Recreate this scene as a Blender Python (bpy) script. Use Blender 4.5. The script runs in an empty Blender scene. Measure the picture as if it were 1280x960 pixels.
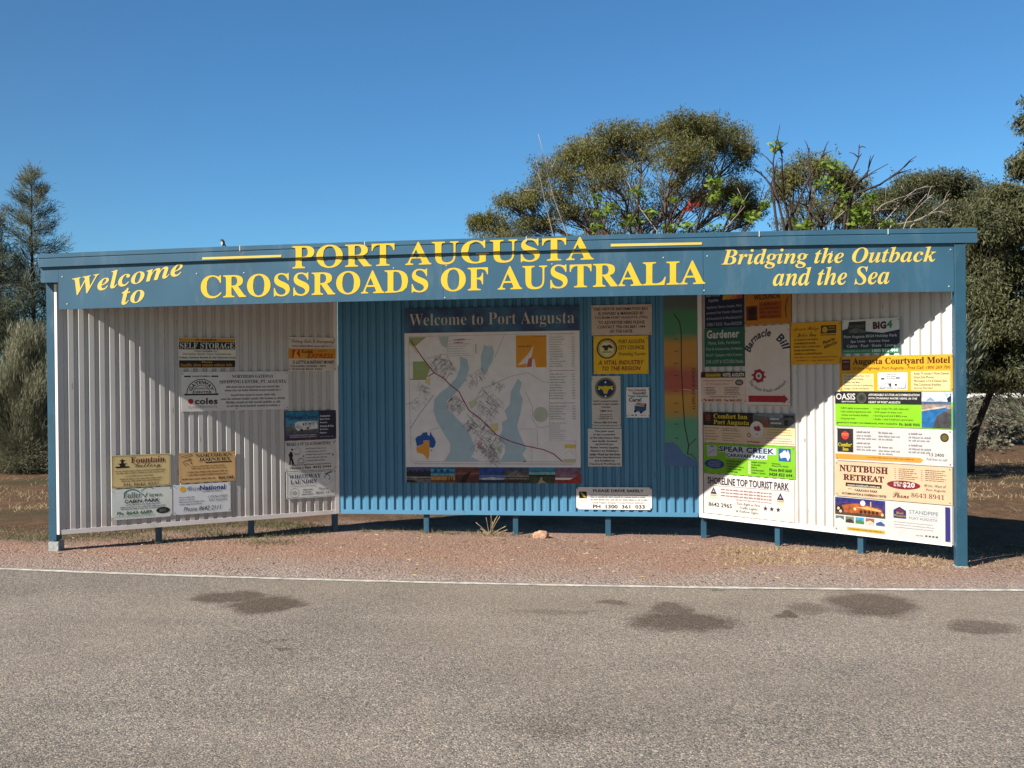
import bpy, bmesh, math, random
import numpy as np
from mathutils import Vector, Matrix, noise as mnoise

random.seed(7)
RNG = np.random.default_rng(7)
scene = bpy.context.scene
COL = scene.collection

# ------------------------------------------------------------------ camera
CAM = np.array([1.6284, -9.0972, 1.6])
YAW, PITCH, ROLL, FPX = -0.1439, -0.0061, -0.0093, 1300.17      # FPX for a 1280 px wide frame
cyaw, syaw = math.cos(YAW), math.sin(YAW)
FWD = np.array([syaw*math.cos(PITCH), cyaw*math.cos(PITCH), math.sin(PITCH)])
_r = np.array([cyaw, -syaw, 0.0]); _u = np.cross(_r, FWD)
RGT = _r*math.cos(ROLL) + _u*math.sin(ROLL)
UPV = np.cross(RGT, FWD)
cd = bpy.data.cameras.new('camera'); cam = bpy.data.objects.new('camera', cd); COL.objects.link(cam)
cd.sensor_width = 36.0; cd.lens = FPX/1280*36.0; cd.clip_start = 0.1; cd.clip_end = 6000
cam.matrix_world = Matrix(((RGT[0], UPV[0], -FWD[0], CAM[0]), (RGT[1], UPV[1], -FWD[1], CAM[1]),
                           (RGT[2], UPV[2], -FWD[2], CAM[2]), (0, 0, 0, 1)))
scene.camera = cam

# ------------------------------------------------------------------ light
SUN_AZ, SUN_EL = math.radians(45), math.radians(37.7)           # azimuth measured from -Y towards -X
SUN = Vector((-math.sin(SUN_AZ)*math.cos(SUN_EL), -math.cos(SUN_AZ)*math.cos(SUN_EL), math.sin(SUN_EL)))
world = bpy.data.worlds.new('World'); scene.world = world; world.use_nodes = True
wn = world.node_tree.nodes; bg = wn['Background']
sky = wn.new('ShaderNodeTexSky'); sky.sky_type = 'NISHITA'; sky.sun_disc = False
sky.sun_elevation = SUN_EL; sky.sun_rotation = math.atan2(SUN.x, SUN.y)
sky.altitude = 0; sky.air_density = 1.0; sky.dust_density = 0.0; sky.ozone_density = 4.0
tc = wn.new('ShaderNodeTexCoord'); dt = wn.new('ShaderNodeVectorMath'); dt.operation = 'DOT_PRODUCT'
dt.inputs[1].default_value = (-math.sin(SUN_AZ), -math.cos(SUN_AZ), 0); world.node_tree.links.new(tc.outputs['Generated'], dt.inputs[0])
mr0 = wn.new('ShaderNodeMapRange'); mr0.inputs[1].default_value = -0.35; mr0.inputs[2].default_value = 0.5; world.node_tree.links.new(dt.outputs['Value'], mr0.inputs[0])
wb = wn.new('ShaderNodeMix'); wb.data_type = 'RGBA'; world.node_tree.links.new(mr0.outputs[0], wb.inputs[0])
wb.inputs[6].default_value = (0.54, 0.94, 1.16, 1); wb.inputs[7].default_value = (0.64, 0.66, 0.60, 1)   # deep blue opposite the sun, dimmed and warmed towards it to cut fill
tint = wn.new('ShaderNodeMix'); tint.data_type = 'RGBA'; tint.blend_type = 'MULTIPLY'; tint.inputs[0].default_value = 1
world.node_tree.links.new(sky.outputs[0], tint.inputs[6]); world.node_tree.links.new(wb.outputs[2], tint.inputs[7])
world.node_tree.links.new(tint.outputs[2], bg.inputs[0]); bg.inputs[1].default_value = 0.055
sl = bpy.data.lights.new('sun', 'SUN'); sl.energy = 5.0; sl.angle = math.radians(0.5); sl.color = (1.0, 0.94, 0.86)
so = bpy.data.objects.new('sun', sl); COL.objects.link(so); so.rotation_euler = SUN.to_track_quat('Z', 'Y').to_euler()
so.location = (-20, -20, 25)
vs = scene.view_settings; vs.view_transform = 'Standard'; vs.look = 'None'; vs.exposure = 1.0; vs.gamma = 1.0
vs.use_curve_mapping = False
scene.cycles.max_bounces = 8; scene.cycles.transparent_max_bounces = 8

# ------------------------------------------------------------------ helpers: survey
def ray(px, py):
    v = FWD + RGT*(px-640)/FPX - UPV*(py-480)/FPX
    return v/np.linalg.norm(v)
def ground_at(px, py, z=0.0):
    v = ray(px, py); return CAM + v*(z-CAM[2])/v[2]
def at(px, py, d):
    return CAM + (FWD + RGT*(px-640)/FPX - UPV*(py-480)/FPX)*d
def on_front(px, py, y):
    v = ray(px, py); return CAM + v*(y-CAM[1])/v[1]
HW, DEP, BL, BR = 4.014, 1.692, -1.82, 1.986
class Wall:
    def __init__(s, a, b):
        s.a = np.array([a[0], a[1], 0.0]); s.b = np.array([b[0], b[1], 0.0])
        d = s.b-s.a; s.len = float(np.linalg.norm(d)); s.t = d/s.len; s.n = np.array([s.t[1], -s.t[0], 0.0])
        s.rot = math.atan2(s.t[1], s.t[0])
    def uz(s, px, py):
        v = ray(px, py); k = ((s.a-CAM)@s.n)/(v@s.n); P = CAM+k*v
        return float((P-s.a)@s.t), float(P[2])
    def pt(s, u, out, z):
        p = s.a+s.t*u+s.n*out; return (p[0], p[1], z)
LW = Wall((-HW, 0), (BL, DEP)); BW = Wall((BL, DEP), (BR, DEP)); RW = Wall((BR, DEP), (HW, 0))

# ------------------------------------------------------------------ helpers: materials
def lin(h):
    if isinstance(h, tuple): return h
    h = h.lstrip('#'); c = [int(h[i:i+2], 16)/255 for i in (0, 2, 4)]
    return tuple(x/12.92 if x <= 0.04045 else ((x+0.055)/1.055)**2.4 for x in c)
_M = {}
def nd(nt, typ, **kw):
    n = nt.nodes.new(typ)
    for k, v in kw.items():
        if k.startswith('i_'): n.inputs[k[2:].replace('_', ' ')].default_value = v
        else: setattr(n, k, v)
    return n
def pmat(name, col, rough=0.5, var=0.12, scale=6.0, spec=0.4, metal=0.0, bump=0.0, bscale=60.0, dirt=0.0, dirtcol=(0.25, 0.17, 0.11)):
    """principled paint with a soft noise variation, optional dust blotches and fine bump"""
    m = bpy.data.materials.new(name); m.use_nodes = True; nt = m.node_tree; L = nt.links.new
    b = nt.nodes['Principled BSDF']; b.inputs['Roughness'].default_value = rough
    b.inputs['Specular IOR Level'].default_value = spec; b.inputs['Metallic'].default_value = metal
    c = lin(col)
    g = nd(nt, 'ShaderNodeNewGeometry')
    n1 = nd(nt, 'ShaderNodeTexNoise'); n1.inputs['Scale'].default_value = scale; n1.inputs['Detail'].default_value = 5
    L(g.outputs['Position'], n1.inputs['Vector'])
    mr = nd(nt, 'ShaderNodeMapRange'); mr.inputs[1].default_value = 0.3; mr.inputs[2].default_value = 0.7
    mr.inputs[3].default_value = 1-var; mr.inputs[4].default_value = 1+var*0.6
    L(n1.outputs[0], mr.inputs[0])
    mx = nd(nt, 'ShaderNodeMix', data_type='RGBA', blend_type='MULTIPLY'); mx.inputs[0].default_value = 1
    mx.inputs[6].default_value = (*c, 1); L(mr.outputs[0], mx.inputs[7])
    out = mx.outputs[2]
    if dirt > 0:
        n2 = nd(nt, 'ShaderNodeTexNoise'); n2.inputs['Scale'].default_value = scale*2.3; n2.inputs['Detail'].default_value = 8
        n2.inputs['Roughness'].default_value = 0.7
        mp = nd(nt, 'ShaderNodeMapping'); mp.inputs['Scale'].default_value = (1, 1, 0.25)
        L(g.outputs['Position'], mp.inputs[0]); L(mp.outputs[0], n2.inputs['Vector'])
        m2 = nd(nt, 'ShaderNodeMapRange'); m2.inputs[1].default_value = 0.55; m2.inputs[2].default_value = 0.75
        m2.inputs[3].default_value = 0; m2.inputs[4].default_value = dirt
        L(n2.outputs[0], m2.inputs[0])
        mx2 = nd(nt, 'ShaderNodeMix', data_type='RGBA'); mx2.inputs[7].default_value = (*dirtcol, 1)
        L(m2.outputs[0], mx2.inputs[0]); L(out, mx2.inputs[6]); out = mx2.outputs[2]
    L(out, b.inputs['Base Color'])
    if bump > 0:
        n3 = nd(nt, 'ShaderNodeTexNoise'); n3.inputs['Scale'].default_value = bscale; n3.inputs['Detail'].default_value = 4
        L(g.outputs['Position'], n3.inputs['Vector'])
        bp = nd(nt, 'ShaderNodeBump'); bp.inputs['Strength'].default_value = bump; bp.inputs['Distance'].default_value = 0.01
        L(n3.outputs[0], bp.inputs['Height']); L(bp.outputs[0], b.inputs['Normal'])
    return m
def ink(h, sun_dim=1.0):
    """sign ink / vinyl of a given colour; fade < 1 darkens the colour to offset direct sun on the sign"""
    if not h.startswith('#'): return _M[h]
    if (h, sun_dim) not in _M: _M[h, sun_dim] = pmat('sign_ink_'+h.lstrip('#'), tuple(c*sun_dim for c in lin(h)), rough=0.5, var=0.07, scale=9, spec=0.25, dirt=0.10)
    return _M[h, sun_dim]
def leafmat(name, c1, c2, trans=0.35, rough=0.55):
    m = bpy.data.materials.new(name); m.use_nodes = True; nt = m.node_tree; L = nt.links.new
    b = nt.nodes['Principled BSDF']; b.inputs['Roughness'].default_value = rough; b.inputs['Specular IOR Level'].default_value = 0.3
    g = nd(nt, 'ShaderNodeNewGeometry'); r = nd(nt, 'ShaderNodeValToRGB')
    r.color_ramp.elements[0].color = (*c1, 1); r.color_ramp.elements[1].color = (*c2, 1)
    n = nd(nt, 'ShaderNodeTexNoise'); n.inputs['Scale'].default_value = 1.3; n.inputs['Detail'].default_value = 2
    L(g.outputs['Position'], n.inputs['Vector'])
    ad = nd(nt, 'ShaderNodeMath', operation='MULTIPLY_ADD'); ad.inputs[1].default_value = 0.5
    L(g.outputs['Random Per Island'], ad.inputs[0])
    m2 = nd(nt, 'ShaderNodeMapRange'); m2.inputs[1].default_value = 0.3; m2.inputs[2].default_value = 0.7; m2.inputs[4].default_value = 0.5
    L(n.outputs[0], m2.inputs[0]); L(m2.outputs[0], ad.inputs[2]); L(ad.outputs[0], r.inputs[0])
    L(r.outputs[0], b.inputs['Base Color'])
    t = nd(nt, 'ShaderNodeBsdfTranslucent'); L(r.outputs[0], t.inputs[0])
    mx = nd(nt, 'ShaderNodeMixShader'); mx.inputs[0].default_value = trans
    L(b.outputs[0], mx.inputs[1]); L(t.outputs[0], mx.inputs[2]); L(mx.outputs[0], nt.nodes['Material Output'].inputs[0])
    return m

# ------------------------------------------------------------------ helpers: objects
def tag(o, label=None, cat=None, group=None, kind=None):
    if label: o['label'] = label
    if cat: o['category'] = cat
    if group: o['group'] = group
    if kind: o['kind'] = kind
    return o
def empty(name, loc, rz=0.0):
    o = bpy.data.objects.new(name, None); COL.objects.link(o); o.location = loc; o.rotation_euler = (0, 0, rz)
    o.empty_display_size = 0.1
    return o
class MB:
    """collects faces of several materials and links them as ONE mesh object"""
    def __init__(s): s.v = []; s.f = []; s.mi = []; s.mats = []
    def m(s, mat):
        if mat not in s.mats: s.mats.append(mat)
        return s.mats.index(mat)
    def add(s, verts, faces, mat):
        o = len(s.v); k = s.m(mat); s.v.extend([tuple(map(float, p)) for p in verts])
        for f in faces: s.f.append(tuple(i+o for i in f)); s.mi.append(k)
    def box(s, x0, x1, y0, y1, z0, z1, mat, fr=None):
        P = [(x0,y0,z0),(x1,y0,z0),(x1,y1,z0),(x0,y1,z0),(x0,y0,z1),(x1,y0,z1),(x1,y1,z1),(x0,y1,z1)]
        if fr: P = [fr(p) for p in P]
        s.add(P, [(3,2,1,0),(4,5,6,7),(0,1,5,4),(1,2,6,5),(2,3,7,6),(3,0,4,7)], mat)
    def tube(s, pts, radii, mat, sides=6):
        P = [np.array(p, float) for p in pts]; n = len(P); V = []; F = []
        for i, p in enumerate(P):
            d = P[min(i+1, n-1)]-P[max(i-1, 0)]; d = d/(np.linalg.norm(d)+1e-9)
            a = np.cross(d, [0.31, 0.9, 0.28]); a /= np.linalg.norm(a)+1e-9; b = np.cross(d, a)
            for k in range(sides):
                t = 2*math.pi*k/sides; V.append(p+(a*math.cos(t)+b*math.sin(t))*radii[i])
        for i in range(n-1):
            for k in range(sides):
                k2 = (k+1) % sides; F.append((i*sides+k, i*sides+k2, (i+1)*sides+k2, (i+1)*sides+k))
        F.append(tuple(range(sides-1, -1, -1))); F.append(tuple((n-1)*sides+k for k in range(sides)))
        s.add(V, F, mat)
    def build(s, name, parent=None, smooth=False, bevel=0.0):
        me = bpy.data.meshes.new(name); me.from_pydata(s.v, [], s.f)
        used = sorted(set(s.mi)); slot = {m: i for i, m in enumerate(used)}
        for m in used: me.materials.append(s.mats[m])
        me.polygons.foreach_set('material_index', [slot[m] for m in s.mi])
        if smooth: me.polygons.foreach_set('use_smooth', [True]*len(s.f))
        me.update()
        o = bpy.data.objects.new(name, me); COL.objects.link(o)
        if parent: o.parent = parent
        if bevel > 0:
            md = o.modifiers.new('bevel', 'BEVEL'); md.width = bevel; md.segments = 2; md.limit_method = 'ANGLE'
        return o
def leaves(name, P, dirs, length, width, mat, parent=None, mats=None, idx=None):
    """diamond shaped leaves (one face each) at P, pointing along dirs"""
    n = len(P); d = dirs/(np.linalg.norm(dirs, axis=1, keepdims=True)+1e-9)
    r = RNG.normal(size=(n, 3)); sd = np.cross(d, r); sd /= np.linalg.norm(sd, axis=1, keepdims=True)+1e-9
    l = np.asarray(length).reshape(-1, 1)*RNG.uniform(0.7, 1.25, (n, 1)); w = np.asarray(width).reshape(-1, 1)*RNG.uniform(0.75, 1.2, (n, 1))*0.5
    V = np.empty((n, 4, 3)); V[:, 0] = P; V[:, 1] = P+d*l*0.45+sd*w; V[:, 2] = P+d*l; V[:, 3] = P+d*l*0.45-sd*w
    me = bpy.data.meshes.new(name); me.vertices.add(4*n); me.vertices.foreach_set('co', V.astype(np.float32).ravel())
    me.loops.add(4*n); me.loops.foreach_set('vertex_index', np.arange(4*n, dtype=np.int32))
    me.polygons.add(n); me.polygons.foreach_set('loop_start', np.arange(0, 4*n, 4, dtype=np.int32))
    for m in (mats or [mat]): me.materials.append(m)
    if idx is not None: me.polygons.foreach_set('material_index', idx.astype(np.int32))
    me.update(calc_edges=True); me.validate()
    o = bpy.data.objects.new(name, me); COL.objects.link(o)
    if parent: o.parent = parent
    return o

# ------------------------------------------------------------------ helpers: lettering
STY = {'serif': (0x1d400, 0x1d41a, 0x1d7ce), 'serifit': (0x1d468, 0x1d482, 0x1d7ce), 'script': (0x1d4d0, 0x1d4ea, None)}
STY['slab'], STY['slabit'] = STY['serif'], STY['serifit']
SPREAD = {'slab': 3.0, 'slabit': 1.8}                 # brush lettering: the thin strokes are thickened more than the stems
_T = {}
def styled(txt, style):
    S = STY.get(style); o = ''
    for c in txt:
        if S and 'A' <= c <= 'Z': o += chr(S[0]+ord(c)-65)
        elif S and 'a' <= c <= 'z': o += chr(S[1]+ord(c)-97)
        elif S and S[2] and '0' <= c <= '9': o += chr(S[2]+ord(c)-48)
        else: o += c
    return o
LINE = 4.0
# outlines of the serif, slanted serif and script letters: code point -> (advance, closed loops of x, y), in 1/500 of the type size
LETTERS = {
    38: (312, [[202,313,144,334,80,313,56,256,68,214,94,177,36,132,14,76,40,19,100,-4,150,7,208,46,247,0,310,0,241,80,275,125,296,170,248,170,232,141,211,114,163,170,211,214,226,
      260],[115,284,141,293,169,283,180,258,171,232,136,202,114,229,104,260],[78,111,122,144,178,80,142,52,105,40,76,51,63,76]]),
    40: (162, [[156,347,129,347,58,241,32,116,58,-9,129,-115,156,-115,101,-9,84,116,101,241]]),
    41: (162, [[32,347,6,347,60,241,78,116,60,-9,6,-115,32,-115,103,-9,130,116,103,241]]),
    44: (110, [[78,48,52,62,31,53,23,33,30,13,48,5,46,-25,30,-50,30,-59,74,-30,88,13]]),
    46: (110, [[76,47,54,56,33,47,24,26,33,4,54,-4,76,4,84,26]]),
    119808: (325, [[167,346,154,347,30,41,18,22,3,14,-6,14,-6,0,95,0,95,14,72,16,60,24,56,36,58,52,77,98,188,98,207,49,211,34,206,23,193,16,170,14,170,0,330,0,330,14,320,15,312,19,
      300,35,293,48],[84,120,132,238,180,120]]),
    119809: (330, [[164,339,12,339,12,326,27,325,38,322,46,316,52,307,56,274,56,61,53,38,46,24,33,16,12,13,12,0,177,0,234,6,276,26,303,57,312,98,287,153,214,184,275,211,295,261,
      262,320],[147,321,161,323,185,319,200,307,209,286,212,257,208,224,196,203,174,191,136,188,137,307,140,316],[136,172,183,168,206,154,220,131,224,96,221,60,211,36,193,23,165,
      18,151,20,142,25,137,34]]),
    119810: (348, [[217,344,193,346,161,344,131,336,103,324,79,307,58,286,42,261,29,233,22,203,20,170,22,137,29,106,42,78,58,53,78,32,102,15,129,2,159,-5,191,-8,247,0,294,25,333,
      66,319,79,303,61,285,45,266,33,247,24,227,19,207,18,151,34,118,85,107,168,117,258,147,312,198,330,222,327,244,318,265,303,284,283,300,258,312,230,325,230,325,346,312,346,307,
      334,299,326,288,324,284,324,244,338]]),
    119811: (369, [[165,339,11,339,11,326,26,325,37,322,45,317,51,309,54,296,55,278,54,40,51,29,47,22,40,17,29,14,15,13,15,0,170,0,269,19,329,75,348,170,343,220,328,262,302,295,
      266,319,220,334],[155,322,166,322,219,306,250,255,261,170,258,124,251,85,238,56,219,35,195,22,166,18,146,21,141,25,136,41,136,299,138,309,141,315]]),
    119812: (329, [[297,339,12,339,12,326,33,324,46,317,54,301,56,274,56,58,54,36,46,22,33,15,10,12,10,0,300,0,320,106,306,106,292,78,276,56,257,40,233,29,205,23,172,20,154,22,143,
      26,138,35,136,50,136,166,161,164,179,159,193,149,203,135,210,115,214,88,226,88,226,257,214,257,206,223,193,200,173,187,136,183,136,289,138,310,142,316,149,319,172,320,220,
      316,253,302,274,277,286,238,297,238]]),
    119813: (301, [[293,339,10,339,10,326,26,324,38,320,46,315,51,307,56,279,56,62,54,46,52,34,46,25,39,19,27,15,12,13,12,0,191,0,191,13,165,15,149,21,143,26,137,39,136,166,161,
      165,178,159,191,149,200,135,207,114,212,88,225,88,225,258,212,258,207,234,200,215,190,201,178,192,162,186,136,184,136,304,138,314,149,320,194,320,231,313,244,307,256,298,271,
      274,277,257,281,238,293,238]]),
    119814: (378, [[232,342,192,346,145,341,104,324,69,297,43,262,26,219,20,170,26,120,43,76,70,41,105,14,149,-2,200,-8,266,0,332,22,332,96,334,115,340,127,352,133,372,136,372,148,
      205,148,205,136,230,133,245,127,252,115,255,95,255,53,252,34,244,20,229,12,205,10,164,20,134,50,115,100,108,170,131,290,199,330,222,327,245,317,266,302,284,282,300,258,312,
      229,326,229,326,346,312,346,302,330,296,326,288,324]]),
    119815: (390, [[180,339,12,339,12,326,33,323,46,316,53,302,56,282,56,60,53,37,46,24,33,16,12,13,12,0,180,0,180,13,158,16,144,24,138,37,136,60,136,164,254,164,254,60,252,36,245,
      23,232,16,210,13,210,0,378,0,378,13,356,16,343,24,337,39,334,60,334,282,337,303,343,316,356,323,378,326,378,339,210,339,210,326,238,322,246,317,251,309,254,298,254,186,136,
      186,136,298,139,309,144,317,152,322,180,326]]),
    119816: (194, [[182,339,10,339,10,326,27,325,39,322,47,318,52,312,55,302,56,288,55,42,51,31,46,24,37,19,25,15,10,13,10,0,183,0,183,13,161,17,147,23,140,33,136,48,137,302,140,
      312,146,318,154,322,166,325,182,326]]),
    119817: (246, [[234,339,59,339,59,326,78,324,91,320,100,314,106,304,109,291,110,16,108,-4,103,-18,94,-27,78,-30,62,-26,57,-14,68,10,69,20,66,35,59,46,48,53,33,56,20,53,8,45,0,
      33,-2,17,0,-1,8,-16,21,-30,38,-40,58,-46,81,-48,163,-20,190,66,190,273,193,306,198,315,206,321,234,326]]),
    119818: (380, [[180,339,12,339,12,326,34,323,47,316,54,302,56,282,56,60,54,37,47,24,34,16,12,13,12,0,180,0,180,13,158,16,145,24,138,37,136,60,136,148,148,159,236,49,245,35,248,
      26,246,20,235,14,209,13,209,0,386,0,386,13,362,18,345,34,202,212,256,268,309,312,355,326,362,326,362,339,216,339,216,326,249,323,260,312,254,297,239,278,136,174,137,298,144,
      317,152,322,180,326]]),
    119819: (318, [[186,339,12,339,12,326,27,325,38,322,46,316,51,308,56,282,56,60,54,44,52,32,46,24,39,18,12,13,12,0,299,0,318,115,304,115,296,93,275,59,263,47,250,37,217,24,174,
      20,149,23,140,30,138,35,136,51,137,303,143,316,148,320,163,325,186,326]]),
    119820: (472, [[138,339,11,339,11,326,27,325,39,322,47,317,52,310,55,299,56,59,53,37,46,24,32,16,10,13,10,0,126,0,126,13,104,15,89,22,81,36,78,60,78,290,201,0,214,0,338,297,
      338,45,335,33,330,24,322,18,294,13,294,0,459,0,459,13,444,14,433,17,425,23,420,32,418,45,417,282,419,302,426,315,439,323,460,326,460,339,334,339,236,106]]),
    119821: (367, [[116,339,14,339,14,326,21,325,27,322,56,289,56,43,53,31,48,22,40,17,29,14,14,13,14,0,124,0,124,13,102,16,88,23,82,36,80,58,80,260,300,-8,314,-8,314,280,316,303,
      322,316,335,323,357,326,357,339,246,339,246,326,263,324,274,321,282,316,288,308,291,281,291,126]]),
    119822: (391, [[222,346,173,346,149,341,127,334,87,311,70,296,43,260,26,217,22,194,20,170,22,145,26,122,43,79,70,43,87,28,105,16,147,-2,170,-6,194,-8,219,-6,242,-2,264,6,285,
      16,304,28,320,43,335,60,348,79,358,100,365,122,370,145,370,194,365,218,358,240,348,261,336,280,321,297,286,324,266,334],[146,312,194,330,219,325,241,312,259,289,272,258,280,
      218,282,170,273,80,244,27,197,9,172,14,150,27,132,50,119,82,111,121,108,170,118,259]]),
    119823: (311, [[159,339,12,339,12,326,27,325,38,321,46,316,51,308,56,282,56,60,54,44,52,32,46,24,39,18,12,13,12,0,180,0,180,13,152,18,144,24,136,44,136,153,180,153,218,156,249,
      164,273,179,290,198,301,221,304,247,303,265,298,281,290,296,279,309,266,319,250,328,228,334,198,338],[152,320,161,321,180,319,194,313,205,302,212,288,216,269,218,245,216,221,
      211,202,202,188,190,179,172,173,136,171,136,305,141,316,145,319]]),
    119825: (352, [[162,339,12,339,12,326,27,325,38,321,46,316,51,308,56,282,56,60,54,44,52,32,46,24,39,18,12,13,12,0,180,0,180,13,152,18,144,24,136,44,136,158,150,158,252,0,358,0,
      358,13,342,16,337,19,327,30,234,166,277,185,302,212,310,249,306,277,294,300,274,317,245,329,207,337],[155,320,167,321,200,313,219,289,226,250,224,226,218,207,208,192,194,182,
      175,176,136,174,136,299,138,309,141,314,147,318]]),
    119826: (291, [[148,347,119,346,102,341,86,334,72,325,60,314,50,300,43,284,38,266,37,247,39,225,46,205,57,188,73,172,95,157,121,142,168,119,190,104,203,87,208,66,206,51,200,38,
      191,27,179,18,164,13,146,11,122,14,101,23,83,37,68,58,56,84,46,118,32,118,32,-8,46,-8,49,2,58,9,65,9,94,0,126,-7,143,-8,167,-6,189,-2,209,6,226,16,241,28,252,43,261,60,266,
      79,268,99,267,114,260,140,255,152,247,163,236,174,207,194,140,226,112,242,102,250,95,260,90,271,89,283,91,296,96,308,104,318,115,325,129,330,158,330,172,326,185,319,197,310,
      208,299,227,272,240,238,252,238,252,347,238,347,236,338,230,333,223,331,171,344]]),
    119827: (315, [[8,339,8,236,22,236,26,262,35,283,48,300,66,313,86,320,116,322,115,44,111,32,106,23,97,17,85,14,68,13,68,0,244,0,244,13,227,14,214,17,206,22,200,31,197,43,196,
      322,248,313,279,284,293,236,306,236,306,339]]),
    119828: (367, [[179,339,11,339,11,326,26,325,37,321,45,316,50,308,53,296,54,116,58,77,68,45,85,21,110,4,143,-6,184,-10,225,-6,258,5,283,24,300,51,311,88,314,135,315,295,322,
      314,329,320,339,324,353,326,353,339,244,339,244,326,274,321,282,315,288,307,291,296,292,118,282,62,253,28,204,16,182,19,165,26,151,38,142,55,136,77,134,104,134,282,136,302,
      138,309,145,319,158,324,179,326]]),
    119829: (319, [[157,339,-10,339,-10,326,6,322,17,313,25,300,33,284,158,-10,171,-10,284,285,294,306,304,318,315,324,329,326,329,339,222,339,222,326,241,325,254,322,262,315,264,
      304,263,294,192,106,115,295,114,305,116,315,124,322,137,325,157,326]]),
    119830: (455, [[134,339,-12,339,-12,326,2,324,11,318,18,308,127,-8,142,-8,235,230,318,-8,332,-8,428,282,442,314,452,322,464,326,464,339,374,339,374,326,390,324,400,320,406,314,
      408,302,407,291,353,124,292,306,301,322,327,326,327,339,170,339,170,326,188,324,199,320,207,311,213,297,224,262,166,114,110,278,104,306,106,315,112,322,121,325,134,326]]),
    119832: (317, [[154,339,-10,339,-10,326,10,320,22,308,120,133,120,60,117,37,110,24,97,16,76,13,76,0,244,0,244,13,222,16,208,24,202,37,200,60,200,152,285,292,304,316,315,323,
      327,326,327,339,220,339,220,326,250,320,260,304,257,290,248,272,185,168,122,292,116,310,118,317,124,322,133,325,154,326]]),
    119834: (256, [[166,232,120,237,94,235,70,229,51,220,37,207,28,193,24,176,27,162,33,151,44,144,58,142,71,144,82,150,89,160,92,172,90,181,79,199,78,204,86,216,110,220,127,218,
      139,210,146,198,148,180,148,142,89,122,47,101,23,77,15,47,19,26,30,8,48,-3,71,-6,112,2,149,26,161,1,190,-8,219,0,245,20,238,31,232,27,222,26,218,36,218,156,212,192,196,218],
      [103,103,148,126,148,47,139,37,130,30,120,26,112,25,94,34,88,62]]),
    119836: (219, [[162,234,130,238,99,233,71,221,48,202,30,176,18,146,14,112,18,79,28,50,44,26,64,8,89,-4,116,-8,169,6,212,45,202,54,178,35,152,28,124,36,102,57,88,92,84,140,94,
      201,126,221,142,216,147,202,146,186,154,161,176,152,189,154,198,160,204,170,206,182,201,204,186,222]]),
    119837: (275, [[238,339,131,339,131,327,147,325,158,320,164,312,166,298,166,208,140,230,108,237,83,233,60,221,41,202,27,177,18,146,14,110,17,78,26,50,40,26,58,8,79,-4,104,-8,
      140,2,166,29,166,-8,219,4,263,8,263,20,249,24,242,30,239,40],[110,203,130,209,142,207,154,201,162,191,166,180,166,56,160,42,150,31,139,23,128,21,109,27,96,44,90,73,88,114,90,
      156,97,186]]),
    119838: (224, [[156,230,117,237,89,233,65,222,44,203,28,179,18,150,14,117,18,82,28,51,43,26,63,8,87,-4,114,-8,169,8,212,54,201,64,176,40,148,32,103,54,87,124,210,124,204,174,
      185,208],[95,204,120,221,135,217,144,206,148,187,150,143,86,143,86,152]]),
    119839: (159, [[158,342,130,346,92,341,63,324,45,298,39,263,39,231,12,231,12,206,39,206,39,54,37,26,34,20,30,16,11,12,11,0,148,0,148,12,129,14,118,19,112,30,110,48,110,206,152,
      206,152,231,110,231,110,290,111,308,114,320,121,328,134,330,144,328,147,320,139,302,138,291,140,280,146,272,155,266,167,264,178,267,188,273,194,283,196,298,192,316,178,
      332]]),
    119840: (244, [[146,234,117,237,90,234,65,227,45,215,30,199,20,180,16,158,31,112,76,82,50,69,32,55,21,40,18,22,26,-1,51,-19,21,-34,10,-56,17,-74,36,-90,66,-101,108,-104,163,
      -99,203,-84,227,-60,235,-28,233,-7,225,10,212,22,193,30,166,35,105,36,82,41,75,53,77,62,84,70,94,76,106,78,128,76,152,79,174,86,192,97,206,112,214,131,217,152,213,177,200,
      200,236,200,236,226,174,226],[102,217,117,221,132,217,142,206,147,186,147,129,142,108,132,96,117,92,102,96,92,108,87,129,85,157,87,186,92,206],[72,-26,172,-27,186,-31,193,
      -38,196,-49,177,-77,120,-86,90,-84,70,-77,58,-66,54,-54,59,-38]]),
    119841: (284, [[110,339,14,339,14,328,26,325,34,320,38,310,39,297,38,28,34,19,26,14,14,12,14,0,134,0,134,12,122,14,115,19,111,28,110,175,129,195,151,202,163,200,170,192,174,
      179,175,42,170,19,154,12,150,12,150,0,270,0,270,12,258,14,251,19,247,28,246,158,230,217,181,237,142,227,110,198]]),
    119842: (148, [[90,342,75,345,60,342,48,334,40,322,38,307,40,292,48,280,60,272,75,270,89,272,102,280,110,292,112,307,110,322,102,334],[110,231,16,231,15,218,28,217,35,212,38,
      203,39,42,38,28,34,19,26,14,14,12,14,0,134,0,134,12,122,14,115,20,112,28,110,42]]),
    119845: (149, [[110,339,15,339,15,327,28,325,35,320,38,310,39,42,38,28,34,19,26,14,14,12,14,0,134,0,134,12,122,14,115,20,112,28,110,42]]),
    119846: (413, [[218,226,176,237,140,227,109,197,109,231,14,231,14,219,26,217,34,211,38,202,39,188,38,28,34,19,26,14,14,12,14,0,132,0,132,12,120,14,114,20,110,29,109,175,127,
      195,148,202,161,199,168,192,171,179,172,162,171,28,168,20,160,14,148,12,148,0,265,0,265,12,253,14,246,20,243,28,242,176,260,196,281,202,293,200,300,192,304,179,305,162,304,
      28,300,20,293,14,281,12,281,0,399,0,399,12,387,14,380,19,376,28,375,158,359,217,311,237,271,226,238,194]]),
    119847: (284, [[230,217,181,237,142,228,110,199,110,231,14,231,14,219,26,217,34,211,38,202,39,188,38,28,34,19,26,14,14,12,14,0,134,0,134,12,122,14,115,19,111,28,110,175,129,
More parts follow.
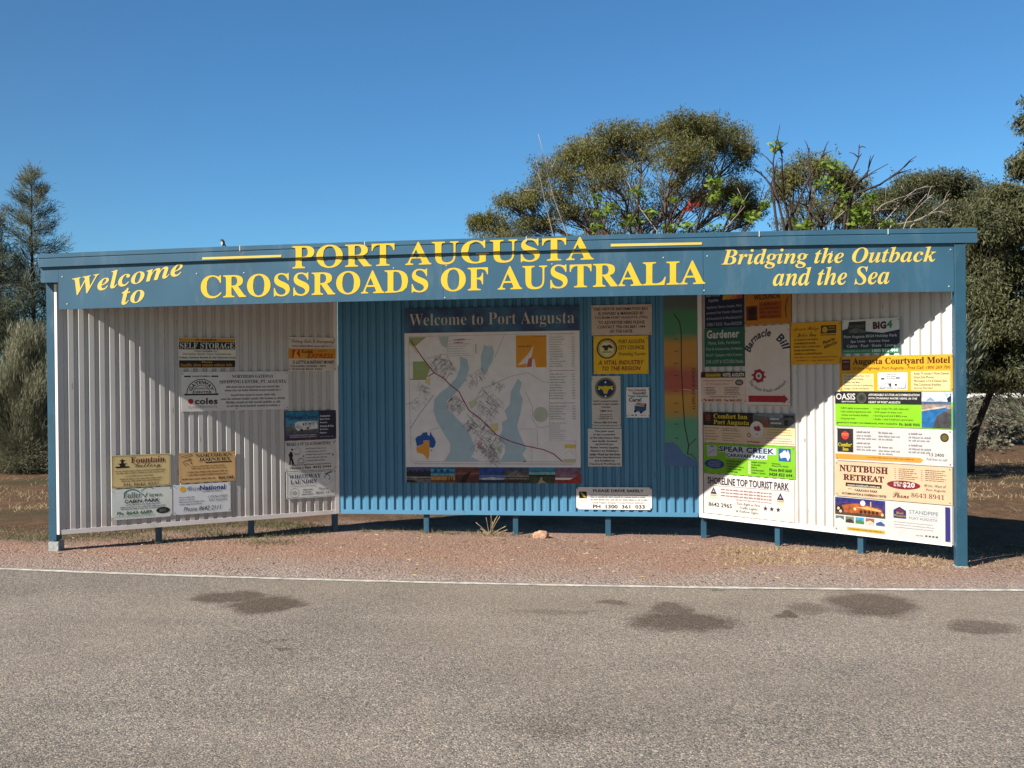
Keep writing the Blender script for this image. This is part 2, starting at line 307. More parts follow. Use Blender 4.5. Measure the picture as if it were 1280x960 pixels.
      195,151,202,163,200,170,192,174,179,175,42,170,19,154,12,150,12,150,0,270,0,270,12,258,14,251,19,247,28,246,158]]),
    119848: (251, [[156,233,125,237,94,233,67,221,45,202,28,178,18,148,14,114,18,82,28,52,45,27,67,8,94,-4,126,-8,156,-4,183,8,205,26,222,51,232,81,236,114,232,149,222,178,205,203,
      182,222],[107,217,126,222,143,217,154,202,161,169,164,114,162,60,159,42,156,29,144,14,126,8,108,14,96,29,92,42,89,61,87,115,89,169,96,202]]),
    119851: (214, [[192,234,174,237,157,234,139,224,123,209,108,188,108,231,16,231,15,218,27,217,34,212,38,203,39,42,38,28,34,19,26,14,14,12,14,0,147,0,147,12,129,14,118,19,113,27,
      111,42,111,143,113,164,120,180,130,190,140,194,148,192,154,186,159,178,165,172,173,167,184,166,197,168,207,174,213,185,216,198,213,214,205,226]]),
    119852: (214, [[114,237,105,238,73,232,48,216,33,193,28,164,31,144,40,126,57,110,80,96,116,78,136,63,143,44,140,30,133,20,121,13,104,11,84,16,64,29,49,50,40,78,26,78,26,-6,38,
      -6,44,3,54,6,60,6,90,-4,112,-8,145,-2,170,14,186,38,192,70,189,94,180,113,165,128,95,165,86,173,80,182,78,193,80,204,86,213,97,219,111,220,130,217,146,206,160,189,170,165,
      182,165,182,238,172,238,166,230,158,227]]),
    119853: (170, [[108,316,96,316,66,275,43,250,15,223,15,208,36,208,36,53,39,26,49,8,66,-3,92,-7,136,7,166,49,154,56,141,36,125,30,117,32,111,38,108,47,108,208,154,208,154,231,
      108,231]]),
    119854: (279, [[106,231,8,231,8,219,22,217,29,210,33,200,34,72,38,38,48,13,68,-2,98,-8,119,-5,138,2,156,14,170,30,170,-8,223,5,268,10,268,22,255,24,246,29,242,38,241,231,141,
      231,141,219,156,217,164,211,169,201,170,49,153,32,132,26,120,28,112,34,107,43,106,55]]),
    119855: (228, [[122,231,-2,231,-2,218,9,216,16,209,22,199,106,-8,119,-8,200,196,207,208,215,215,227,220,227,231,152,231,152,219,172,215,180,202,176,188,138,91,96,202,96,206,
      101,216,122,219]]),
    119856: (324, [[103,231,-8,231,-8,218,-1,216,4,212,9,205,91,-8,104,-8,166,146,215,-8,226,-8,306,192,316,212,322,217,332,220,332,231,265,231,265,220,276,218,283,215,287,211,288,
      205,284,190,250,105,220,200,220,206,225,215,240,218,240,231,125,231,125,220,135,218,141,215,150,198,157,175,124,94,87,193,85,202,86,211,89,215,103,218]]),
    119858: (223, [[120,231,-4,231,-4,218,6,217,12,214,23,197,104,-4,101,-19,91,-45,74,-69,64,-74,57,-71,55,-65,56,-56,54,-45,48,-37,38,-31,26,-30,14,-32,4,-40,-3,-50,-5,-62,-2,
      -80,8,-93,22,-102,39,-104,56,-103,71,-97,84,-87,96,-71,108,-49,200,197,206,209,214,216,223,218,223,231,151,231,151,218,163,218,171,216,175,211,177,199,172,180,138,88,96,198,
      97,212,101,216,109,218,120,218]]),
    119912: (312, [[254,344,240,344,-10,36,-29,18,-50,12,-50,0,53,0,53,12,29,18,20,30,24,42,36,60,72,104,178,104,174,45,168,29,154,18,132,12,132,0,289,0,289,12,254,25,243,59],[88,
      125,184,244,178,125]]),
    119913: (321, [[165,336,54,336,54,324,75,320,86,313,89,308,90,300,86,274,29,64,21,39,12,24,0,15,-15,12,-25,12,-25,0,128,0,164,2,194,7,220,15,240,26,256,38,267,53,275,69,280,86,
      282,104,274,136,252,161,215,178,267,197,298,225,308,262,304,286,294,304,276,318,248,328,212,334],[178,317,188,319,214,314,229,298,234,271,232,246,225,226,213,208,196,195,175,
      187,150,184,138,185,135,186,166,302,170,311],[131,169,140,169,176,163,198,143,206,111,203,84,196,62,183,42,166,28,147,19,124,16,108,18,99,24,96,33,96,40]]),
    119916: (328, [[322,336,54,336,54,324,71,321,82,317,88,310,90,298,86,274,23,44,16,30,9,21,0,15,-11,12,-25,12,-25,0,260,0,290,102,277,102,258,73,237,51,215,35,190,25,162,19,128,
      17,112,18,102,20,97,26,95,36,130,169,144,170,172,167,190,159,201,144,204,121,204,102,215,102,250,240,238,240,229,222,218,208,206,198,192,192,173,188,135,186,164,296,170,311,
      180,318,200,320,240,315,268,303,284,280,289,242,303,242]]),
    119918: (372, [[243,344,200,343,173,337,147,327,122,314,91,293,65,266,44,235,28,202,19,167,16,130,25,73,54,29,102,1,164,-8,232,-1,294,23,316,112,322,129,328,142,336,151,354,
      154,354,166,213,166,213,154,230,153,242,150,248,143,250,133,246,108,232,55,225,35,214,21,199,13,177,10,140,17,112,36,95,66,90,108,95,159,112,214,137,262,165,298,197,319,230,
      326,261,321,284,304,300,275,305,236,319,236,340,344,328,344,321,334,312,330,260,342]]),
    119923: (316, [[211,336,54,336,54,324,70,322,81,317,87,310,90,298,86,274,23,44,16,30,9,21,0,15,-11,12,-25,12,-25,0,261,0,292,100,276,100,252,63,222,37,185,22,140,18,120,18,106,
      20,98,24,96,32,102,62,157,272,163,290,169,304,176,313,185,319,211,324]]),
    119925: (348, [[146,336,48,336,48,324,66,321,78,316,84,307,86,294,84,274,22,44,16,30,8,21,-1,15,-12,12,-26,12,-26,0,82,0,82,12,55,18,46,35,50,61,104,262,230,-8,246,-8,328,291,
      334,305,342,314,351,320,362,323,376,324,376,336,268,336,268,324,284,322,296,317,302,310,304,295,252,102]]),
    119926: (356, [[257,341,222,344,188,341,154,330,123,312,103,296,84,278,67,258,52,236,39,213,28,188,20,164,16,139,14,114,18,79,28,49,46,24,70,6,99,-5,133,-8,168,-5,202,6,234,24,
      255,40,274,58,292,78,307,101,330,149,337,174,342,199,343,224,339,258,329,288,311,312,287,330],[219,327,234,325,246,319,256,310,264,297,268,280,270,260,268,226,260,188,248,
      146,233,106,217,72,199,45,179,25,159,13,137,10,122,11,109,17,99,26,92,40,87,56,86,76,89,119,107,190,125,236,136,257,158,290,170,303,194,321,206,325]]),
    119929: (320, [[188,336,54,336,54,324,71,321,82,317,88,310,90,298,86,274,23,44,16,30,9,21,0,15,-11,12,-25,12,-25,0,132,0,132,12,116,14,105,18,99,25,96,35,101,61,129,166,144,
      166,198,0,298,0,298,13,283,15,271,20,262,30,255,46,213,172,254,185,284,206,303,231,309,260,302,294,280,317,243,331],[178,318,188,320,222,307,233,271,227,235,210,207,183,189,
      147,182,134,183,164,297,172,316]]),
    119930: (274, [[164,344,136,343,118,339,102,332,88,323,76,312,66,299,58,284,54,268,52,250,54,229,61,210,66,201,82,182,131,137,157,109,169,82,170,72,166,52,155,33,148,25,139,18,
      119,10,86,12,67,20,53,33,42,52,36,75,34,108,20,108,-6,-6,7,-6,14,4,24,10,43,8,70,-1,94,-7,114,-8,149,-5,178,4,201,19,218,39,229,64,232,94,230,112,226,129,218,145,208,160,195,
      175,152,214,123,246,118,255,115,265,114,274,116,288,121,301,130,312,140,320,153,325,166,327,178,326,189,323,208,310,222,290,229,265,230,240,244,240,268,343,254,343,248,335,
      240,331,229,329,196,339]]),
    119934: (409, [[158,336,22,336,22,322,35,320,45,316,52,309,57,299,60,285,61,268,59,-8,74,-8,220,235,214,-8,229,-8,409,291,424,310,432,317,453,324,453,336,360,336,360,324,378,
      322,386,316,390,306,387,293,285,121,291,301,297,315,302,320,320,324,320,336,186,336,186,323,206,320,213,316,218,309,221,290,220,273,128,119,130,290,135,310,140,316,148,320,
      158,322]]),
    119938: (250, [[141,227,123,230,104,228,84,219,62,206,36,180,13,146,-4,110,-13,72,-14,54,-12,37,-7,23,1,10,12,1,25,-5,40,-6,55,-5,69,0,83,9,96,21,120,56,116,34,116,26,119,8,
      129,-3,146,-6,172,1,198,22,223,58,212,65,199,46,187,34,178,30,173,31,170,42,172,55,221,226,168,226,160,198,153,216],[128,209,139,206,145,198,148,184,146,163,140,137,126,96,
      114,70,100,50,92,42,84,35,69,30,58,34,51,44,48,60,54,96,67,134,81,163,97,187,113,203,121,208]]),
    119939: (240, [[96,190,140,350,85,341,36,336,36,322,58,321,65,316,68,306,62,279,-7,33,-7,18,1,9,16,1,36,-5,57,-7,84,-4,109,4,134,17,163,42,176,58,188,74,206,110,212,128,215,
      147,215,184,210,200,202,213,190,223,178,229,162,230,139,226,117,212],[133,196,145,193,150,188,155,175,156,166,154,141,148,114,138,86,126,60,111,38,103,29,94,21,77,12,59,12,
      54,17,52,24,54,40,81,132,90,155,109,186,121,193]]),
    119940: (206, [[149,229,133,230,111,228,88,220,66,206,44,188,26,168,12,145,1,121,-5,97,-7,72,-5,49,2,30,13,14,28,2,47,-5,69,-7,104,1,137,24,166,62,152,72,132,46,112,31,92,26,
      82,27,73,31,66,38,60,47,57,59,56,88,58,104,67,136,80,166,95,191,112,209,128,215,135,214,139,210,140,201,133,187,131,177,134,164,139,158,144,155,151,152,168,152,182,160,187,
      167,190,176,191,186,189,197,184,208,175,217,164,224]]),
    119941: (249, [[176,62,255,350,185,339,152,336,152,322,162,322,174,319,178,316,181,306,180,293,158,219,147,225,135,229,122,230,101,227,79,218,58,202,45,190,32,175,12,143,4,127,
      -8,93,-12,61,-10,41,-5,24,2,10,13,1,26,-5,41,-7,56,-5,71,0,84,9,97,21,122,56,119,46,117,26,120,8,131,-3,148,-7,160,-5,172,0,195,22,221,58,210,66,190,39,181,31,177,30,174,31,
      171,36],[132,211,142,208,148,200,150,186,150,177,146,154,134,114,116,74,102,52,87,36,79,32,65,32,60,34,56,38,50,50,50,69,52,81,64,121,82,160,96,183,111,200,125,210]]),
    119942: (200, [[147,229,114,229,98,224,82,216,66,206,37,179,24,163,13,146,4,128,-3,109,-7,91,-8,73,-6,50,1,30,12,14,27,2,44,-5,65,-7,102,1,133,24,160,62,146,71,127,46,109,31,
      91,26,72,31,65,37,60,45,57,54,56,66,58,92,97,101,129,114,154,129,171,147,182,165,186,184,184,198,179,209,171,218,160,225],[116,211,128,214,136,212,142,205,144,194,143,182,
      134,158,126,147,116,137,104,128,92,120,62,109,82,167,94,188,105,202]]),
    119944: (222, [[137,228,111,230,93,229,75,225,59,218,44,209,31,198,21,185,13,171,8,156,6,140,7,129,10,119,22,101,42,85,17,69,9,62,-1,46,-2,38,1,26,10,15,24,4,5,-3,-23,-19,-31,
      -28,-36,-38,-38,-50,-35,-64,-27,-77,-13,-88,6,-97,29,-102,58,-104,99,-99,118,-94,134,-86,147,-77,158,-67,167,-55,172,-41,174,-27,172,-15,168,-3,154,13,124,29,58,51,51,57,49,
      62,50,68,62,79,107,79,126,83,158,98,171,109,182,122,190,136,195,151,196,179,194,185,222,185,225,206,182,206,160,220],[107,212,116,214,128,211,135,200,138,184,137,168,130,140,
      119,116,111,106,103,99,95,94,86,93,74,96,66,106,64,122,67,151,71,165,83,190,90,200,99,208],[23,-16,45,-3,103,-24,113,-31,119,-39,119,-59,114,-68,105,-76,93,-82,79,-86,48,-86,
      34,-82,22,-75,13,-67,7,-57,6,-46,10,-30]]),
    119945: (266, [[86,146,140,350,82,340,50,336,36,336,36,322,57,321,65,316,67,306,66,297,-14,0,47,0,61,51,77,97,98,138,118,169,138,188,156,194,162,193,165,189,166,179,138,95,126,
      50,123,30,127,10,138,-3,156,-7,184,1,211,26,238,66,228,73,212,50,200,37,191,32,187,33,184,37,183,42,185,54,219,154,224,176,226,193,221,214,209,226,188,230,170,228,153,221,
      137,210,121,194,104,173]]),
    119946: (145, [[107,341,89,341,81,338,74,333,69,326,66,318,66,301,69,293,74,286,81,281,98,276,114,281,121,286,127,293,130,301,131,310,127,326,121,333],[66,64,112,230,66,222,14,
      216,14,203,30,201,37,197,40,189,35,164,3,48,0,30,5,11,10,4,17,-2,26,-5,36,-6,64,1,90,23,116,60,106,67,80,35,70,32,66,33,63,36,62,41]]),
    119948: (241, [[79,122,140,350,82,340,50,336,36,336,36,322,57,321,65,316,67,306,66,297,-14,0,47,0,72,94,89,107,97,65,106,34,114,14,125,3,137,-5,152,-7,175,0,197,21,218,56,206,
      62,197,45,188,34,179,31,171,34,164,43,155,69,146,111,140,150,188,189,212,206,236,213,236,226,134,226,134,213,153,210,156,207,158,204,157,192,136,168]]),
    119949: (129, [[59,64,136,350,38,335,39,322,55,321,62,316,64,302,58,276,-2,63,-8,30,-3,10,2,2,10,-3,19,-6,30,-7,44,-5,57,0,69,9,81,22,108,58,98,66,72,34,62,30,55,35,54,40]]),
    119950: (390, [[86,144,112,230,12,216,14,203,29,201,36,197,38,184,32,157,-10,0,49,0,56,29,72,80,91,123,112,158,122,171,132,182,141,189,150,193,164,193,167,190,168,180,114,0,
      171,0,203,93,220,131,237,159,253,179,269,191,283,194,288,193,291,190,292,180,252,50,250,31,253,10,264,-2,283,-6,297,-4,310,1,322,10,335,23,362,60,351,68,327,36,318,32,310,37,
      310,49,345,155,350,177,352,194,348,214,335,226,314,230,299,229,283,223,268,214,238,183,222,162,226,175,228,194,224,214,211,226,190,230,173,228,156,221,139,210,122,193]]),
    119951: (266, [[86,144,112,230,12,216,14,203,29,201,36,197,38,184,32,157,-10,0,49,0,56,29,72,80,91,123,102,142,122,171,141,188,158,194,164,193,167,189,168,179,130,62,127,50,
      125,30,129,10,140,-3,158,-7,172,-5,185,0,198,10,210,23,224,39,238,60,226,67,208,41,198,33,189,33,186,37,185,42,217,142,224,168,228,187,224,214,211,226,190,230,173,228,156,
      221,139,210,122,193]]),
    119952: (235, [[154,228,130,230,113,229,96,224,80,216,64,206,49,194,23,163,13,146,4,128,-2,110,-8,73,-5,50,2,31,15,15,31,3,50,-5,72,-7,108,-1,141,18,156,31,170,46,182,62,192,
      79,201,97,211,133,212,151,210,174,202,193,190,209,174,221],[120,213,128,214,142,211,150,199,153,179,153,168,149,142,142,113,132,83,114,42,100,22,85,11,77,10,63,14,54,25,52,
      55,53,68,59,98,72,143,84,171,98,194,113,209]]),
    119955: (194, [[85,140,112,230,12,216,14,203,29,201,36,197,38,184,32,157,-10,0,49,0,70,72,86,112,94,130,110,158,123,174,134,180,146,169,154,164,164,162,172,163,179,166,190,179,
      193,197,190,216,181,227,166,230,159,230,153,228,146,225,134,215,114,192,100,169]]),
    119957: (138, [[120,296,100,296,73,263,43,238,10,221,10,204,34,204,-11,39,-12,29,-8,9,4,-3,22,-7,38,-5,52,1,66,11,79,24,107,63,96,70,80,48,67,35,58,30,53,32,51,36,50,47,53,63,
      94,204,134,204,139,224,100,224]]),
    119958: (266, [[60,58,108,230,38,219,9,216,10,203,25,201,32,197,34,181,-2,46,-4,30,1,10,13,-3,34,-7,52,-5,69,2,85,14,101,30,118,51,135,76,127,38,127,19,130,10,135,3,142,-3,150,
      -6,160,-7,174,-5,187,1,199,10,212,23,239,60,228,68,204,36,194,32,190,34,186,42,235,224,176,224,161,171,144,124,124,84,103,54,84,36,66,30,61,31,58,34,56,40]]),
    120016: (372, [[441,320,434,321,400,310,351,276,291,223,228,158,204,174,178,178,157,175,140,164,129,147,125,127,131,98,150,70,88,19,40,2,28,3,20,8,14,14,12,20,13,25,18,31,51,
      43,57,49,62,56,64,64,61,75,54,84,43,89,28,91,9,87,-7,77,-18,61,-21,42,-17,20,-6,3,13,-7,38,-11,70,-7,99,6,129,27,162,58,192,36,225,22,214,-4,292,6,296,14,313,18,328,24,342,
      32,356,42,382,66,421,107,445,127,456,134,444,136,422,125,364,70,332,43,304,30,334,100,365,166,396,228,443,316],[333,240,400,292,324,183,260,82,255,113,240,145],[188,151,198,
      152,206,150,215,144,162,86,159,95,159,117,170,138,178,146],[174,71,226,130,235,109,238,82,236,59,230,36,203,48]]),
    120022: (339, [[339,310,319,313,300,311,279,306,258,298,236,286,216,272,198,256,182,239,170,219,162,199,159,177,161,158,168,137,164,136,136,140,118,151,106,168,102,189,106,212,
      116,234,131,256,147,274,163,287,187,301,190,304,188,307,182,308,157,303,128,290,103,272,84,250,72,227,68,202,71,181,80,162,94,147,113,135,136,128,162,125,176,126,204,105,238,
      98,262,101,282,110,256,67,233,36,209,16,183,10,167,11,152,16,142,22,138,31,141,39,174,54,182,71,180,81,173,90,162,95,148,97,130,94,115,85,104,72,101,54,107,30,126,12,156,0,
      198,-4,228,-2,254,4,278,13,297,26,313,43,325,65,349,139,362,158,364,162,362,164,358,164,344,158,312,138,274,117,240,110,217,115,205,128,244,141,282,162,306,180,328,200,345,
      220,358,240,366,258,368,274,365,289,355,302],[334,300,341,298,348,293,352,284,354,272,351,258,343,242,330,223,312,203,290,184,264,166,236,152,204,142,218,183,243,226,258,246,
      290,278,306,290,320,298]]),
    120024: (332, [[412,311,402,312,338,308,276,292,236,277,202,258,172,237,150,213,136,188,132,164,136,138,149,117,170,101,198,92,180,56,158,31,132,15,104,10,89,12,74,18,64,27,61,
      36,64,43,85,49,96,54,105,61,108,73,105,85,99,94,89,100,76,102,56,98,40,88,29,72,25,54,31,31,49,13,76,1,110,-4,145,-1,178,8,208,23,235,42,257,67,274,95,308,106,333,126,348,
      152,353,186,351,194,344,197,341,196,339,192,335,162,316,130,284,111,310,177,330,222,346,253,362,278,380,295,412,302,416,307],[302,284,349,295,307,265,270,223,237,170,206,106,
      181,118,173,143,179,172,198,206,226,238,261,264]]),
    120028: (408, [[307,310,297,312,282,305,257,282,227,249,194,208,161,161,96,60,72,30,52,14,34,9,24,10,16,15,10,26,14,38,28,44,43,48,53,53,58,60,60,70,52,89,29,95,17,93,6,88,-4,
      80,-12,70,-18,58,-20,44,-16,25,-6,10,9,0,30,-4,59,3,84,22,108,53,151,122,193,183,214,212,252,257,202,174,168,100,159,71,156,48,157,28,163,12,173,1,185,-2,197,0,206,10,219,30,
      251,93,276,137,337,223,380,272,360,242,322,178,280,100,272,76,267,44,270,25,278,10,291,0,307,-4,331,2,360,18,394,45,470,118,492,134,480,136,462,127,367,43,348,29,332,19,320,
      16,316,20,320,40,364,155,391,220,424,296,426,298,428,306,425,311,416,312,400,305,373,282,349,258,324,228,269,152,242,106,216,57,218,72,233,115,255,169,305,282,310,304]]),
    120029: (330, [[287,312,282,312,265,303,239,276,223,254,187,192,168,152,129,80,95,38,62,18,30,11,18,12,9,16,3,22,2,28,6,38,46,51,52,58,54,69,52,79,45,88,34,93,18,95,0,91,-16,
      81,-26,65,-30,47,-26,27,-15,11,3,0,28,-4,66,3,102,23,134,57,162,103,200,180,240,252,228,196,224,130,227,71,236,-7,298,23,293,62,319,132,340,180,353,202,367,218,403,234,410,
      244,409,250,404,255,389,260,371,255,355,240,347,228,329,192,288,94,284,148,282,212,286,263,293,306,292,309]]),
    120031: (353, [[346,308,306,312,254,307,201,292,169,277,142,260,120,241,104,220,95,200,92,180,96,161,108,146,128,137,154,134,181,137,206,148,227,166,243,189,254,216,257,247,
      255,266,250,273,245,269,233,230,216,200,203,184,188,171,171,160,155,153,139,151,127,153,117,159,109,169,106,182,114,209,138,239,173,266,214,285,259,296,306,300,339,297,366,
      288,294,232,233,139,206,132,182,122,175,117,172,113,174,109,183,108,226,124,200,72,174,37,147,16,116,10,100,12,87,18,78,27,76,35,78,42,87,46,99,48,110,54,118,61,120,72,118,
      82,112,91,101,97,87,99,68,96,53,86,42,71,39,52,44,30,61,12,87,0,120,-4,160,1,197,13,230,33,259,60,282,93,300,132,338,139,370,152,397,168,418,186,430,208,434,230,432,246,425,
      262,413,276,398,288,434,298,437,301,435,304,430,306,419,305,383,296],[359,262,378,278,383,267,385,250,382,227,374,205,361,185,345,167,327,154,306,147,324,196,342,234]]),
    120033: (436, [[374,310,334,312,273,308,215,292,179,277,148,258,122,237,103,215,91,192,86,170,90,150,102,135,122,125,146,122,175,126,201,136,222,153,239,174,250,200,254,230,
      251,258,247,265,240,267,234,264,229,238,223,220,214,201,202,182,172,152,155,143,137,140,123,142,112,148,105,158,103,171,112,202,137,234,162,253,193,270,227,282,263,292,299,
      298,334,300,362,298,382,294,358,281,334,264,311,243,290,219,271,194,208,78,193,56,176,37,159,22,141,13,122,10,104,12,89,18,79,26,76,34,78,41,82,45,110,50,118,56,123,64,125,
      74,122,85,115,94,104,99,90,101,71,98,55,88,44,73,40,54,46,31,63,12,91,0,128,-4,162,0,195,9,225,24,251,44,274,70,296,104,315,144,348,224,364,252,382,272,404,286,422,270,428,
      244,426,229,421,215,414,201,405,188,395,177,384,168,374,163,364,161,344,165,332,163,328,156,331,149,340,146,352,148,354,144,352,123,321,71,314,54,311,38,314,21,325,8,340,0,
      358,-3,374,0,389,7,405,20,442,61,487,107,511,128,520,134,509,136,498,132,482,120,463,103,387,26,382,22,378,21,375,23,374,35,390,82,394,111,389,134,376,151,422,166,456,187,
      477,211,484,237,480,255,470,272,453,286,430,295,450,300,454,304,452,308,442,310,406,304]]),
    120034: (338, [[395,310,378,312,357,309,334,299,310,282,286,260,263,234,242,203,222,169,206,132,183,136,166,147,156,163,152,184,155,206,162,226,174,245,190,262,210,277,232,288,
      256,295,281,298,297,297,304,299,307,304,305,308,290,312,251,311,231,308,211,303,192,296,159,277,134,253,118,226,113,198,119,169,137,144,164,127,200,119,177,71,152,37,125,17,
      97,10,80,12,65,18,56,26,52,34,53,39,58,45,86,50,94,56,99,64,101,74,99,85,91,94,80,99,66,101,47,98,31,88,20,73,16,54,22,31,40,12,67,0,104,-4,141,1,176,14,209,34,238,62,262,94,
      280,132,320,150,354,172,382,196,404,222,417,247,422,271,418,287,409,300],[354,289,376,298,389,293,393,277,391,263,385,247,362,212,346,194,327,176,307,161,285,148,307,214,331,
      261]]),
    120035: (351, [[313,310,289,312,240,307,194,289,155,264,127,234,110,205,104,178,108,158,119,143,136,133,158,130,181,133,202,142,220,157,234,176,243,198,246,234,240,256,236,264,
      231,270,227,272,223,270,222,265,221,233,216,216,208,198,198,182,186,168,174,158,161,151,148,148,136,151,127,157,121,166,119,178,122,196,130,215,144,234,162,252,182,267,205,
      279,229,287,254,290,282,286,353,263,380,259,394,261,408,267,419,275,428,284,433,294,435,300,434,304,431,305,414,298,396,296,375,298],[343,257,340,258,323,250,294,225,262,184,
      220,88,202,58,183,36,162,22,138,14,113,11,94,13,79,18,69,26,66,34,66,39,70,44,74,46,98,50,106,55,112,63,114,74,112,85,105,94,93,99,79,101,60,98,44,88,34,73,30,54,36,30,54,12,
      83,0,124,-4,176,2,220,18,255,43,283,75,302,112,314,152,321,191,329,224,334,234,344,248]]),
    120042: (265, [[163,148,140,154,118,152,96,144,74,132,54,118,37,100,24,82,15,62,12,43,16,24,26,9,42,0,62,-3,95,5,124,30,127,16,134,5,144,-1,156,-4,175,0,195,9,217,25,242,46,
      232,56,205,34,189,24,184,22,181,24,180,28,180,31,240,154,184,152,174,132],[146,140,153,139,159,135,163,129,164,122,160,107,146,81,128,53,108,30,90,14,72,9,69,10,62,16,61,20,
      63,32,67,46,83,78,94,94,116,121,138,138]]),
    120044: (193, [[156,152,137,154,118,152,97,145,57,121,40,105,27,87,18,68,15,49,19,27,30,10,48,0,71,-4,95,0,118,9,142,24,167,46,157,56,142,42,122,27,102,16,93,13,84,12,74,15,71,
      24,72,34,77,47,92,77,112,106,132,130,141,136,148,138,152,138,156,135,149,132,140,120,140,107,144,101,149,97,157,96,168,98,176,104,181,113,183,122,180,136,170,146]]),
    120045: (302, [[201,68,326,293,264,288,180,133,166,149,141,154,120,152,98,144,76,133,56,119,38,103,24,84,15,65,12,46,16,25,27,10,44,0,65,-3,98,6,130,32,132,16,140,6,154,-1,170,
      -3,188,0,206,10,248,46,238,56,204,26,184,16,180,17,178,22,184,37],[145,138,154,140,165,137,168,125,164,107,152,82,127,46,100,20,88,12,78,10,67,13,63,24,66,40,75,58,91,82,112,
      109,135,132]]),
    120046: (205, [[152,152,136,154,115,152,94,144,73,133,52,119,35,102,21,85,12,67,8,50,13,29,27,12,49,0,75,-4,100,0,126,9,153,24,178,46,170,56,146,36,123,22,100,14,79,12,67,14,
      64,22,66,35,72,51,101,58,127,67,148,78,165,91,176,105,179,120,176,134,166,145],[128,136,136,138,142,135,144,123,142,110,134,97,123,85,109,75,94,67,78,64,97,102,118,128]]),
    120048: (264, [[168,20,244,156,182,152,172,133,161,149,137,154,116,152,94,144,72,133,52,118,35,101,21,82,12,63,9,44,12,25,23,10,39,0,58,-3,82,2,106,16,96,-4,-11,-53,-46,-109,
      -42,-125,-32,-137,-15,-145,6,-148,45,-138,82,-109,119,-63,156,0,176,8,197,19,234,46,224,56,195,34],[140,137,148,140,156,137,160,127,155,111,132,66,106,32,93,20,80,12,68,9,59,
      11,56,18,58,27,72,55,82,71,106,104,130,130],[45,-40,87,-22,59,-73,37,-107,19,-126,3,-133,-10,-128,-14,-112,-8,-87,13,-62]]),
    120049: (284, [[122,98,225,293,164,286,118,203,90,158,77,140,63,124,32,94,42,84,76,119,10,-4,74,0,124,76,139,93,153,108,166,119,187,133,202,138,204,135,202,130,156,76,148,62,
      144,51,143,39,146,22,153,8,165,0,179,-3,200,2,222,16,255,46,245,56,226,38,199,18,193,16,190,17,194,32,232,82,240,97,242,112,240,130,233,143,221,151,207,154,169,140]]),
    120050: (172, [[153,229,144,230,131,228,121,222,114,214,112,203,113,194,118,187,127,182,137,181,149,183,159,189,166,198,168,209,166,218,161,224],[99,62,150,154,80,150,41,107,
      26,94,36,84,62,110,46,82,28,42,26,30,35,5,64,-4,80,-1,96,5,116,19,144,46,135,56,100,24,89,18,81,16,78,20]]),
    120053: (209, [[117,98,224,293,164,286,76,144,61,126,26,92,36,84,46,92,58,105,34,57,30,32,32,18,41,6,54,-1,70,-4,91,0,109,9,128,24,152,46,142,56,122,37,106,25,95,18,88,16,83,
      18,81,24,83,34]]),
    120055: (288, [[226,151,212,154,174,140,127,98,130,119,125,144,110,153,91,149,72,136,28,94,38,84,70,116,74,118,77,114,58,82,-1,-4,74,0,120,62,158,105,187,129,206,138,208,137,
      208,132,161,77,152,62,149,51,148,39,151,22,158,8,170,0,184,-3,192,-2,200,0,216,8,246,32,260,46,250,56,230,38,204,18,198,16,195,17,194,20,197,29,224,63,240,88,245,101,247,112,
      245,130,237,143]]),
    120056: (223, [[162,151,140,154,118,152,96,144,75,133,55,119,38,102,24,84,16,66,13,48,17,27,28,11,46,0,68,-4,100,2,132,20,149,22,167,28,184,37,202,51,192,62,174,49,156,42,172,
      60,182,76,189,91,191,108,188,128,178,142],[140,134,150,138,160,134,162,123,154,91,130,54,110,46,104,39,102,32,104,24,91,16,79,12,73,16,71,25,72,34,82,58,98,86,108,100,126,
      121]]),
    120059: (205, [[83,165,75,164,70,160,60,125,27,94,37,84,76,121,110,122,93,110,66,79,57,63,51,48,50,34,53,19,64,7,80,0,101,-3,115,-1,128,4,136,10,176,46,168,56,132,24,121,18,
      114,16,109,17,108,22,110,30,149,87,160,112,158,121,152,128,143,134,120,139,106,140,91,144,86,150,86,164]]),
    120060: (175, [[111,167,104,168,97,165,84,148,27,94,36,84,80,126,81,121,78,68,74,52,68,38,55,17,39,10,31,12,26,17,30,16,36,18,42,22,46,28,48,36,46,43,42,49,36,54,26,55,17,53,
      10,48,5,41,3,32,6,18,15,7,29,-1,50,-4,66,-3,80,0,95,6,112,16,154,52,144,62,120,41,128,54,131,73,125,101,105,136,105,147,112,156,113,161]]),
    120061: (221, [[186,220,224,283,160,280,93,169,81,152,57,124,26,94,35,84,62,110,37,64,30,43,28,33,31,18,38,7,50,0,65,-3,86,0,107,10,151,46,142,56,121,37,104,24,92,17,82,15,78,
      16,77,21,84,41,108,87,176,204,216,204,220,220]]),
    120064: (379, [[99,52,166,154,94,150,56,123,34,103,43,94,66,114,74,118,76,114,73,107,40,68,32,53,29,38,42,7,82,-3,98,-1,115,6,124,13,146,34,160,50,175,10,220,-3,244,-1,265,6,
      286,18,307,36,340,43,368,62,358,72,349,63,339,57,329,52,320,50,336,68,348,86,354,105,356,124,355,135,350,145,342,152,330,154,318,151,306,142,295,129,286,113,280,96,278,79,
      279,66,283,55,292,43,275,29,243,14,231,12,224,14,215,21,214,26,217,43,226,62,283,154,208,150,190,118,164,82,150,64,123,34,101,16,93,14,87,16,86,23,89,35],[327,121,334,119,
      337,112,335,97,328,81,317,66,304,52,295,69,295,88,299,98,305,107,319,119]]),
    120066: (288, [[131,146,110,154,90,148,67,132,46,114,26,94,36,84,74,118,77,114,74,106,47,61,43,47,41,32,44,18,52,6,65,-1,82,-4,111,8,146,41,122,-2,95,-12,48,-33,11,-57,-12,-83,
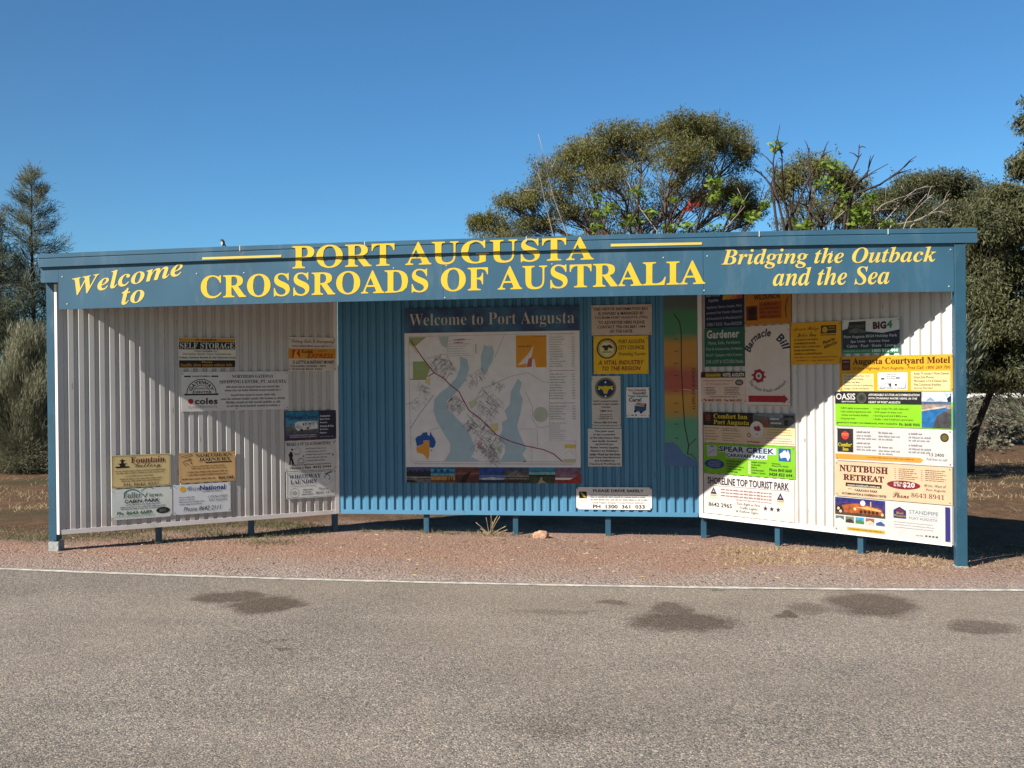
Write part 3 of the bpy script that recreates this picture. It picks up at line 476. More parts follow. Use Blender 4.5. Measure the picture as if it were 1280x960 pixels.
      -20,-110,-17,-126,-8,-139,6,-148,27,-150,64,-143,98,-121,116,-102,137,-76,186,1,221,19,256,46,248,56,222,37,198,22,272,154,206,149,170,92,137,50,112,22,96,12,92,14,90,19,91,
      23,118,68,128,87,135,105,138,122],[69,-40,114,-19,100,-46,87,-70,64,-107,45,-130,26,-138,18,-136,7,-123,6,-115,13,-90,34,-64]]),
    120783: (279, [[189,359,133,359,75,317,55,306,21,294,23,279,30,268,39,260,50,258,65,261,80,272,114,310,113,43,108,34,101,28,90,26,48,26,48,0,255,0,255,26,214,26,202,29,194,35,
      190,45]]),
    120784: (279, [[179,356,130,362,96,360,68,353,47,342,32,328,23,312,20,294,24,271,37,256,58,248,84,245,86,283,94,310,108,326,130,332,146,328,158,318,166,301,168,276,167,252,162,
      228,153,206,139,182,119,157,92,127,18,52,18,0,254,0,256,105,227,105,217,75,208,64,196,57,182,55,65,55,178,164,200,188,217,209,238,245,244,279,237,313,215,340]]),
    120785: (279, [[176,357,128,362,81,357,46,344,25,323,18,298,22,279,35,265,56,257,83,254,86,291,91,307,99,320,110,329,126,332,144,328,157,316,165,298,168,274,164,244,152,220,
      132,205,104,200,71,200,71,169,102,169,135,164,160,150,174,130,180,104,177,78,171,59,161,45,148,36,134,32,118,30,93,34,74,46,61,66,56,94,41,92,27,84,17,72,14,55,17,40,25,26,
      40,13,60,4,87,-3,122,-5,147,-4,172,0,194,8,215,18,232,33,245,52,254,75,256,103,253,129,242,150,227,166,208,177,188,185,168,190,197,204,222,224,238,250,244,280,236,315,213,
      341]]),
    120786: (279, [[148,357,6,124,6,93,145,93,145,62,142,43,133,33,120,28,90,26,90,0,266,0,266,26,243,28,230,33,221,43,218,62,218,93,270,93,270,126,218,126,218,357],[145,302,148,
      310,145,236,145,126,42,126,113,243]]),
    120787: (279, [[46,357,30,184,53,175,77,181,108,184,137,179,159,166,172,143,176,110,174,83,168,62,158,47,146,37,131,32,115,30,97,32,82,39,72,49,65,62,61,76,60,90,44,88,31,82,
      23,71,20,56,22,40,30,26,43,14,62,4,89,-3,122,-5,145,-4,168,1,190,9,210,20,228,36,241,56,250,80,253,110,244,157,218,190,177,210,125,217,94,215,70,210,78,302,192,301,198,297,
      202,291,209,266,238,266,235,357]]),
    120788: (279, [[194,360,165,362,131,358,102,347,77,329,58,305,42,276,31,242,25,205,22,165,26,112,38,69,57,36,82,13,112,0,146,-5,197,3,233,28,255,67,262,116,255,159,235,192,203,
      212,162,219,139,218,120,213,105,207,93,200,100,257,114,298,134,324,160,332,172,330,181,323,187,312,191,298,194,268,222,271,240,280,250,292,254,307,251,321,245,334,233,345,
      217,354],[130,187,144,188,163,184,177,170,186,146,190,110,187,73,178,48,165,33,148,28,127,36,109,60,97,102,93,164,102,173,115,181]]),
    120789: (279, [[24,357,22,252,52,252,55,277,64,296,84,302,216,302,82,0,125,0,263,332,263,357]]),
    120790: (279, [[189,356,142,362,104,359,74,349,52,334,38,315,29,294,26,271,30,244,42,220,62,199,88,180,59,163,35,144,20,120,15,91,18,66,28,43,44,23,68,8,99,-2,136,-5,190,2,231,
      21,256,53,264,94,260,123,246,148,220,172,182,194,209,210,231,227,244,248,249,274,242,309,222,337],[140,333,154,331,165,324,174,315,181,303,185,290,186,276,184,253,178,236,
      167,222,151,210,128,223,111,237,100,254,97,277,100,299,108,317,121,329],[106,148,122,160,155,143,178,127,191,108,195,86,191,61,180,41,162,28,139,24,116,28,98,42,86,63,82,89,
      85,113,94,132]]),
    120791: (279, [[166,358,132,362,99,358,71,347,48,328,31,304,21,275,18,241,24,196,45,164,76,144,116,138,139,140,158,147,174,158,186,172,166,63,116,26,94,30,77,42,65,59,56,80,45,
      76,38,70,33,62,32,52,34,38,40,24,50,13,66,3,86,-3,114,-5,149,-1,179,10,204,29,224,53,239,83,249,117,255,154,257,194,253,248,241,290,222,322,196,344],[116,323,135,328,156,321,
      172,300,183,262,186,207,178,193,167,183,153,176,137,174,102,191,90,244,93,281,102,307]]),
    32: (139, []),
}
SLANT, HEAVY = {'it': 0.22, 'boldit': 0.22}, {'bold': 0.030, 'boldit': 0.028}
def set_type(wanted):
    """turns (text, style, weight) requests into filled outlines in a 0..1 box, all lines of one kind in a single pass"""
    kinds = sorted({(w[2], w[1] if w[1] in ('sans', 'bold', 'it', 'boldit', 'slab', 'slabit') else 'drawn') for w in wanted})
    for off, kind in kinds:
        rows = [w for w in dict.fromkeys(wanted) if w[2] == off and w not in _T and (w[1] == kind or (kind == 'drawn' and w[1] in ('serif', 'serifit', 'script')))]
        if not rows: continue
        sx_ = SPREAD.get(kind, 1.0)
        if kind in ('drawn', 'slab', 'slabit'):
            cu = bpy.data.curves.new('lettering', 'CURVE'); cu.dimensions = '2D'; cu.fill_mode = 'BOTH'; cu.offset = off
            for k, (txt, sty, _) in enumerate(rows):
                x = 0.0
                for c in styled(txt, sty):
                    adv, loops = LETTERS.get(ord(c), LETTERS[32])
                    for l in loops:
                        q = np.array(l, float).reshape(-1, 2)/500.0
                        s = cu.splines.new('POLY'); n = len(q); s.points.add(n-1); co = np.zeros((n, 4), np.float32)
                        co[:, 0] = (q[:, 0]+x)*sx_; co[:, 1] = q[:, 1]-LINE*k; co[:, 3] = 1
                        s.points.foreach_set('co', co.ravel()); s.use_cyclic_u = True
                    x += adv/500.0
        else:
            cu = bpy.data.curves.new('lettering', 'FONT'); cu.body = '\n'.join(t for t, s, _ in rows); cu.size = 1; cu.resolution_u = 2
            cu.offset = off+HEAVY.get(kind, 0.0); cu.space_line = LINE; cu.shear = SLANT.get(kind, 0.0)
            if kind in HEAVY: cu.space_character = 1.05
        ob = bpy.data.objects.new('lettering', cu); me = bpy.data.meshes.new_from_object(ob)
        V = np.empty(len(me.vertices)*3, np.float32); me.vertices.foreach_get('co', V); V = V.reshape(-1, 3)[:, :2].astype(float)
        line = np.clip(np.rint((0.3-V[:, 1])/LINE).astype(int), 0, len(rows)-1)
        per = [[] for _ in rows]
        for p in me.polygons:
            f = tuple(p.vertices); per[line[f[0]]].append(f)
        for k, w in enumerate(rows):
            ids = np.nonzero(line == k)[0]; remap = {int(i): n for n, i in enumerate(ids)}; v = V[ids]
            lo, hi = v.min(0), v.max(0)
            _T[w] = ((v-lo)/(hi-lo), [tuple(remap[i] for i in f) for f in per[k]])
        bpy.data.objects.remove(ob); bpy.data.curves.remove(cu); bpy.data.meshes.remove(me)
def glyphs(txt, style, off=0.0):
    if (txt, style, off) not in _T: set_type([(txt, style, off)])
    return _T[(txt, style, off)]
def clusters(mb):
    """splits a collector into the groups of faces that lie apart from each other"""
    n = len(mb.v); par = list(range(n))
    def find(i):
        while par[i] != i: par[i] = par[par[i]]; i = par[i]
        return i
    for f in mb.f:
        r = find(f[0])
        for i in f[1:]: par[find(i)] = r
    roots = np.array([find(i) for i in range(n)]); ids, isl = np.unique(roots, return_inverse=True); k = len(ids)
    if k > 1500: return [mb]
    P = np.array(mb.v); lo = np.full((k, 3), np.inf); hi = np.full((k, 3), -np.inf)
    np.minimum.at(lo, isl, P); np.maximum.at(hi, isl, P); size = (hi-lo).max(1)
    gap = np.maximum(0, np.maximum(lo[:, None]-hi[None], lo[None]-hi[:, None]))
    near = np.sqrt((gap**2).sum(2)) <= np.maximum(0.02, .5*np.maximum(size[:, None], size[None]))*.98
    lab = -np.ones(k, int); c = 0
    for s in range(k):
        if lab[s] >= 0: continue
        st = [s]; lab[s] = c
        while st:
            q = st.pop(); nb = np.nonzero(near[q] & (lab < 0))[0]; lab[nb] = c; st += list(nb)
        c += 1
    if c == 1: return [mb]
    out = []
    for j in range(c):
        m = MB(); m.mats = mb.mats; rem = {}
        for f, mi in zip(mb.f, mb.mi):
            if lab[isl[f[0]]] != j: continue
            g_ = []
            for i in f:
                if i not in rem: rem[i] = len(m.v); m.v.append(mb.v[i])
                g_.append(rem[i])
            m.f.append(tuple(g_)); m.mi.append(mi)
        out.append(m)
    return out

# ------------------------------------------------------------------ ground, road
def gz(x, y):
    """height of the ground: level in front, dipping a few centimetres under the back wall"""
    t = min(max((y-0.25)/1.5, 0), 1); t = t*t*(3-2*t)
    z = -0.052*t - 0.012*t*min(max(x, -2), 2)/2
    if y < -0.9: z -= 0.02*min((-0.9-y)/0.3, 1)
    z += 0.012*mnoise.noise(Vector((x*1.3, y*1.3, 0)))+0.006*mnoise.noise(Vector((x*5, y*5, 3)))
    if y > 6: z += 0.10*mnoise.noise(Vector((x*0.15, y*0.15, 9)))*min((y-6)/10, 1)
    return z
def spaced(a, b, step, outs):
    r = list(np.arange(a, b+1e-6, step)); lo, hi = [], []
    for o in outs: lo.insert(0, a-o); hi.append(b+o)
    return lo+r+hi
xs = spaced(-9, 9, 0.12, [0.5, 1.5, 3, 6, 12, 25, 50, 120, 300, 900, 2500])
ys = spaced(-1.6, 9, 0.10, [0.4, 1, 2.5, 5, 9, 15, 25, 50, 120, 300, 900, 2500])
V = [(x, y, gz(x, y) if abs(x) < 60 and -3 < y < 60 else -0.02) for y in ys for x in xs]
nx = len(xs); F = [(j*nx+i, j*nx+i+1, (j+1)*nx+i+1, (j+1)*nx+i) for j in range(len(ys)-1) for i in range(nx-1)]

def ground_material():
    m = bpy.data.materials.new('gravel_and_dry_grass'); m.use_nodes = True; nt = m.node_tree; L = nt.links.new
    b = nt.nodes['Principled BSDF']; b.inputs['Roughness'].default_value = 0.95; b.inputs['Specular IOR Level'].default_value = 0.1
    g = nd(nt, 'ShaderNodeNewGeometry'); P = g.outputs['Position']
    def noise(sc, det=5, rough=0.55):
        n = nd(nt, 'ShaderNodeTexNoise'); n.inputs['Scale'].default_value = sc; n.inputs['Detail'].default_value = det
        n.inputs['Roughness'].default_value = rough; L(P, n.inputs['Vector']); return n.outputs[0]
    def rng(s, a, b_, c=0.0, d=1.0):
        n = nd(nt, 'ShaderNodeMapRange'); n.inputs[1].default_value = a; n.inputs[2].default_value = b_
        n.inputs[3].default_value = c; n.inputs[4].default_value = d; L(s, n.inputs[0]); return n.outputs[0]
    def mixc(f, a, b_, bt='MIX'):
        n = nd(nt, 'ShaderNodeMix', data_type='RGBA', blend_type=bt)
        for i, s in ((0, f), (6, a), (7, b_)):
            if isinstance(s, tuple): n.inputs[i].default_value = (*s, 1)
            elif isinstance(s, (int, float)): n.inputs[i].default_value = s
            else: L(s, n.inputs[i])
        return n.outputs[2]
    def mth(op, a, b_=None):
        n = nd(nt, 'ShaderNodeMath', operation=op)
        for i, s in ((0, a), (1, b_)):
            if s is None: continue
            if isinstance(s, (int, float)): n.inputs[i].default_value = s
            else: L(s, n.inputs[i])
        return n.outputs[0]
    vo = nd(nt, 'ShaderNodeTexVoronoi'); vo.inputs['Scale'].default_value = 55; L(P, vo.inputs['Vector'])
    vr = nd(nt, 'ShaderNodeSeparateColor'); L(vo.outputs['Color'], vr.inputs[0])
    peb = nd(nt, 'ShaderNodeValToRGB'); cr = peb.color_ramp
    cr.elements[0].position = 0; cr.elements[0].color = (0.152, 0.092, 0.066, 1)
    cr.elements[1].position = 1; cr.elements[1].color = (0.380, 0.296, 0.249, 1)
    for p_, c_ in ((0.35, (0.228, 0.140, 0.104, 1)), (0.75, (0.274, 0.180, 0.137, 1)), (0.92, (0.274, 0.208, 0.166, 1))):
        e = cr.elements.new(p_); e.color = c_
    L(vr.outputs[0], peb.inputs[0])
    red = mixc(rng(noise(1.7), 0.38, 0.62), peb.outputs[0], (0.251, 0.144, 0.100))
    red = mixc(0.55, red, peb.outputs[0])
    # grey grit spilling over from the road edge
    sep = nd(nt, 'ShaderNodeSeparateXYZ'); L(P, sep.inputs[0])
    yy = mth('ADD', sep.outputs[1], mth('MULTIPLY', mth('SUBTRACT', noise(0.8), 0.5), 1.6))
    grit = mixc(vr.outputs[1], (0.152, 0.120, 0.104), (0.327, 0.272, 0.237))
    near = mixc(rng(yy, -1.0, 0.1), grit, red)
    # dry grass litter and soil behind
    straw = nd(nt, 'ShaderNodeTexNoise'); straw.inputs['Scale'].default_value = 9; straw.inputs['Detail'].default_value = 9; straw.inputs['Roughness'].default_value = 0.75
    mp = nd(nt, 'ShaderNodeMapping'); mp.inputs['Scale'].default_value = (1, 0.55, 1); L(P, mp.inputs[0]); L(mp.outputs[0], straw.inputs['Vector'])
    st = nd(nt, 'ShaderNodeValToRGB'); sr = st.color_ramp
    sr.elements[0].position = 0.3; sr.elements[0].color = (0.052, 0.032, 0.019, 1)
    sr.elements[1].position = 0.72; sr.elements[1].color = (0.155, 0.102, 0.058, 1)
    e = sr.elements.new(0.5); e.color = (0.099, 0.059, 0.034, 1)
    L(straw.outputs[0], st.inputs[0])
    far = mixc(rng(noise(0.5, 6), 0.52, 0.66), st.outputs[0], (0.054, 0.047, 0.024))
    y2 = mth('ADD', sep.outputs[1], mth('MULTIPLY', mth('SUBTRACT', noise(1.1), 0.5), 2.2))
    # the bare apron is wider in the middle than at the two ends
    ax = mth('ABSOLUTE', mth('ADD', sep.outputs[0], 0.2))
    apron = rng(ax, 2.0, 4.4, 2.3, 0.75)
    col = mixc(rng(mth('SUBTRACT', y2, apron), -0.35, 0.45), near, far)
    L(col, b.inputs['Base Color'])
    bp = nd(nt, 'ShaderNodeBump'); bp.inputs['Strength'].default_value = 0.9; bp.inputs['Distance'].default_value = 0.012
    hh = mth('ADD', mth('MULTIPLY', vo.outputs['Distance'], -1.0), mth('MULTIPLY', noise(30, 6, 0.7), 0.8))
    L(hh, bp.inputs['Height']); L(bp.outputs[0], b.inputs['Normal'])
    return m
me = bpy.data.meshes.new('ground'); me.from_pydata(V, [], F); me.materials.append(ground_material())
me.polygons.foreach_set('use_smooth', [True]*len(F)); me.update()
ground = bpy.data.objects.new('ground', me); COL.objects.link(ground); tag(ground, kind='structure')

def edge_y(x):                                    # painted edge of the seal: a very slight curve
    return -1.165+0.011*(x-0.6)**2*(1 if abs(x-0.6) < 6 else 36/(x-0.6)**2)
stains = [((285, 748), 45, 8, .8), ((333, 757), 42, 13, .85), ((365, 811), 14, 3, .6), ((852, 777), 70, 13, .8), ((838, 764), 26, 12, .7),
          ((981, 769), 14, 4, .8), ((1008, 762), 28, 8, .5), ((1088, 756), 56, 17, .8), ((1060, 748), 30, 6, .6), ((1228, 785), 42, 9, .65), ((767, 753), 17, 4, .6),
          ((893, 738), 12, 2, .5), ((690, 916), 45, 12, .28), ((700, 765), 60, 3, .3), ((345, 801), 12, 2, .4)]
def road_material():
    m = bpy.data.materials.new('chip_seal'); m.use_nodes = True; nt = m.node_tree; L = nt.links.new
    b = nt.nodes['Principled BSDF']; b.inputs['Roughness'].default_value = 0.85; b.inputs['Specular IOR Level'].default_value = 0.25
    g = nd(nt, 'ShaderNodeNewGeometry'); P = g.outputs['Position']
    def mth(op, a, b_=None, c=None):
        n = nd(nt, 'ShaderNodeMath', operation=op)
        for i, s in ((0, a), (1, b_), (2, c)):
            if s is None: continue
            if isinstance(s, (int, float)): n.inputs[i].default_value = s
            else: L(s, n.inputs[i])
        return n.outputs[0]
    def noise(sc, det=5, rough=0.55):
        n = nd(nt, 'ShaderNodeTexNoise'); n.inputs['Scale'].default_value = sc; n.inputs['Detail'].default_value = det
        n.inputs['Roughness'].default_value = rough; L(P, n.inputs['Vector']); return n
    vo = nd(nt, 'ShaderNodeTexVoronoi'); vo.inputs['Scale'].default_value = 128; vo.inputs['Randomness'].default_value = 1; L(P, vo.inputs['Vector'])
    sp = nd(nt, 'ShaderNodeSeparateColor'); L(vo.outputs['Color'], sp.inputs[0])
    r = nd(nt, 'ShaderNodeValToRGB'); cr = r.color_ramp
    cr.elements[0].position = 0; cr.elements[0].color = (0.062, 0.056, 0.050, 1)
    cr.elements[1].position = 1; cr.elements[1].color = (0.42, 0.36, 0.295, 1)
    for p_, c_ in ((0.18, (0.105, 0.097, 0.088, 1)), (0.5, (0.180, 0.158, 0.134, 1)), (0.8, (0.232, 0.195, 0.155, 1)), (0.93, (0.32, 0.27, 0.22, 1))):
        e = cr.elements.new(p_); e.color = c_
    L(sp.outputs[0], r.inputs[0])
    fg = noise(260, 3, 0.7); fr = nd(nt, 'ShaderNodeMapRange'); fr.inputs[1].default_value = 0.3; fr.inputs[2].default_value = 0.7
    fr.inputs[3].default_value = 0.58; fr.inputs[4].default_value = 1.24; L(fg.outputs[0], fr.inputs[0])
    sn = noise(11, 3, 0.6); sr = nd(nt, 'ShaderNodeMapRange'); sr.inputs[1].default_value = 0.70; sr.inputs[2].default_value = 0.76
    sr.inputs[3].default_value = 1.0; sr.inputs[4].default_value = 0.55; L(sn.outputs[0], sr.inputs[0])
    # faint wheel tracks running along the road
    mpw = nd(nt, 'ShaderNodeMapping'); mpw.inputs['Scale'].default_value = (0.06, 0.9, 1); L(P, mpw.inputs[0])
    tw = nd(nt, 'ShaderNodeTexNoise'); tw.inputs['Scale'].default_value = 1.6; tw.inputs['Detail'].default_value = 4; L(mpw.outputs[0], tw.inputs['Vector'])
    tr_ = nd(nt, 'ShaderNodeMapRange'); tr_.inputs[1].default_value = 0.35; tr_.inputs[2].default_value = 0.65; tr_.inputs[3].default_value = 0.90; tr_.inputs[4].default_value = 1.07; L(tw.outputs[0], tr_.inputs[0])
    grain = mth('MULTIPLY', mth('MULTIPLY', fr.outputs[0], sr.outputs[0]), tr_.outputs[0])
    n1 = noise(0.9, 6); mr = nd(nt, 'ShaderNodeMapRange'); mr.inputs[1].default_value = 0.3; mr.inputs[2].default_value = 0.7
    mr.inputs[3].default_value = 0.86; mr.inputs[4].default_value = 1.14; L(n1.outputs[0], mr.inputs[0])
    mx = nd(nt, 'ShaderNodeMix', data_type='RGBA', blend_type='MULTIPLY'); mx.inputs[0].default_value = 1
    L(r.outputs[0], mx.inputs[6]); L(mth('MULTIPLY', mr.outputs[0], grain), mx.inputs[7])
    # dusty tint in broad patches
    n2 = noise(0.35, 4); m2 = nd(nt, 'ShaderNodeMapRange'); m2.inputs[1].default_value = 0.4; m2.inputs[2].default_value = 0.7
    m2.inputs[3].default_value = 0; m2.inputs[4].default_value = 0.4; L(n2.outputs[0], m2.inputs[0])
    mx2 = nd(nt, 'ShaderNodeMix', data_type='RGBA'); mx2.inputs[7].default_value = (0.25, 0.205, 0.155, 1)
    L(m2.outputs[0], mx2.inputs[0]); L(mx.outputs[2], mx2.inputs[6])
    # oil stains
    nz = noise(3.2, 6, 0.65); nv = nd(nt, 'ShaderNodeVectorMath', operation='SUBTRACT'); nv.inputs[1].default_value = (0.5, 0.5, 0.5)
    L(nz.outputs['Color'], nv.inputs[0])
    ns = nd(nt, 'ShaderNodeVectorMath', operation='SCALE'); ns.inputs[3].default_value = 0.42; L(nv.outputs[0], ns.inputs[0])
    pa = nd(nt, 'ShaderNodeVectorMath', operation='ADD'); L(P, pa.inputs[0]); L(ns.outputs[0], pa.inputs[1])
    tot = None
    for (c, rx, ry, a) in stains:
        q = ground_at(*c); ex = ground_at(c[0]+rx, c[1]); ey = ground_at(c[0], c[1]+ry)
        sx = float(np.linalg.norm(ex-q)); sy = float(np.linalg.norm(ey-q))
        sub = nd(nt, 'ShaderNodeVectorMath', operation='SUBTRACT'); sub.inputs[1].default_value = tuple(map(float, q)); L(pa.outputs[0], sub.inputs[0])
        mu = nd(nt, 'ShaderNodeVectorMath', operation='MULTIPLY'); mu.inputs[1].default_value = (1/sx, 1/sy, 0); L(sub.outputs[0], mu.inputs[0])
        ln = nd(nt, 'ShaderNodeVectorMath', operation='LENGTH'); L(mu.outputs[0], ln.inputs[0])
        mk = nd(nt, 'ShaderNodeMapRange'); mk.inputs[1].default_value = 1.15; mk.inputs[2].default_value = 0.74; mk.inputs[3].default_value = 0; mk.inputs[4].default_value = a
        L(ln.outputs['Value'], mk.inputs[0])
        tot = mk.outputs[0] if tot is None else mth('MAXIMUM', tot, mk.outputs[0])
    mx3 = nd(nt, 'ShaderNodeMix', data_type='RGBA', blend_type='MULTIPLY'); mx3.inputs[7].default_value = (0.33, 0.28, 0.24, 1)
    L(tot, mx3.inputs[0]); L(mx2.outputs[2], mx3.inputs[6]); L(mx3.outputs[2], b.inputs['Base Color'])
    bp = nd(nt, 'ShaderNodeBump'); bp.inputs['Strength'].default_value = 0.55; bp.inputs['Distance'].default_value = 0.006
    L(mth('MULTIPLY', vo.outputs['Distance'], -1.0), bp.inputs['Height']); L(bp.outputs[0], b.inputs['Normal'])
    return m
road_mat = road_material()
mb = MB(); ex = [-400, -120, -40, -15, -10]+list(np.arange(-8, 8.1, 0.1))+[10, 15, 40, 120, 400]
def ragged(x): return edge_y(x)+0.09+0.05*mnoise.noise(Vector((x*3, 0, 5)))+0.03*mnoise.noise(Vector((x*11, 0, 2)))
VV = []; FF = []
for i, x in enumerate(ex): VV += [(x, -60, 0.004), (x, ragged(x), 0.004), (x, ragged(x)+0.03, -0.05)]
for i in range(len(ex)-1):
    a = 3*i; FF += [(a, a+3, a+4, a+1), (a+1, a+4, a+5, a+2)]
mb.add(VV, FF, road_mat); road = mb.build('road'); tag(road, kind='structure')
line_mat = pmat('worn_white_line', (0.44, 0.41, 0.37), rough=0.7, var=0.45, scale=14, dirt=0.75, dirtcol=(0.27, 0.22, 0.18))
mb = MB(); VV = []; FF = []
for x in ex:
    w = 0.034+0.014*mnoise.noise(Vector((x*4, 7, 1))); VV += [(x, edge_y(x)-w, 0.008), (x, edge_y(x)+w, 0.008)]
for i in range(len(ex)-1): FF.append((2*i, 2*i+2, 2*i+3, 2*i+1))
mb.add(VV, FF, line_mat); mb.build('edge_line', road)

# far pale salt pan seen below the trees on the right
mb = MB(); sm = pmat('salt_crust', (0.62, 0.57, 0.50), rough=0.9, var=0.1, scale=0.3)
n = 28; c0 = at(1330, 500, 66); c0[2] = 0.15
ring = [(c0[0]+30*math.cos(t)*(1+0.1*math.sin(3*t)), c0[1]+7*math.sin(t)*(1+0.12*math.sin(5*t)), 0.17) for t in np.linspace(0, 2*math.pi, n, endpoint=False)]
mb.add(ring, [tuple(range(n))], sm); tag(mb.build('salt_pan'), kind='structure')

# ------------------------------------------------------------------ the shelter
BLUE = pmat('blue_paint', (0.027, 0.083, 0.132), rough=0.42, var=0.12, scale=2.2, spec=0.4, dirt=0.28, dirtcol=(0.16, 0.2, 0.22))
POSTB = pmat('blue_post_paint', (0.018, 0.067, 0.107), rough=0.45, var=0.14, scale=5, dirt=0.3, dirtcol=(0.2, 0.2, 0.19))
WBLUE = pmat('light_blue_sheet', (0.058, 0.200, 0.325), rough=0.45, var=0.06, scale=2.5, dirt=0.1, dirtcol=(0.16, 0.2, 0.22))
WHITE = pmat('offwhite_sheet', (0.47, 0.46, 0.435), rough=0.45, var=0.07, scale=2.0, dirt=0.22, dirtcol=(0.36, 0.24, 0.17))
def weather(m, splash):
    """scuffs, short rusty streaks and a band of dried mud splashed up from the ground"""
    nt = m.node_tree; L = nt.links.new; b = nt.nodes['Principled BSDF']; src = b.inputs['Base Color'].links[0].from_socket
    g = nd(nt, 'ShaderNodeNewGeometry'); mp = nd(nt, 'ShaderNodeMapping'); mp.inputs['Scale'].default_value = (1, 1, 0.16); L(g.outputs['Position'], mp.inputs[0])
    n = nd(nt, 'ShaderNodeTexNoise'); n.inputs['Scale'].default_value = 34; n.inputs['Detail'].default_value = 2; L(mp.outputs[0], n.inputs['Vector'])
    r = nd(nt, 'ShaderNodeMapRange'); r.inputs[1].default_value = 0.72; r.inputs[2].default_value = 0.76; r.inputs[4].default_value = 0.65; L(n.outputs[0], r.inputs[0])
    m1 = nd(nt, 'ShaderNodeMix', data_type='RGBA'); m1.inputs[7].default_value = (0.07, 0.05, 0.04, 1); L(r.outputs[0], m1.inputs[0]); L(src, m1.inputs[6])
    s = nd(nt, 'ShaderNodeSeparateXYZ'); L(g.outputs['Position'], s.inputs[0])
    n2 = nd(nt, 'ShaderNodeTexNoise'); n2.inputs['Scale'].default_value = 9; n2.inputs['Detail'].default_value = 6; L(g.outputs['Position'], n2.inputs['Vector'])
    ma = nd(nt, 'ShaderNodeMath', operation='MULTIPLY_ADD'); ma.inputs[1].default_value = -0.42; L(n2.outputs[0], ma.inputs[0]); L(s.outputs[2], ma.inputs[2])
    r2 = nd(nt, 'ShaderNodeMapRange'); r2.inputs[1].default_value = 0.24; r2.inputs[2].default_value = -0.02; r2.inputs[3].default_value = 0; r2.inputs[4].default_value = splash; L(ma.outputs[0], r2.inputs[0])
    m2 = nd(nt, 'ShaderNodeMix', data_type='RGBA'); m2.inputs[7].default_value = (0.34, 0.22, 0.16, 1); L(r2.outputs[0], m2.inputs[0]); L(m1.outputs[2], m2.inputs[6]); L(m2.outputs[2], b.inputs['Base Color'])
weather(WHITE, 0.22); weather(WBLUE, 0.03)
TRIM = pmat('white_flashing', (0.70, 0.66, 0.63), rough=0.4, var=0.06, scale=4, dirt=0.2)
ROOFM = pmat('zinc_roof', (0.14, 0.14, 0.14), rough=0.45, metal=0.6, var=0.1, scale=2)
YEL = pmat('yellow_lettering', (0.54, 0.375, 0.022), rough=0.5, var=0.05, scale=6, spec=0.3)
PALEY = pmat('pale_yellow_lettering', (0.52, 0.40, 0.085), rough=0.5, var=0.06, scale=6, spec=0.3)
CONC = pmat('pale_footing', (0.27, 0.29, 0.28), rough=0.9, var=0.3, scale=30, bump=0.4)
ZB = 0.169
def roof_z(y): return 2.74-0.075*(y+0.2)
shelter = empty('information_shelter', (0, 0.8, 0))
tag(shelter, 'long open fronted roadside information shelter with blue fascia and corrugated walls', 'shelter')
def sp(mb, name, parent=shelter, **k):
    o = mb.build(name, **k); o.parent = parent
    o.matrix_parent_inverse = Matrix.Translation((0, -0.8, 0)) if parent is shelter else Matrix()
    return o
PER, TOPW, SLP, DPT = 0.0925, 0.044, 0.011, 0.020
def profile(L):
    """points (u, out) of the ribbed sheet: rib tops at out=0, valleys at -DPT"""
    pts = []; u = 0.0
    while u < L:
        for du, o in ((0, 0.0), (TOPW, 0.0), (TOPW+SLP, -DPT), (PER-SLP, -DPT)):
            if u+du < L-1e-4: pts.append((u+du, o))
        u += PER
    pts.append((L, pts[-1][1])); return pts
def cladding(W, mat):
    mb = MB(); pr = profile(W.len); V = []; F = []
    for (u, o) in pr:
        o += 0.0012*math.sin(u*5.3+W.rot*3)+(0.0016 if int(u/0.762) % 2 else 0.0)-0.003
        for th in (0.0, -0.0012):
            p = W.pt(u, o+th, ZB); q = W.pt(u, o+th, 0); V += [p, (q[0], q[1], roof_z(q[1])-0.004)]
    for i in range(len(pr)-1):
        a = 4*i; b = a+4
        F += [(a, b, b+1, a+1), (a+2, a+3, b+3, b+2), (a, a+2, b+2, b)]
    e = 4*(len(pr)-1); F += [(0, 1, 3, 2), (e, e+2, e+3, e+1)]
    mb.add(V, F, mat); return sp(mb, 'wall_cladding')
for W, m in ((LW, WHITE), (BW, WBLUE), (RW, WHITE)):
    cladding(W, m)
    mb = MB(); e0 = 0.0 if W is not BW else 0.0
    fr = lambda p, W=W: W.pt(p[0], -p[1], p[2])
    mb.box(0.012, W.len-0.012, -0.003, 0.03, ZB-0.012, ZB+0.032, WBLUE if W is BW else TRIM, fr); sp(mb, 'bottom_trim')
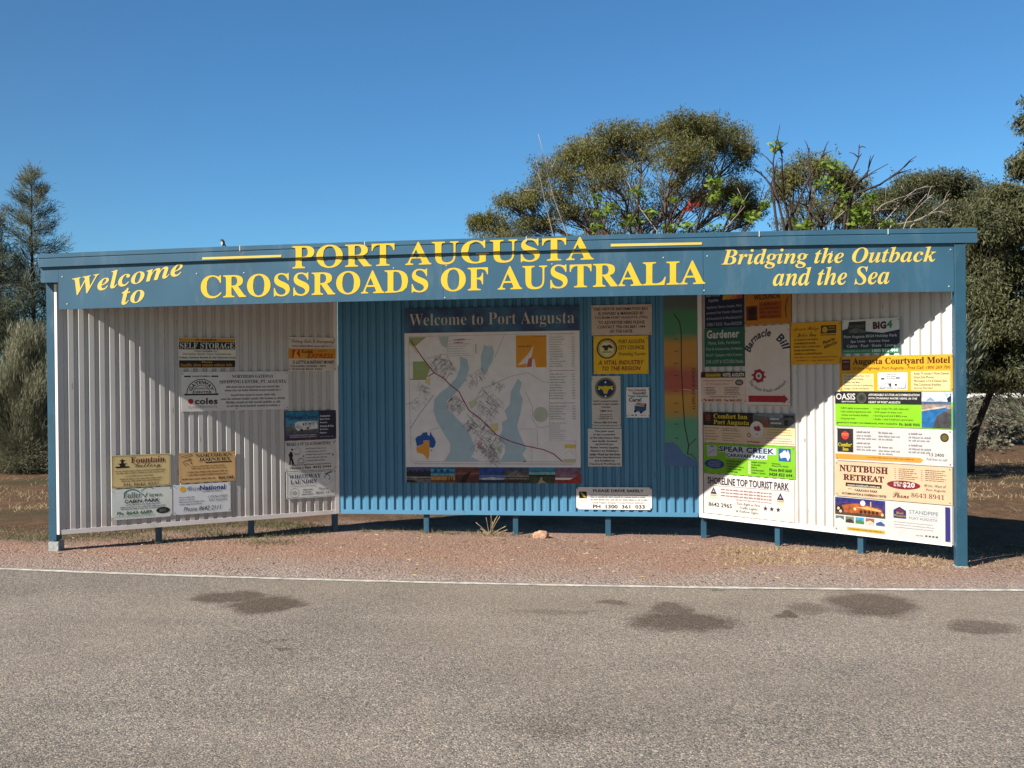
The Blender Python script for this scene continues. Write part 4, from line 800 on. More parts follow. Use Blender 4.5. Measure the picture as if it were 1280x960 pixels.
# corner flashings and front edge flashings
for W, u0, u1, m in ((LW, LW.len-0.050, LW.len-0.004, TRIM), (RW, 0.004, 0.055, TRIM)):
    mb = MB(); mb.box(u0, u1, -0.005, -0.0006, ZB-0.01, 2.52, m, lambda p, W=W: W.pt(p[0], -p[1], p[2])); sp(mb, 'corner_flashing')
yp = -0.10
YL = -0.004
xl0, xl1 = on_front(59.0, 500, YL)[0], on_front(68.6, 500, YL)[0]
xr0, xr1 = on_front(1194.5, 500, yp)[0], on_front(1208.5, 500, yp)[0]
xf0, xf1 = on_front(69.4, 500, YL)[0], on_front(72.6, 500, YL)[0]
mb = MB(); mb.box(xf0, xf1, YL-0.004, YL+0.012, ZB-0.01, 2.52, TRIM); sp(mb, 'edge_flashing')
for k, (x0, x1) in enumerate(((xl0, xl1), (xr0, xr1))):
    yp = (YL, -0.10)[k]
    mb = MB(); mb.box(x0, x1, yp, yp+0.09, 0.012 if k else 0.10, 2.66, POSTB)
    po = sp(mb, 'post', bevel=0.004)
    mb = MB()
    if k == 0: mb.box(x0-0.003, x1+0.022, yp-0.006, yp+0.095, -0.08, 0.09, CONC)
    else: mb.box(x0-0.006, x1+0.006, yp-0.008, yp+0.10, -0.08, 0.012, CONC)
    f = sp(mb, 'footing', po, bevel=0.004); f.matrix_parent_inverse = Matrix.Translation((0, 0, 0))
LEGP = {LW: [(200, 680), (316, 671), (421, 665)], BW: [(532, 666.5), (644, 669), (760, 672), (880, 674.5)], RW: [(969, 684), (1073, 692.5)]}
for W, L_ in LEGP.items():
    for q in L_:
        u, z = W.uz(*q); u = min(max(u, 0.035), W.len-0.03) if W is not BW else u
        mb = MB(); mb.box(u-0.028, u+0.028, 0.034, 0.09, z-0.15, ZB+0.5, POSTB, lambda p, W=W: W.pt(p[0], -p[1], p[2])); sp(mb, 'leg', bevel=0.003)
# roof sheet, trapezoid in plan
mb = MB(); V = []; F = []; x = -4.2; k = 0; cols = []
while x <= 4.2:
    yb = 1.80
    if x < BL-0.1: yb = -0.1+(x+4.2)*(1.9/(4.2+BL-0.1))
    if x > BR+0.1: yb = -0.1+(4.2-x)*(1.9/(4.2-BR-0.1))
    cols.append((x, max(yb, -0.09), 0.02*(k % 4 in (1, 2)))); x += 0.045; k += 1
for (x, yb, dz) in cols:
    for y in (-0.06, yb):
        for t in (0, 0.002): V.append((x, y, roof_z(y)+dz+t))
for i in range(len(cols)-1):
    a = 4*i; b = a+4; F += [(a, a+2, b+2, b), (a+1, b+1, b+3, a+3), (a, b, b+1, a+1), (a+2, a+3, b+3, b+2)]
mb.add(V, F, ROOFM); sp(mb, 'roof')
# gutter with a slight camber, rolled lip near the top
YG, YB = -0.111, -0.085
def camber(x): return 0.030*(1-(x/4.15)**2)-0.016
def zg0(x): return 2.688+camber(x)
def zg1(x): return 2.806+camber(x)
xg0, xg1 = on_front(48.0, 325, YG)[0], on_front(1221.5, 292, YG)[0]
sect = [(YG, 0.0), (YG, 0.070), (YG+0.004, 0.074), (YG+0.004, 0.080), (YG-0.002, 0.084), (YG-0.002, 0.118), (YG+0.012, 0.124), (YG+0.108, 0.118), (YG+0.108, 0.0)]
mb = MB(); V = []; F = []; gx = np.linspace(xg0, xg1, 41); ns_ = len(sect)
for x in gx: V += [(x, y, zg0(x)+z) for y, z in sect]
for i in range(len(gx)-1):
    for k in range(ns_):
        k2 = (k+1) % ns_; F.append((i*ns_+k, (i+1)*ns_+k, (i+1)*ns_+k2, i*ns_+k2))
F += [tuple(range(ns_)), tuple((len(gx)-1)*ns_+k for k in range(ns_-1, -1, -1))]
mb.add(V, F, BLUE); gutter = sp(mb, 'gutter')
# fascia board in three lengths with a seam between them
def board_end(px, py): return on_front(px, py, YB)[0]
sx = [board_end(73.2, 370), board_end(554, 360), board_end(879, 345), xr0-0.003]
boards = []
mb = MB()
def zb0(x): return 2.286+camber(x)*0.75
for k in range(3):
    a, b = sx[k]+(0.0015 if k else 0), sx[k+1]-(0.0015 if k < 2 else 0); xx = np.linspace(a, b, 15); V = []; F = []
    yo = (0.0, -0.0012, 0.0)[k]
    for x in xx: V += [(x, YB+yo, zb0(x)), (x, YB+yo, 2.70), (x, YB+0.022, 2.70), (x, YB+0.022, zb0(x)), ]
    for i in range(14):
        for j in range(4): F.append((i*4+j, (i+1)*4+j, (i+1)*4+(j+1) % 4, i*4+(j+1) % 4))
    F += [(0, 1, 2, 3), (59, 58, 57, 56)]
    mb.add(V, F, BLUE)
board = sp(mb, 'fascia_board')
mb = MB(); mb.box(xl0, sx[0]-0.002, YB, YL-0.006, on_front(66, 353, YB)[2], 2.695, BLUE); sp(mb, 'end_cap')
def lay(mb, V, F, quad, y, mat):
    """lettering V (0..1 box) onto the plane y, into the quad (bl, br, tr, tl)"""
    Q = [on_front(px, py, y) for px, py in quad]; out = []
    for a, b in V:
        p = (1-b)*((1-a)*Q[0]+a*Q[1])+b*((1-a)*Q[3]+a*Q[2]); out.append((p[0], y, p[2]))
    mb.add(out, F, mat)
def big(parent, txt, style, quad, y, mat, off=.002):
    V, F = glyphs(txt, style, off); mb = MB(); lay(mb, V, F, quad, y, mat)
    for m in clusters(mb): sp(m, 'lettering', parent)
YT = YB-0.0026
set_type([(t, 'slab', .005) for t in ('CROSSROADS OF AUSTRALIA', 'PORT AUGUSTA')])
set_type([(t, 'slabit', .002) for t in ('Welcome', 'to', 'Bridging the Outback', 'and the Sea')])
big(board, 'CROSSROADS OF AUSTRALIA', 'slab', [(251, 373.5), (881.5, 355.5), (881.5, 325), (251, 344.5)], YT, YEL, .005)
big(board, 'Welcome', 'slabit', [(93, 369.5), (229, 344), (228, 322), (90, 347.5)], YT, PALEY)
big(board, 'to', 'slabit', [(152, 381.5), (181, 377), (180, 357.5), (150, 361)], YT, PALEY)
big(board, 'Bridging the Outback', 'slabit', [(902, 336.5), (1170, 332.5), (1170, 307.8), (902, 311.2)], YT, PALEY)
big(board, 'and the Sea', 'slabit', [(966, 357.8), (1112, 355.3), (1112, 332), (966, 334.5)], YT, PALEY)
# PORT AUGUSTA runs across the gutter face and on down the board
V, F = glyphs('PORT AUGUSTA', 'slab', .005)
def cut(V, F, yc, upper):
    bm = bmesh.new(); vs_ = [bm.verts.new((a, b, 0)) for a, b in V]
    for f in F:
        try: bm.faces.new([vs_[i] for i in f])
        except ValueError: pass
    bmesh.ops.bisect_plane(bm, geom=bm.verts[:]+bm.edges[:]+bm.faces[:], plane_co=(0, yc, 0), plane_no=(0, 1, 0), clear_outer=not upper, clear_inner=upper)
    bm.verts.index_update(); Vo = [(v.co.x, v.co.y) for v in bm.verts]; Fo = [tuple(v.index for v in f.verts) for f in bm.faces]; bm.free()
    return Vo, Fo
PQ = [(365.5, 336.5), (742, 325), (742, 295.6), (365.5, 307.3)]
for upper, y, par in ((True, YG-0.0045, gutter), (False, YT, board)):
    Vc, Fc = cut(V, F, 0.50 if upper else 0.54, upper); mb = MB(); lay(mb, Vc, Fc, PQ, y, YEL)
    for m in clusters(mb): sp(m, 'lettering', par)
for quad in ([(252.8, 324.6), (351.6, 321.4), (351.6, 318.5), (252.8, 321.6)], [(763.4, 308.2), (877.3, 305.8), (877.3, 302.8), (763.4, 304.8)]):
    mb = MB(); lay(mb, [(0, 0), (1, 0), (1, 1), (0, 1)], [(0, 1, 2, 3)], quad, YG-0.0045, PALEY); o = sp(mb, 'stripe', gutter); o.matrix_parent_inverse = Matrix()

fixm = pmat('pale_fixing', (0.42, 0.44, 0.44), rough=0.5, var=0.2, scale=30)
for px, py in ((456, 301.5), (658, 297.5), (949, 292.5), (300, 308), (1110, 289)):
    q = on_front(px, py, YG); mb = MB(); mb.box(q[0]-0.004, q[0]+0.004, YG-0.006, YG+0.004, zg1(q[0])-0.04, zg1(q[0])+0.006, fixm); sp(mb, 'gutter_clip', gutter)
for px, py in ((78, 346), (246, 342), (305, 341), (492, 335), (558, 332), (690, 330), (829, 322), (884, 320), (1040, 315), (1188, 312), (84, 380), (556, 372), (880, 363), (1186, 358)):
    q = on_front(px, py, YB); mb = MB(); mb.tube([(q[0], YB-0.005, q[2]), (q[0], YB+0.001, q[2])], [0.006, 0.006], fixm, 8); sp(mb, 'screw', board)

# ------------------------------------------------------------------ signs on the walls
SIGNGROUP = 'signs fixed to the shelter walls'
SIGNS = []
class Sign:
    """a sheet sign screwed to the rib tops; contents are given in fractions of its width and height from the top left"""
    def __init__(s, W, quad, name, label, color, cat='sign', round_=0.0, thick=0.004, lift=0.0015, sun_dim=1.0):
        s.ink = lambda h: ink(h, sun_dim)
        c = [W.uz(*q) for q in quad]                       # tl, tr, br, bl
        u0 = (c[0][0]+c[3][0])/2; u1 = (c[1][0]+c[2][0])/2; z1 = (c[0][1]+c[1][1])/2; z0 = (c[2][1]+c[3][1])/2
        s.w, s.h, s.th, s.lift = u1-u0, z1-z0, thick, lift
        s.root = empty(name, W.pt((u0+u1)/2, 0.0, z0), W.rot)
        tag(s.root, label, cat, SIGNGROUP)
        s.parts = {}; s.todo = []; SIGNS.append(s)
        mb = MB(); w2 = s.w/2; f = -(lift+thick); b = -lift
        if round_:
            r = round_; ring = []
            for cx, cz, a0 in ((w2-r, s.h-r, 0), (-w2+r, s.h-r, 90), (-w2+r, r, 180), (w2-r, r, 270)):
                for k in range(5): t = math.radians(a0+22.5*k); ring.append((cx+r*math.cos(t), cz+r*math.sin(t)))
            n = len(ring); V = [(x, f, z) for x, z in ring]+[(x, b, z) for x, z in ring]
            mb.add(V, [tuple(range(n-1, -1, -1)), tuple(range(n, 2*n))]+[(i, (i+1) % n, n+(i+1) % n, n+i) for i in range(n)], s.ink(color))
        else: mb.box(-w2, w2, f, b, 0, s.h, s.ink(color))
        mb.build('board', s.root)
    def hue(s, col, part):
        if part not in ('photo_strip', 'picture', 'thumbnail') or not col.startswith('#'): return s.ink(col)
        if ('print', col) not in _M: _M['print', col] = pmat('photo_print_'+col[1:], tuple(c*.85 for c in lin(col)), rough=.45, var=.42, scale=24, spec=.25)
        return _M['print', col]
    def P(s, fx, fy, l): return ((fx-0.5)*s.w, -(s.lift+s.th+0.0005*l), (1-fy)*s.h)
    def mb(s, part): return s.parts.setdefault(part, MB())
    def rect(s, x0, y0, x1, y1, col, part='panel', l=1):
        s.mb(part).add([s.P(x0, y1, l), s.P(x1, y1, l), s.P(x1, y0, l), s.P(x0, y0, l)], [(0, 1, 2, 3)], s.hue(col, part)); return s
    def poly(s, pts, col, part='emblem', l=2):
        s.mb(part).add([s.P(x, y, l) for x, y in pts], [tuple(range(len(pts)))], s.hue(col, part)); return s
    def disc(s, cx, cy, r, col, part='emblem', l=2, ry=None, n=28):
        """r is a fraction of the width; the disc is round unless ry (fraction of the height) is given"""
        ry = r*s.w/s.h if ry is None else ry
        return s.poly([(cx+r*math.cos(2*math.pi*k/n), cy+ry*math.sin(2*math.pi*k/n)) for k in range(n)], col, part, l)
    def ring(s, cx, cy, r0, r1, col, part='emblem', l=2, a0=0, a1=360, n=32):
        k_ = s.w/s.h; V = []; F = []
        for k in range(n+1):
            t = math.radians(a0+(a1-a0)*k/n)
            for r in (r0, r1): V.append(s.P(cx+r*math.cos(t), cy-r*k_*math.sin(t), l))
        for k in range(n): F.append((2*k, 2*k+1, 2*k+3, 2*k+2))
        s.mb(part).add(V, F, s.ink(col)); return s
    def line(s, pts, wd, col, part='drawing', l=3):
        """a stroke wd metres wide through fractional points"""
        Q = [np.array(s.P(x, y, l)) for x, y in pts]; V = []; F = []
        for i, q in enumerate(Q):
            d = Q[min(i+1, len(Q)-1)]-Q[max(i-1, 0)]; n = np.array([-d[2], 0, d[0]]); n = n/(np.linalg.norm(n)+1e-9)*wd/2
            V += [q+n, q-n]
        for i in range(len(Q)-1): F.append((2*i, 2*i+1, 2*i+3, 2*i+2))
        s.mb(part).add(V, F, s.ink(col)); return s
    def t(s, txt, sty, x0, y0, x1, y1, col, part='heading', l=4, fn=None, off=0.0):
        s.todo.append((txt, sty, off, part, l, col, fn or (lambda a, b: (x0+(x1-x0)*a, y1+(y0-y1)*b)))); return s
    def arc(s, txt, sty, cx, cy, r0, r1, a0, a1, col, part='heading'):
        """lettering on an arc from angle a0 to a1 (degrees, 90 = top), baseline radius r0, cap radius r1"""
        k_ = s.w/s.h
        def fn(a, b):
            t = math.radians(a0+(a1-a0)*a); r = r0+(r1-r0)*b; return (cx+r*math.cos(t), cy-r*k_*math.sin(t))
        return s.t(txt, sty, 0, 0, 0, 0, col, part, fn=fn)
    def star(s, cx, cy, r, col, part='emblem', l=3):
        k_ = s.w/s.h
        return s.poly([(cx+(r if k % 2 == 0 else r*0.42)*math.sin(math.pi*k/5), cy-(r if k % 2 == 0 else r*0.42)*k_*math.cos(math.pi*k/5)) for k in range(10)], col, part, l)
    def small(s, x0, y0, x1, y1, n, col, part='fine_print', ragged=0.25, fill=0.5, bullets=False, center=False, seed=1):
        """n lines of lettering too small to read in the photograph: rows of word shaped strokes"""
        rr = random.Random(seed+n*13+int(x0*100)); dy = (y1-y0)/n; mb = s.mb(part); mt = s.ink(col)
        for i in range(n):
            ln = (x1-x0)*(1-ragged*rr.random()); a = x0+((x1-x0)-ln)/2 if center else x0; yb = y0+dy*(i+0.75); x = a; xh = dy*fill
            if bullets:
                mb.add([s.P(x, yb-xh*.2, 3), s.P(x+0.012, yb-xh*.2, 3), s.P(x+0.012, yb-xh*.8, 3), s.P(x, yb-xh*.8, 3)], [(0, 1, 2, 3)], mt); x += 0.035
            lw = xh*s.h/s.w*0.62
            while x < a+ln-lw:
                for k in range(rr.randint(2, 8)):
                    if x > a+ln-lw: break
                    up = rr.choice((1, 1, 1, 1.35)); st = lw*0.36
                    for q in range(2):
                        xa = x+q*lw*0.48; top = yb-xh*up*(1 if q == 0 else 0.85)
                        mb.add([s.P(xa, yb, 3), s.P(xa+st*0.8, yb, 3), s.P(xa+st*0.8, top, 3), s.P(xa, top, 3)], [(0, 1, 2, 3)], mt)
                    x += lw*1.05
                x += lw*0.8
        return s
    def screws(s, pts=((0.02, 0.06), (0.98, 0.06), (0.02, 0.94), (0.98, 0.94))):
        for x, y in pts: s.disc(x, y, 0.006/s.w, '#6a6660', 'screw', 5, n=8)
        return s
    def done(s): pass
    def finish(s):
        for txt, sty, off, part, l, col, fn in s.todo:
            V, F = glyphs(txt, sty, off); s.mb(part).add([s.P(*fn(a, b), l) for a, b in V], F, s.ink(col))
        for nme, mb in s.parts.items():
            cl = clusters(mb)
            for m in (cl if len(cl) <= 14 else [mb]): m.build(nme, s.root)

K, WHT = '#20201f', '#d8d5cc'
# --- left wing -------------------------------------------------------------------------------------------
g = Sign(LW, [(222.8, 421.3), (294.4, 423.1), (294.4, 460), (223, 460)], 'storage_sign', 'small white sign with black bands about self storage, highest on its wall', '#cfcabd')
g.rect(.01, .02, .99, .135, '#b98717').rect(.01, .14, .99, .385, '#1a1c1e').rect(.01, .745, .99, .985, '#1a1c1e')
g.t('PT. AUGUSTA', 'bold', .30, .035, .66, .12, '#4b3510', 'fine_print').t('SELF STORAGE', 'serif', .025, .165, .975, .36, '#c9c9c2')
g.t('Units Suitable for', 'sans', .28, .40, .68, .475, K, 'fine_print').t('Furniture, Sheds, Cars, Caravans etc.', 'sans', .08, .50, .93, .58, K, 'fine_print')
g.t('2 Sites, Carlton Parade & Old Tarcoola Road', 'bold', .01, .625, .99, .695, K, 'fine_print').t('Phone', 'bold', .40, .775, .58, .835, '#b98717', 'fine_print')
g.small(.04, .85, .96, .98, 1, '#b98717', ragged=0, fill=.6); g.screws(); g.done()

g = Sign(LW, [(226.6, 464.4), (360.6, 464.4), (360.6, 512.6), (226.6, 513.6)], 'shopping_sign', 'long pale grey shopping centre sign with half wheel emblem and red dot', '#cbcac4')
for a, b in ((.025, .085), (.27, .335)): g.rect(a, .10, b, .135, '#2a1d1b', 'emblem', 2)
g.t('NORTHERN', 'bold', .10, .10, .255, .135, '#2a1d1b', 'fine_print').rect(.025, .555, .335, .595, '#2a1d1b', 'emblem', 2)
g.ring(.18, .555, .128, .136, '#4a4542', a0=0, a1=180).ring(.18, .555, .075, .080, '#4a4542', a0=0, a1=180)
g.arc('GATEWAY', 'bold', .18, .555, .088, .120, 165, 15, '#3a3532', 'emblem').t('SHOPPING', 'sans', .12, .40, .24, .45, '#4a4542', 'fine_print').t('CENTRE', 'bold', .10, .49, .27, .54, '#3a3532', 'fine_print')
g.disc(.082, .745, .024, '#a81f2c').t('coles', 'bold', .118, .665, .325, .825, '#3b1c22').t('SUPERMARKETS', 'sans', .06, .86, .32, .92, '#a8868a', 'fine_print')
g.t('NORTHERN GATEWAY', 'serif', .46, .085, .855, .165, '#2b2b2c').t('SHOPPING CENTRE, PT. AUGUSTA', 'serif', .345, .22, .975, .315, '#2b2b2c')
g.small(.38, .355, .94, .53, 2, '#55524e', ragged=.2, center=True).small(.45, .565, .87, .65, 1, '#55524e', ragged=0).small(.355, .66, .965, .75, 1, '#55524e', ragged=0)
g.small(.40, .75, .93, .935, 2, '#55524e', ragged=.1, center=True).screws(((.01, .05), (.5, .95), (.985, .05), (.985, .95))); g.done()

g = Sign(LW, [(360.6, 421.6), (419.4, 421.6), (419.4, 463), (360.6, 464.4)], 'newsagent_sign', 'small pinkish white sign crossed by an orange and red band', '#c9beb2')
g.rect(.0, .335, 1, .635, '#c88a1c').t('Sidney Tolls & Newsagency', 'script', .06, .05, .96, .215, '#6b4a44').small(.07, .225, .94, .31, 1, '#5d4a72', ragged=0)
g.rect(.075, .37, .235, .62, '#a8352a', 'emblem', 2).poly([(.10, .62), (.13, .42), (.20, .37), (.16, .48), (.23, .62)], '#d8a030', l=3).t('Kodak', 'bold', .275, .36, .52, .475, '#57330f').small(.62, .37, .82, .44, 1, '#7a4a14', ragged=0)
g.t('EXPRESS', 'boldit', .39, .48, .95, .62, '#a33a1e').t('X LOTTO & INSTANT MONEY', 'bold', .08, .69, .97, .79, '#35343c').t('COLOURED LOCKERS - GIFTS', 'bold', .03, .83, .79, .885, '#4a4648', 'fine_print').t('PHONE 8642 3443', 'bold', .07, .92, .70, .97, '#4a4648', 'fine_print'); g.screws(); g.done()

g = Sign(LW, [(355.8, 513.6), (420, 513), (420, 548.7), (356, 550.4)], 'caravan_sign', 'blue sign picturing a white caravan beside a dark list panel', '#2c2a3c')
for i, c in enumerate(('#2f7f9c', '#2f6da0', '#3a8aa8', '#5a9ab0', '#5b7fa0', '#6a6a62', '#5a5a55', '#4b4a7a', '#4a302e')): g.rect(.01, .02+i*.107, .655, .02+(i+1)*.107, c, 'picture')
g.t('Caravan Centre', 'bold', .06, .155, .625, .29, '#1f2d3c').poly([(.20, .40), (.26, .36), (.62, .35), (.64, .62), (.24, .68), (.19, .56)], '#d3d4d2', 'picture').rect(.34, .42, .365, .50, '#26262a', 'picture', 3).rect(.38, .43, .42, .47, '#26262a', 'picture', 3).rect(.46, .43, .50, .47, '#26262a', 'picture', 3)
g.rect(.19, .54, .25, .56, '#8a3038', 'picture', 3).disc(.32, .66, .025, '#222226', 'picture', 3).disc(.44, .60, .02, '#222226', 'picture', 3).small(.09, .80, .62, .93, 2, '#c8c4bc', ragged=.1)
for i, s_ in enumerate(('Accessories', 'Spare Parts', 'Awnings', 'Annexes & Hire', 'Servicing', 'Repairs')): g.t(s_, 'bold', .675, .15+i*.118, (.88, .87, .82, .95, .84, .81)[i], .225+i*.118, '#c9c8cc', 'fine_print')
g.small(.68, .87, .95, .95, 1, '#8a88a0', ragged=0); g.screws(); g.done()

g = Sign(LW, [(355.8, 551), (420.4, 549.2), (420.2, 586.5), (356.4, 589.2)], 'mechanic_sign', 'pale grey automotive sign with a black figure drawing, above the laundry sign', '#c6c4be')
g.t('BRAKE & STYLE AUTOMOTIVES', 'serif', .03, .06, .88, .17, '#2b2b2b').ring(.95, .10, .012, .02, '#555555')
g.poly([(.10, .36), (.13, .36), (.155, .48), (.14, .55), (.17, .74), (.185, .78), (.13, .78), (.115, .62), (.10, .78), (.065, .78), (.08, .72), (.085, .55), (.065, .46)], '#1e1e1e', 'drawing').disc(.135, .29, .02, '#1e1e1e', 'drawing')
g.line([(.17, .30), (.24, .22), (.29, .28), (.30, .40), (.22, .46), (.17, .40)], .004, '#77746f').line([(.24, .72), (.26, .62), (.32, .58), (.36, .64), (.36, .74), (.24, .74)], .006, '#4a4a4a').line([(.19, .46), (.27, .44)], .006, '#555555').disc(.352, .52, .014, '#1e1e1e', 'drawing')
g.small(.40, .22, .92, .72, 5, '#605d58', ragged=.3, fill=.35).star(.93, .51, .025, '#222222').small(.13, .765, .90, .84, 1, '#55524e', ragged=0).t('Phone | Fax  8642 5444', 'bold', .10, .855, .89, .955, '#343434'); g.screws(); g.done()

g = Sign(LW, [(357.5, 590), (420, 587.3), (420, 620.8), (358, 623.6)], 'laundry_sign', 'white laundry sign with dark blue block capitals', '#cfd0cc', round_=.015)
g.line([(.02, .04), (.98, .04), (.98, .96), (.02, .96), (.02, .04)], .004, '#5a5d62').t('WHITEWAY', 'serif', .055, .10, .69, .26, '#23284e').t('LAUNDRY', 'serif', .08, .30, .61, .46, '#23284e').t('21 Stirling Road, Port Augusta', 'it', .08, .51, .59, .57, '#4a4d58', 'fine_print')
g.ring(.16, .78, .085, .092, '#7a7d80').ring(.16, .78, .03, .036, '#7a7d80').small(.10, .72, .22, .84, 2, '#66696c', ragged=.1).small(.29, .64, .55, .90, 3, '#45484c', ragged=.3, center=True)
g.ring(.82, .27, .045, .062, '#6d7175', a0=-60, a1=200).poly([(.75, .12), (.90, .05), (.93, .08), (.80, .15)], '#3c3f44').ring(.80, .30, .12, .126, '#9a9da0', a0=180, a1=350).t('Phone', 'it', .64, .63, .83, .72, '#3e4554').t('8642 2573', 'it', .58, .77, .94, .87, '#3e4554'); g.screws(); g.done()

g = Sign(LW, [(138.8, 569), (212.5, 566.9), (213.6, 607.3), (139.4, 610)], 'gallery_sign', 'cream sign with a black fountain silhouette and dark red heading', '#cdb884')
g.line([(.02, .03), (.98, .03), (.98, .97), (.02, .97), (.02, .03)], .004, '#5d4a24')
g.poly([(.06, .37), (.08, .345), (.14, .34), (.14, .29), (.10, .26), (.16, .25), (.165, .19), (.13, .16), (.17, .145), (.18, .09), (.19, .145), (.24, .16), (.20, .19), (.205, .25), (.27, .26), (.225, .29), (.23, .34), (.29, .345), (.31, .365), (.28, .39), (.09, .39)], '#251d16')
g.t('Fountain', 'serif', .325, .07, .90, .26, '#6b1f1c').t('Gallery', 'script', .39, .27, .83, .44, '#2d1d16').small(.055, .455, .93, .59, 2, '#6b5530', ragged=.15, center=True).small(.22, .615, .70, .68, 1, '#6b5530', ragged=0)
g.small(.06, .70, .94, .835, 2, '#6b5530', ragged=.3, center=True).t('PH. 8642 4557', 'serif', .195, .865, .80, .945, '#54401e'); g.screws(); g.done()

g = Sign(LW, [(223.8, 566.9), (293.8, 563.1), (294.6, 600.4), (223.8, 604.4)], 'joinery_sign', 'tan joinery sign with a line drawing and heavy black capitals', '#c9a672')
g.line([(.01, .02), (.99, .02), (.99, .98), (.01, .98), (.01, .02)], .003, '#8a6a3c')
g.line([(.04, .16), (.08, .10), (.14, .08), (.22, .06), (.24, .10), (.16, .14), (.08, .16)], .005, '#4a3824').line([(.06, .33), (.10, .26), (.16, .24), (.20, .30), (.22, .38)], .007, '#4a3824').line([(.08, .36), (.11, .42), (.13, .34), (.17, .40)], .006, '#4a3824').line([(.16, .22), (.19, .20), (.22, .26)], .008, '#3a2a1a')
g.t('NORTHERN', 'serif', .285, .05, .935, .16, '#28281e').t('JOINERY', 'serif', .34, .19, .92, .305, '#28281e').rect(.46, .325, .93, .365, '#3c3424', 'emblem', 2)
g.small(.18, .42, .86, .57, 2, '#6a4f2c', ragged=.35, center=True).small(.13, .60, .95, .79, 2, '#6a4f2c', ragged=.2, bullets=True).small(.04, .83, .64, .92, 1, '#5a4224', ragged=0).t('8642 2468', 'bold', .69, .82, .955, .92, '#3a2c18'); g.screws(); g.done()

g = Sign(LW, [(139.4, 611.3), (214.8, 608.9), (215.3, 645.7), (140, 649.8)], 'cabin_park_sign', 'white cabin park sign with green hill curves and a green phone number', '#cdd3cd', round_=.03)
g.ring(.33, .34, .155, .172, '#2f6a40', a0=40, a1=140).ring(.60, .24, .13, .142, '#4a7a86', a0=50, a1=150).poly([(.44, .10), (.52, .20), (.545, .29), (.575, .16), (.59, .17), (.55, .33), (.50, .20)], '#2f6a40')
g.t('Fuller', 'serif', .185, .12, .485, .31, '#35604a').t('iews', 'serif', .615, .17, .825, .30, '#35604a').t('CABIN PARK', 'bold', .205, .36, .785, .475, '#1e2a26').small(.22, .50, .80, .56, 1, '#3a4640', ragged=0).small(.085, .57, .94, .70, 2, '#3a4640', ragged=.2, center=True)
g.t('Ph: 8643 6689', 'bold', .085, .735, .655, .855, '#246238').t('CLEMA RD, STIRLING NORTH', 'sans', .05, .885, .70, .935, '#4a7a5c', 'fine_print').disc(.845, .775, .115, '#1d2522', ry=.105).small(.78, .72, .91, .83, 2, '#8a9a90', ragged=.1, center=True); g.screws(); g.done()

g = Sign(LW, [(216.3, 606.8), (288, 602.2), (288, 638.8), (217.4, 644.2)], 'stationer_sign', 'white office supplies sign with yellow disc and navy heading, below the tan joinery sign', '#cfd3d6')
g.disc(.16, .155, .052, '#d4a820').t('ffice', 'sans', .235, .075, .455, .215, '#46587e').t('National', 'bold', .455, .06, .905, .225, '#1f2a68').small(.50, .245, .84, .30, 1, '#555b66', ragged=0)
g.small(.09, .385, .57, .70, 4, '#555b66', ragged=.45, fill=.4).t('4 YOUNG STREET', 'it', .59, .415, .95, .495, '#4a505c', 'fine_print').t('PORT AUGUSTA', 'it', .61, .53, .93, .61, '#4a505c', 'fine_print').t('Phone 8642 2111', 'it', .17, .75, .83, .90, '#3c4250', off=.004); g.screws(); g.done()

# --- back wall: the town map -------------------------------------------------------------------------------
g = Sign(BW, [(506.3, 384.4), (724.6, 383.5), (725.6, 604), (507, 603)], 'town_map_sign', 'large town map with navy welcome header and a photograph strip, on the blue wall', '#d3d1d0', cat='map sign', thick=.012)
def A(x, y): return ((500+x/5.565-506.6)/218.6, (370+y/5.565-384)/219.6)
def B_(x, y): return ((500+x/5.565-506.6)/218.6, (490+y/5.565-384)/219.6)
hm = bpy.data.materials.new('dappled_navy'); hm.use_nodes = True; hn = hm.node_tree
_n = nd(hn, 'ShaderNodeTexNoise'); _n.inputs['Scale'].default_value = 7; _n.inputs['Detail'].default_value = 3
_g = nd(hn, 'ShaderNodeNewGeometry'); hn.links.new(_g.outputs['Position'], _n.inputs['Vector'])
_r2 = nd(hn, 'ShaderNodeValToRGB'); _r2.color_ramp.elements[0].position = .38; _r2.color_ramp.elements[0].color = (.014, .040, .11, 1)
_r2.color_ramp.elements[1].position = .72; _r2.color_ramp.elements[1].color = (.035, .13, .23, 1); hn.links.new(_n.outputs[0], _r2.inputs[0])
hn.links.new(_r2.outputs[0], hn.nodes['Principled BSDF'].inputs['Base Color']); _M['navy_dapple'] = hm
g.rect(0, 0, 1, .141, 'navy_dapple', 'header_panel').t('Welcome to Port Augusta', 'serif', .030, .030, .972, .118, '#b9b5a4', off=-.012)
WAT = '#9cb4bf'
g.poly([A(425, 415), A(480, 440), A(490, 510), A(470, 580), A(400, 668), B_(330, 60), B_(345, 120), B_(400, 180), B_(470, 250), B_(500, 310), B_(530, 400), B_(500, 450), B_(560, 480), B_(310, 482), B_(350, 420), B_(355, 360), B_(310, 290), B_(260, 200), B_(237, 130), B_(245, 50), B_(290, 0), A(330, 640), A(400, 570), A(430, 490)], WAT, 'water', 2)
g.poly([A(830, 575), A(858, 605), B_(840, 0), B_(860, 50), B_(850, 130), B_(820, 240), B_(840, 300), B_(885, 395), B_(855, 430), B_(887, 482), B_(700, 482), B_(735, 420), B_(735, 370), B_(690, 330), B_(720, 260), B_(715, 210), B_(755, 190), B_(735, 130), B_(770, 90), B_(780, 0), A(790, 650)], WAT, 'water', 2)
g.poly([A(600, 340), A(620, 352), A(655, 345), A(667, 390), A(655, 450), A(600, 552), A(573, 500), A(575, 410)], WAT, 'water', 2)
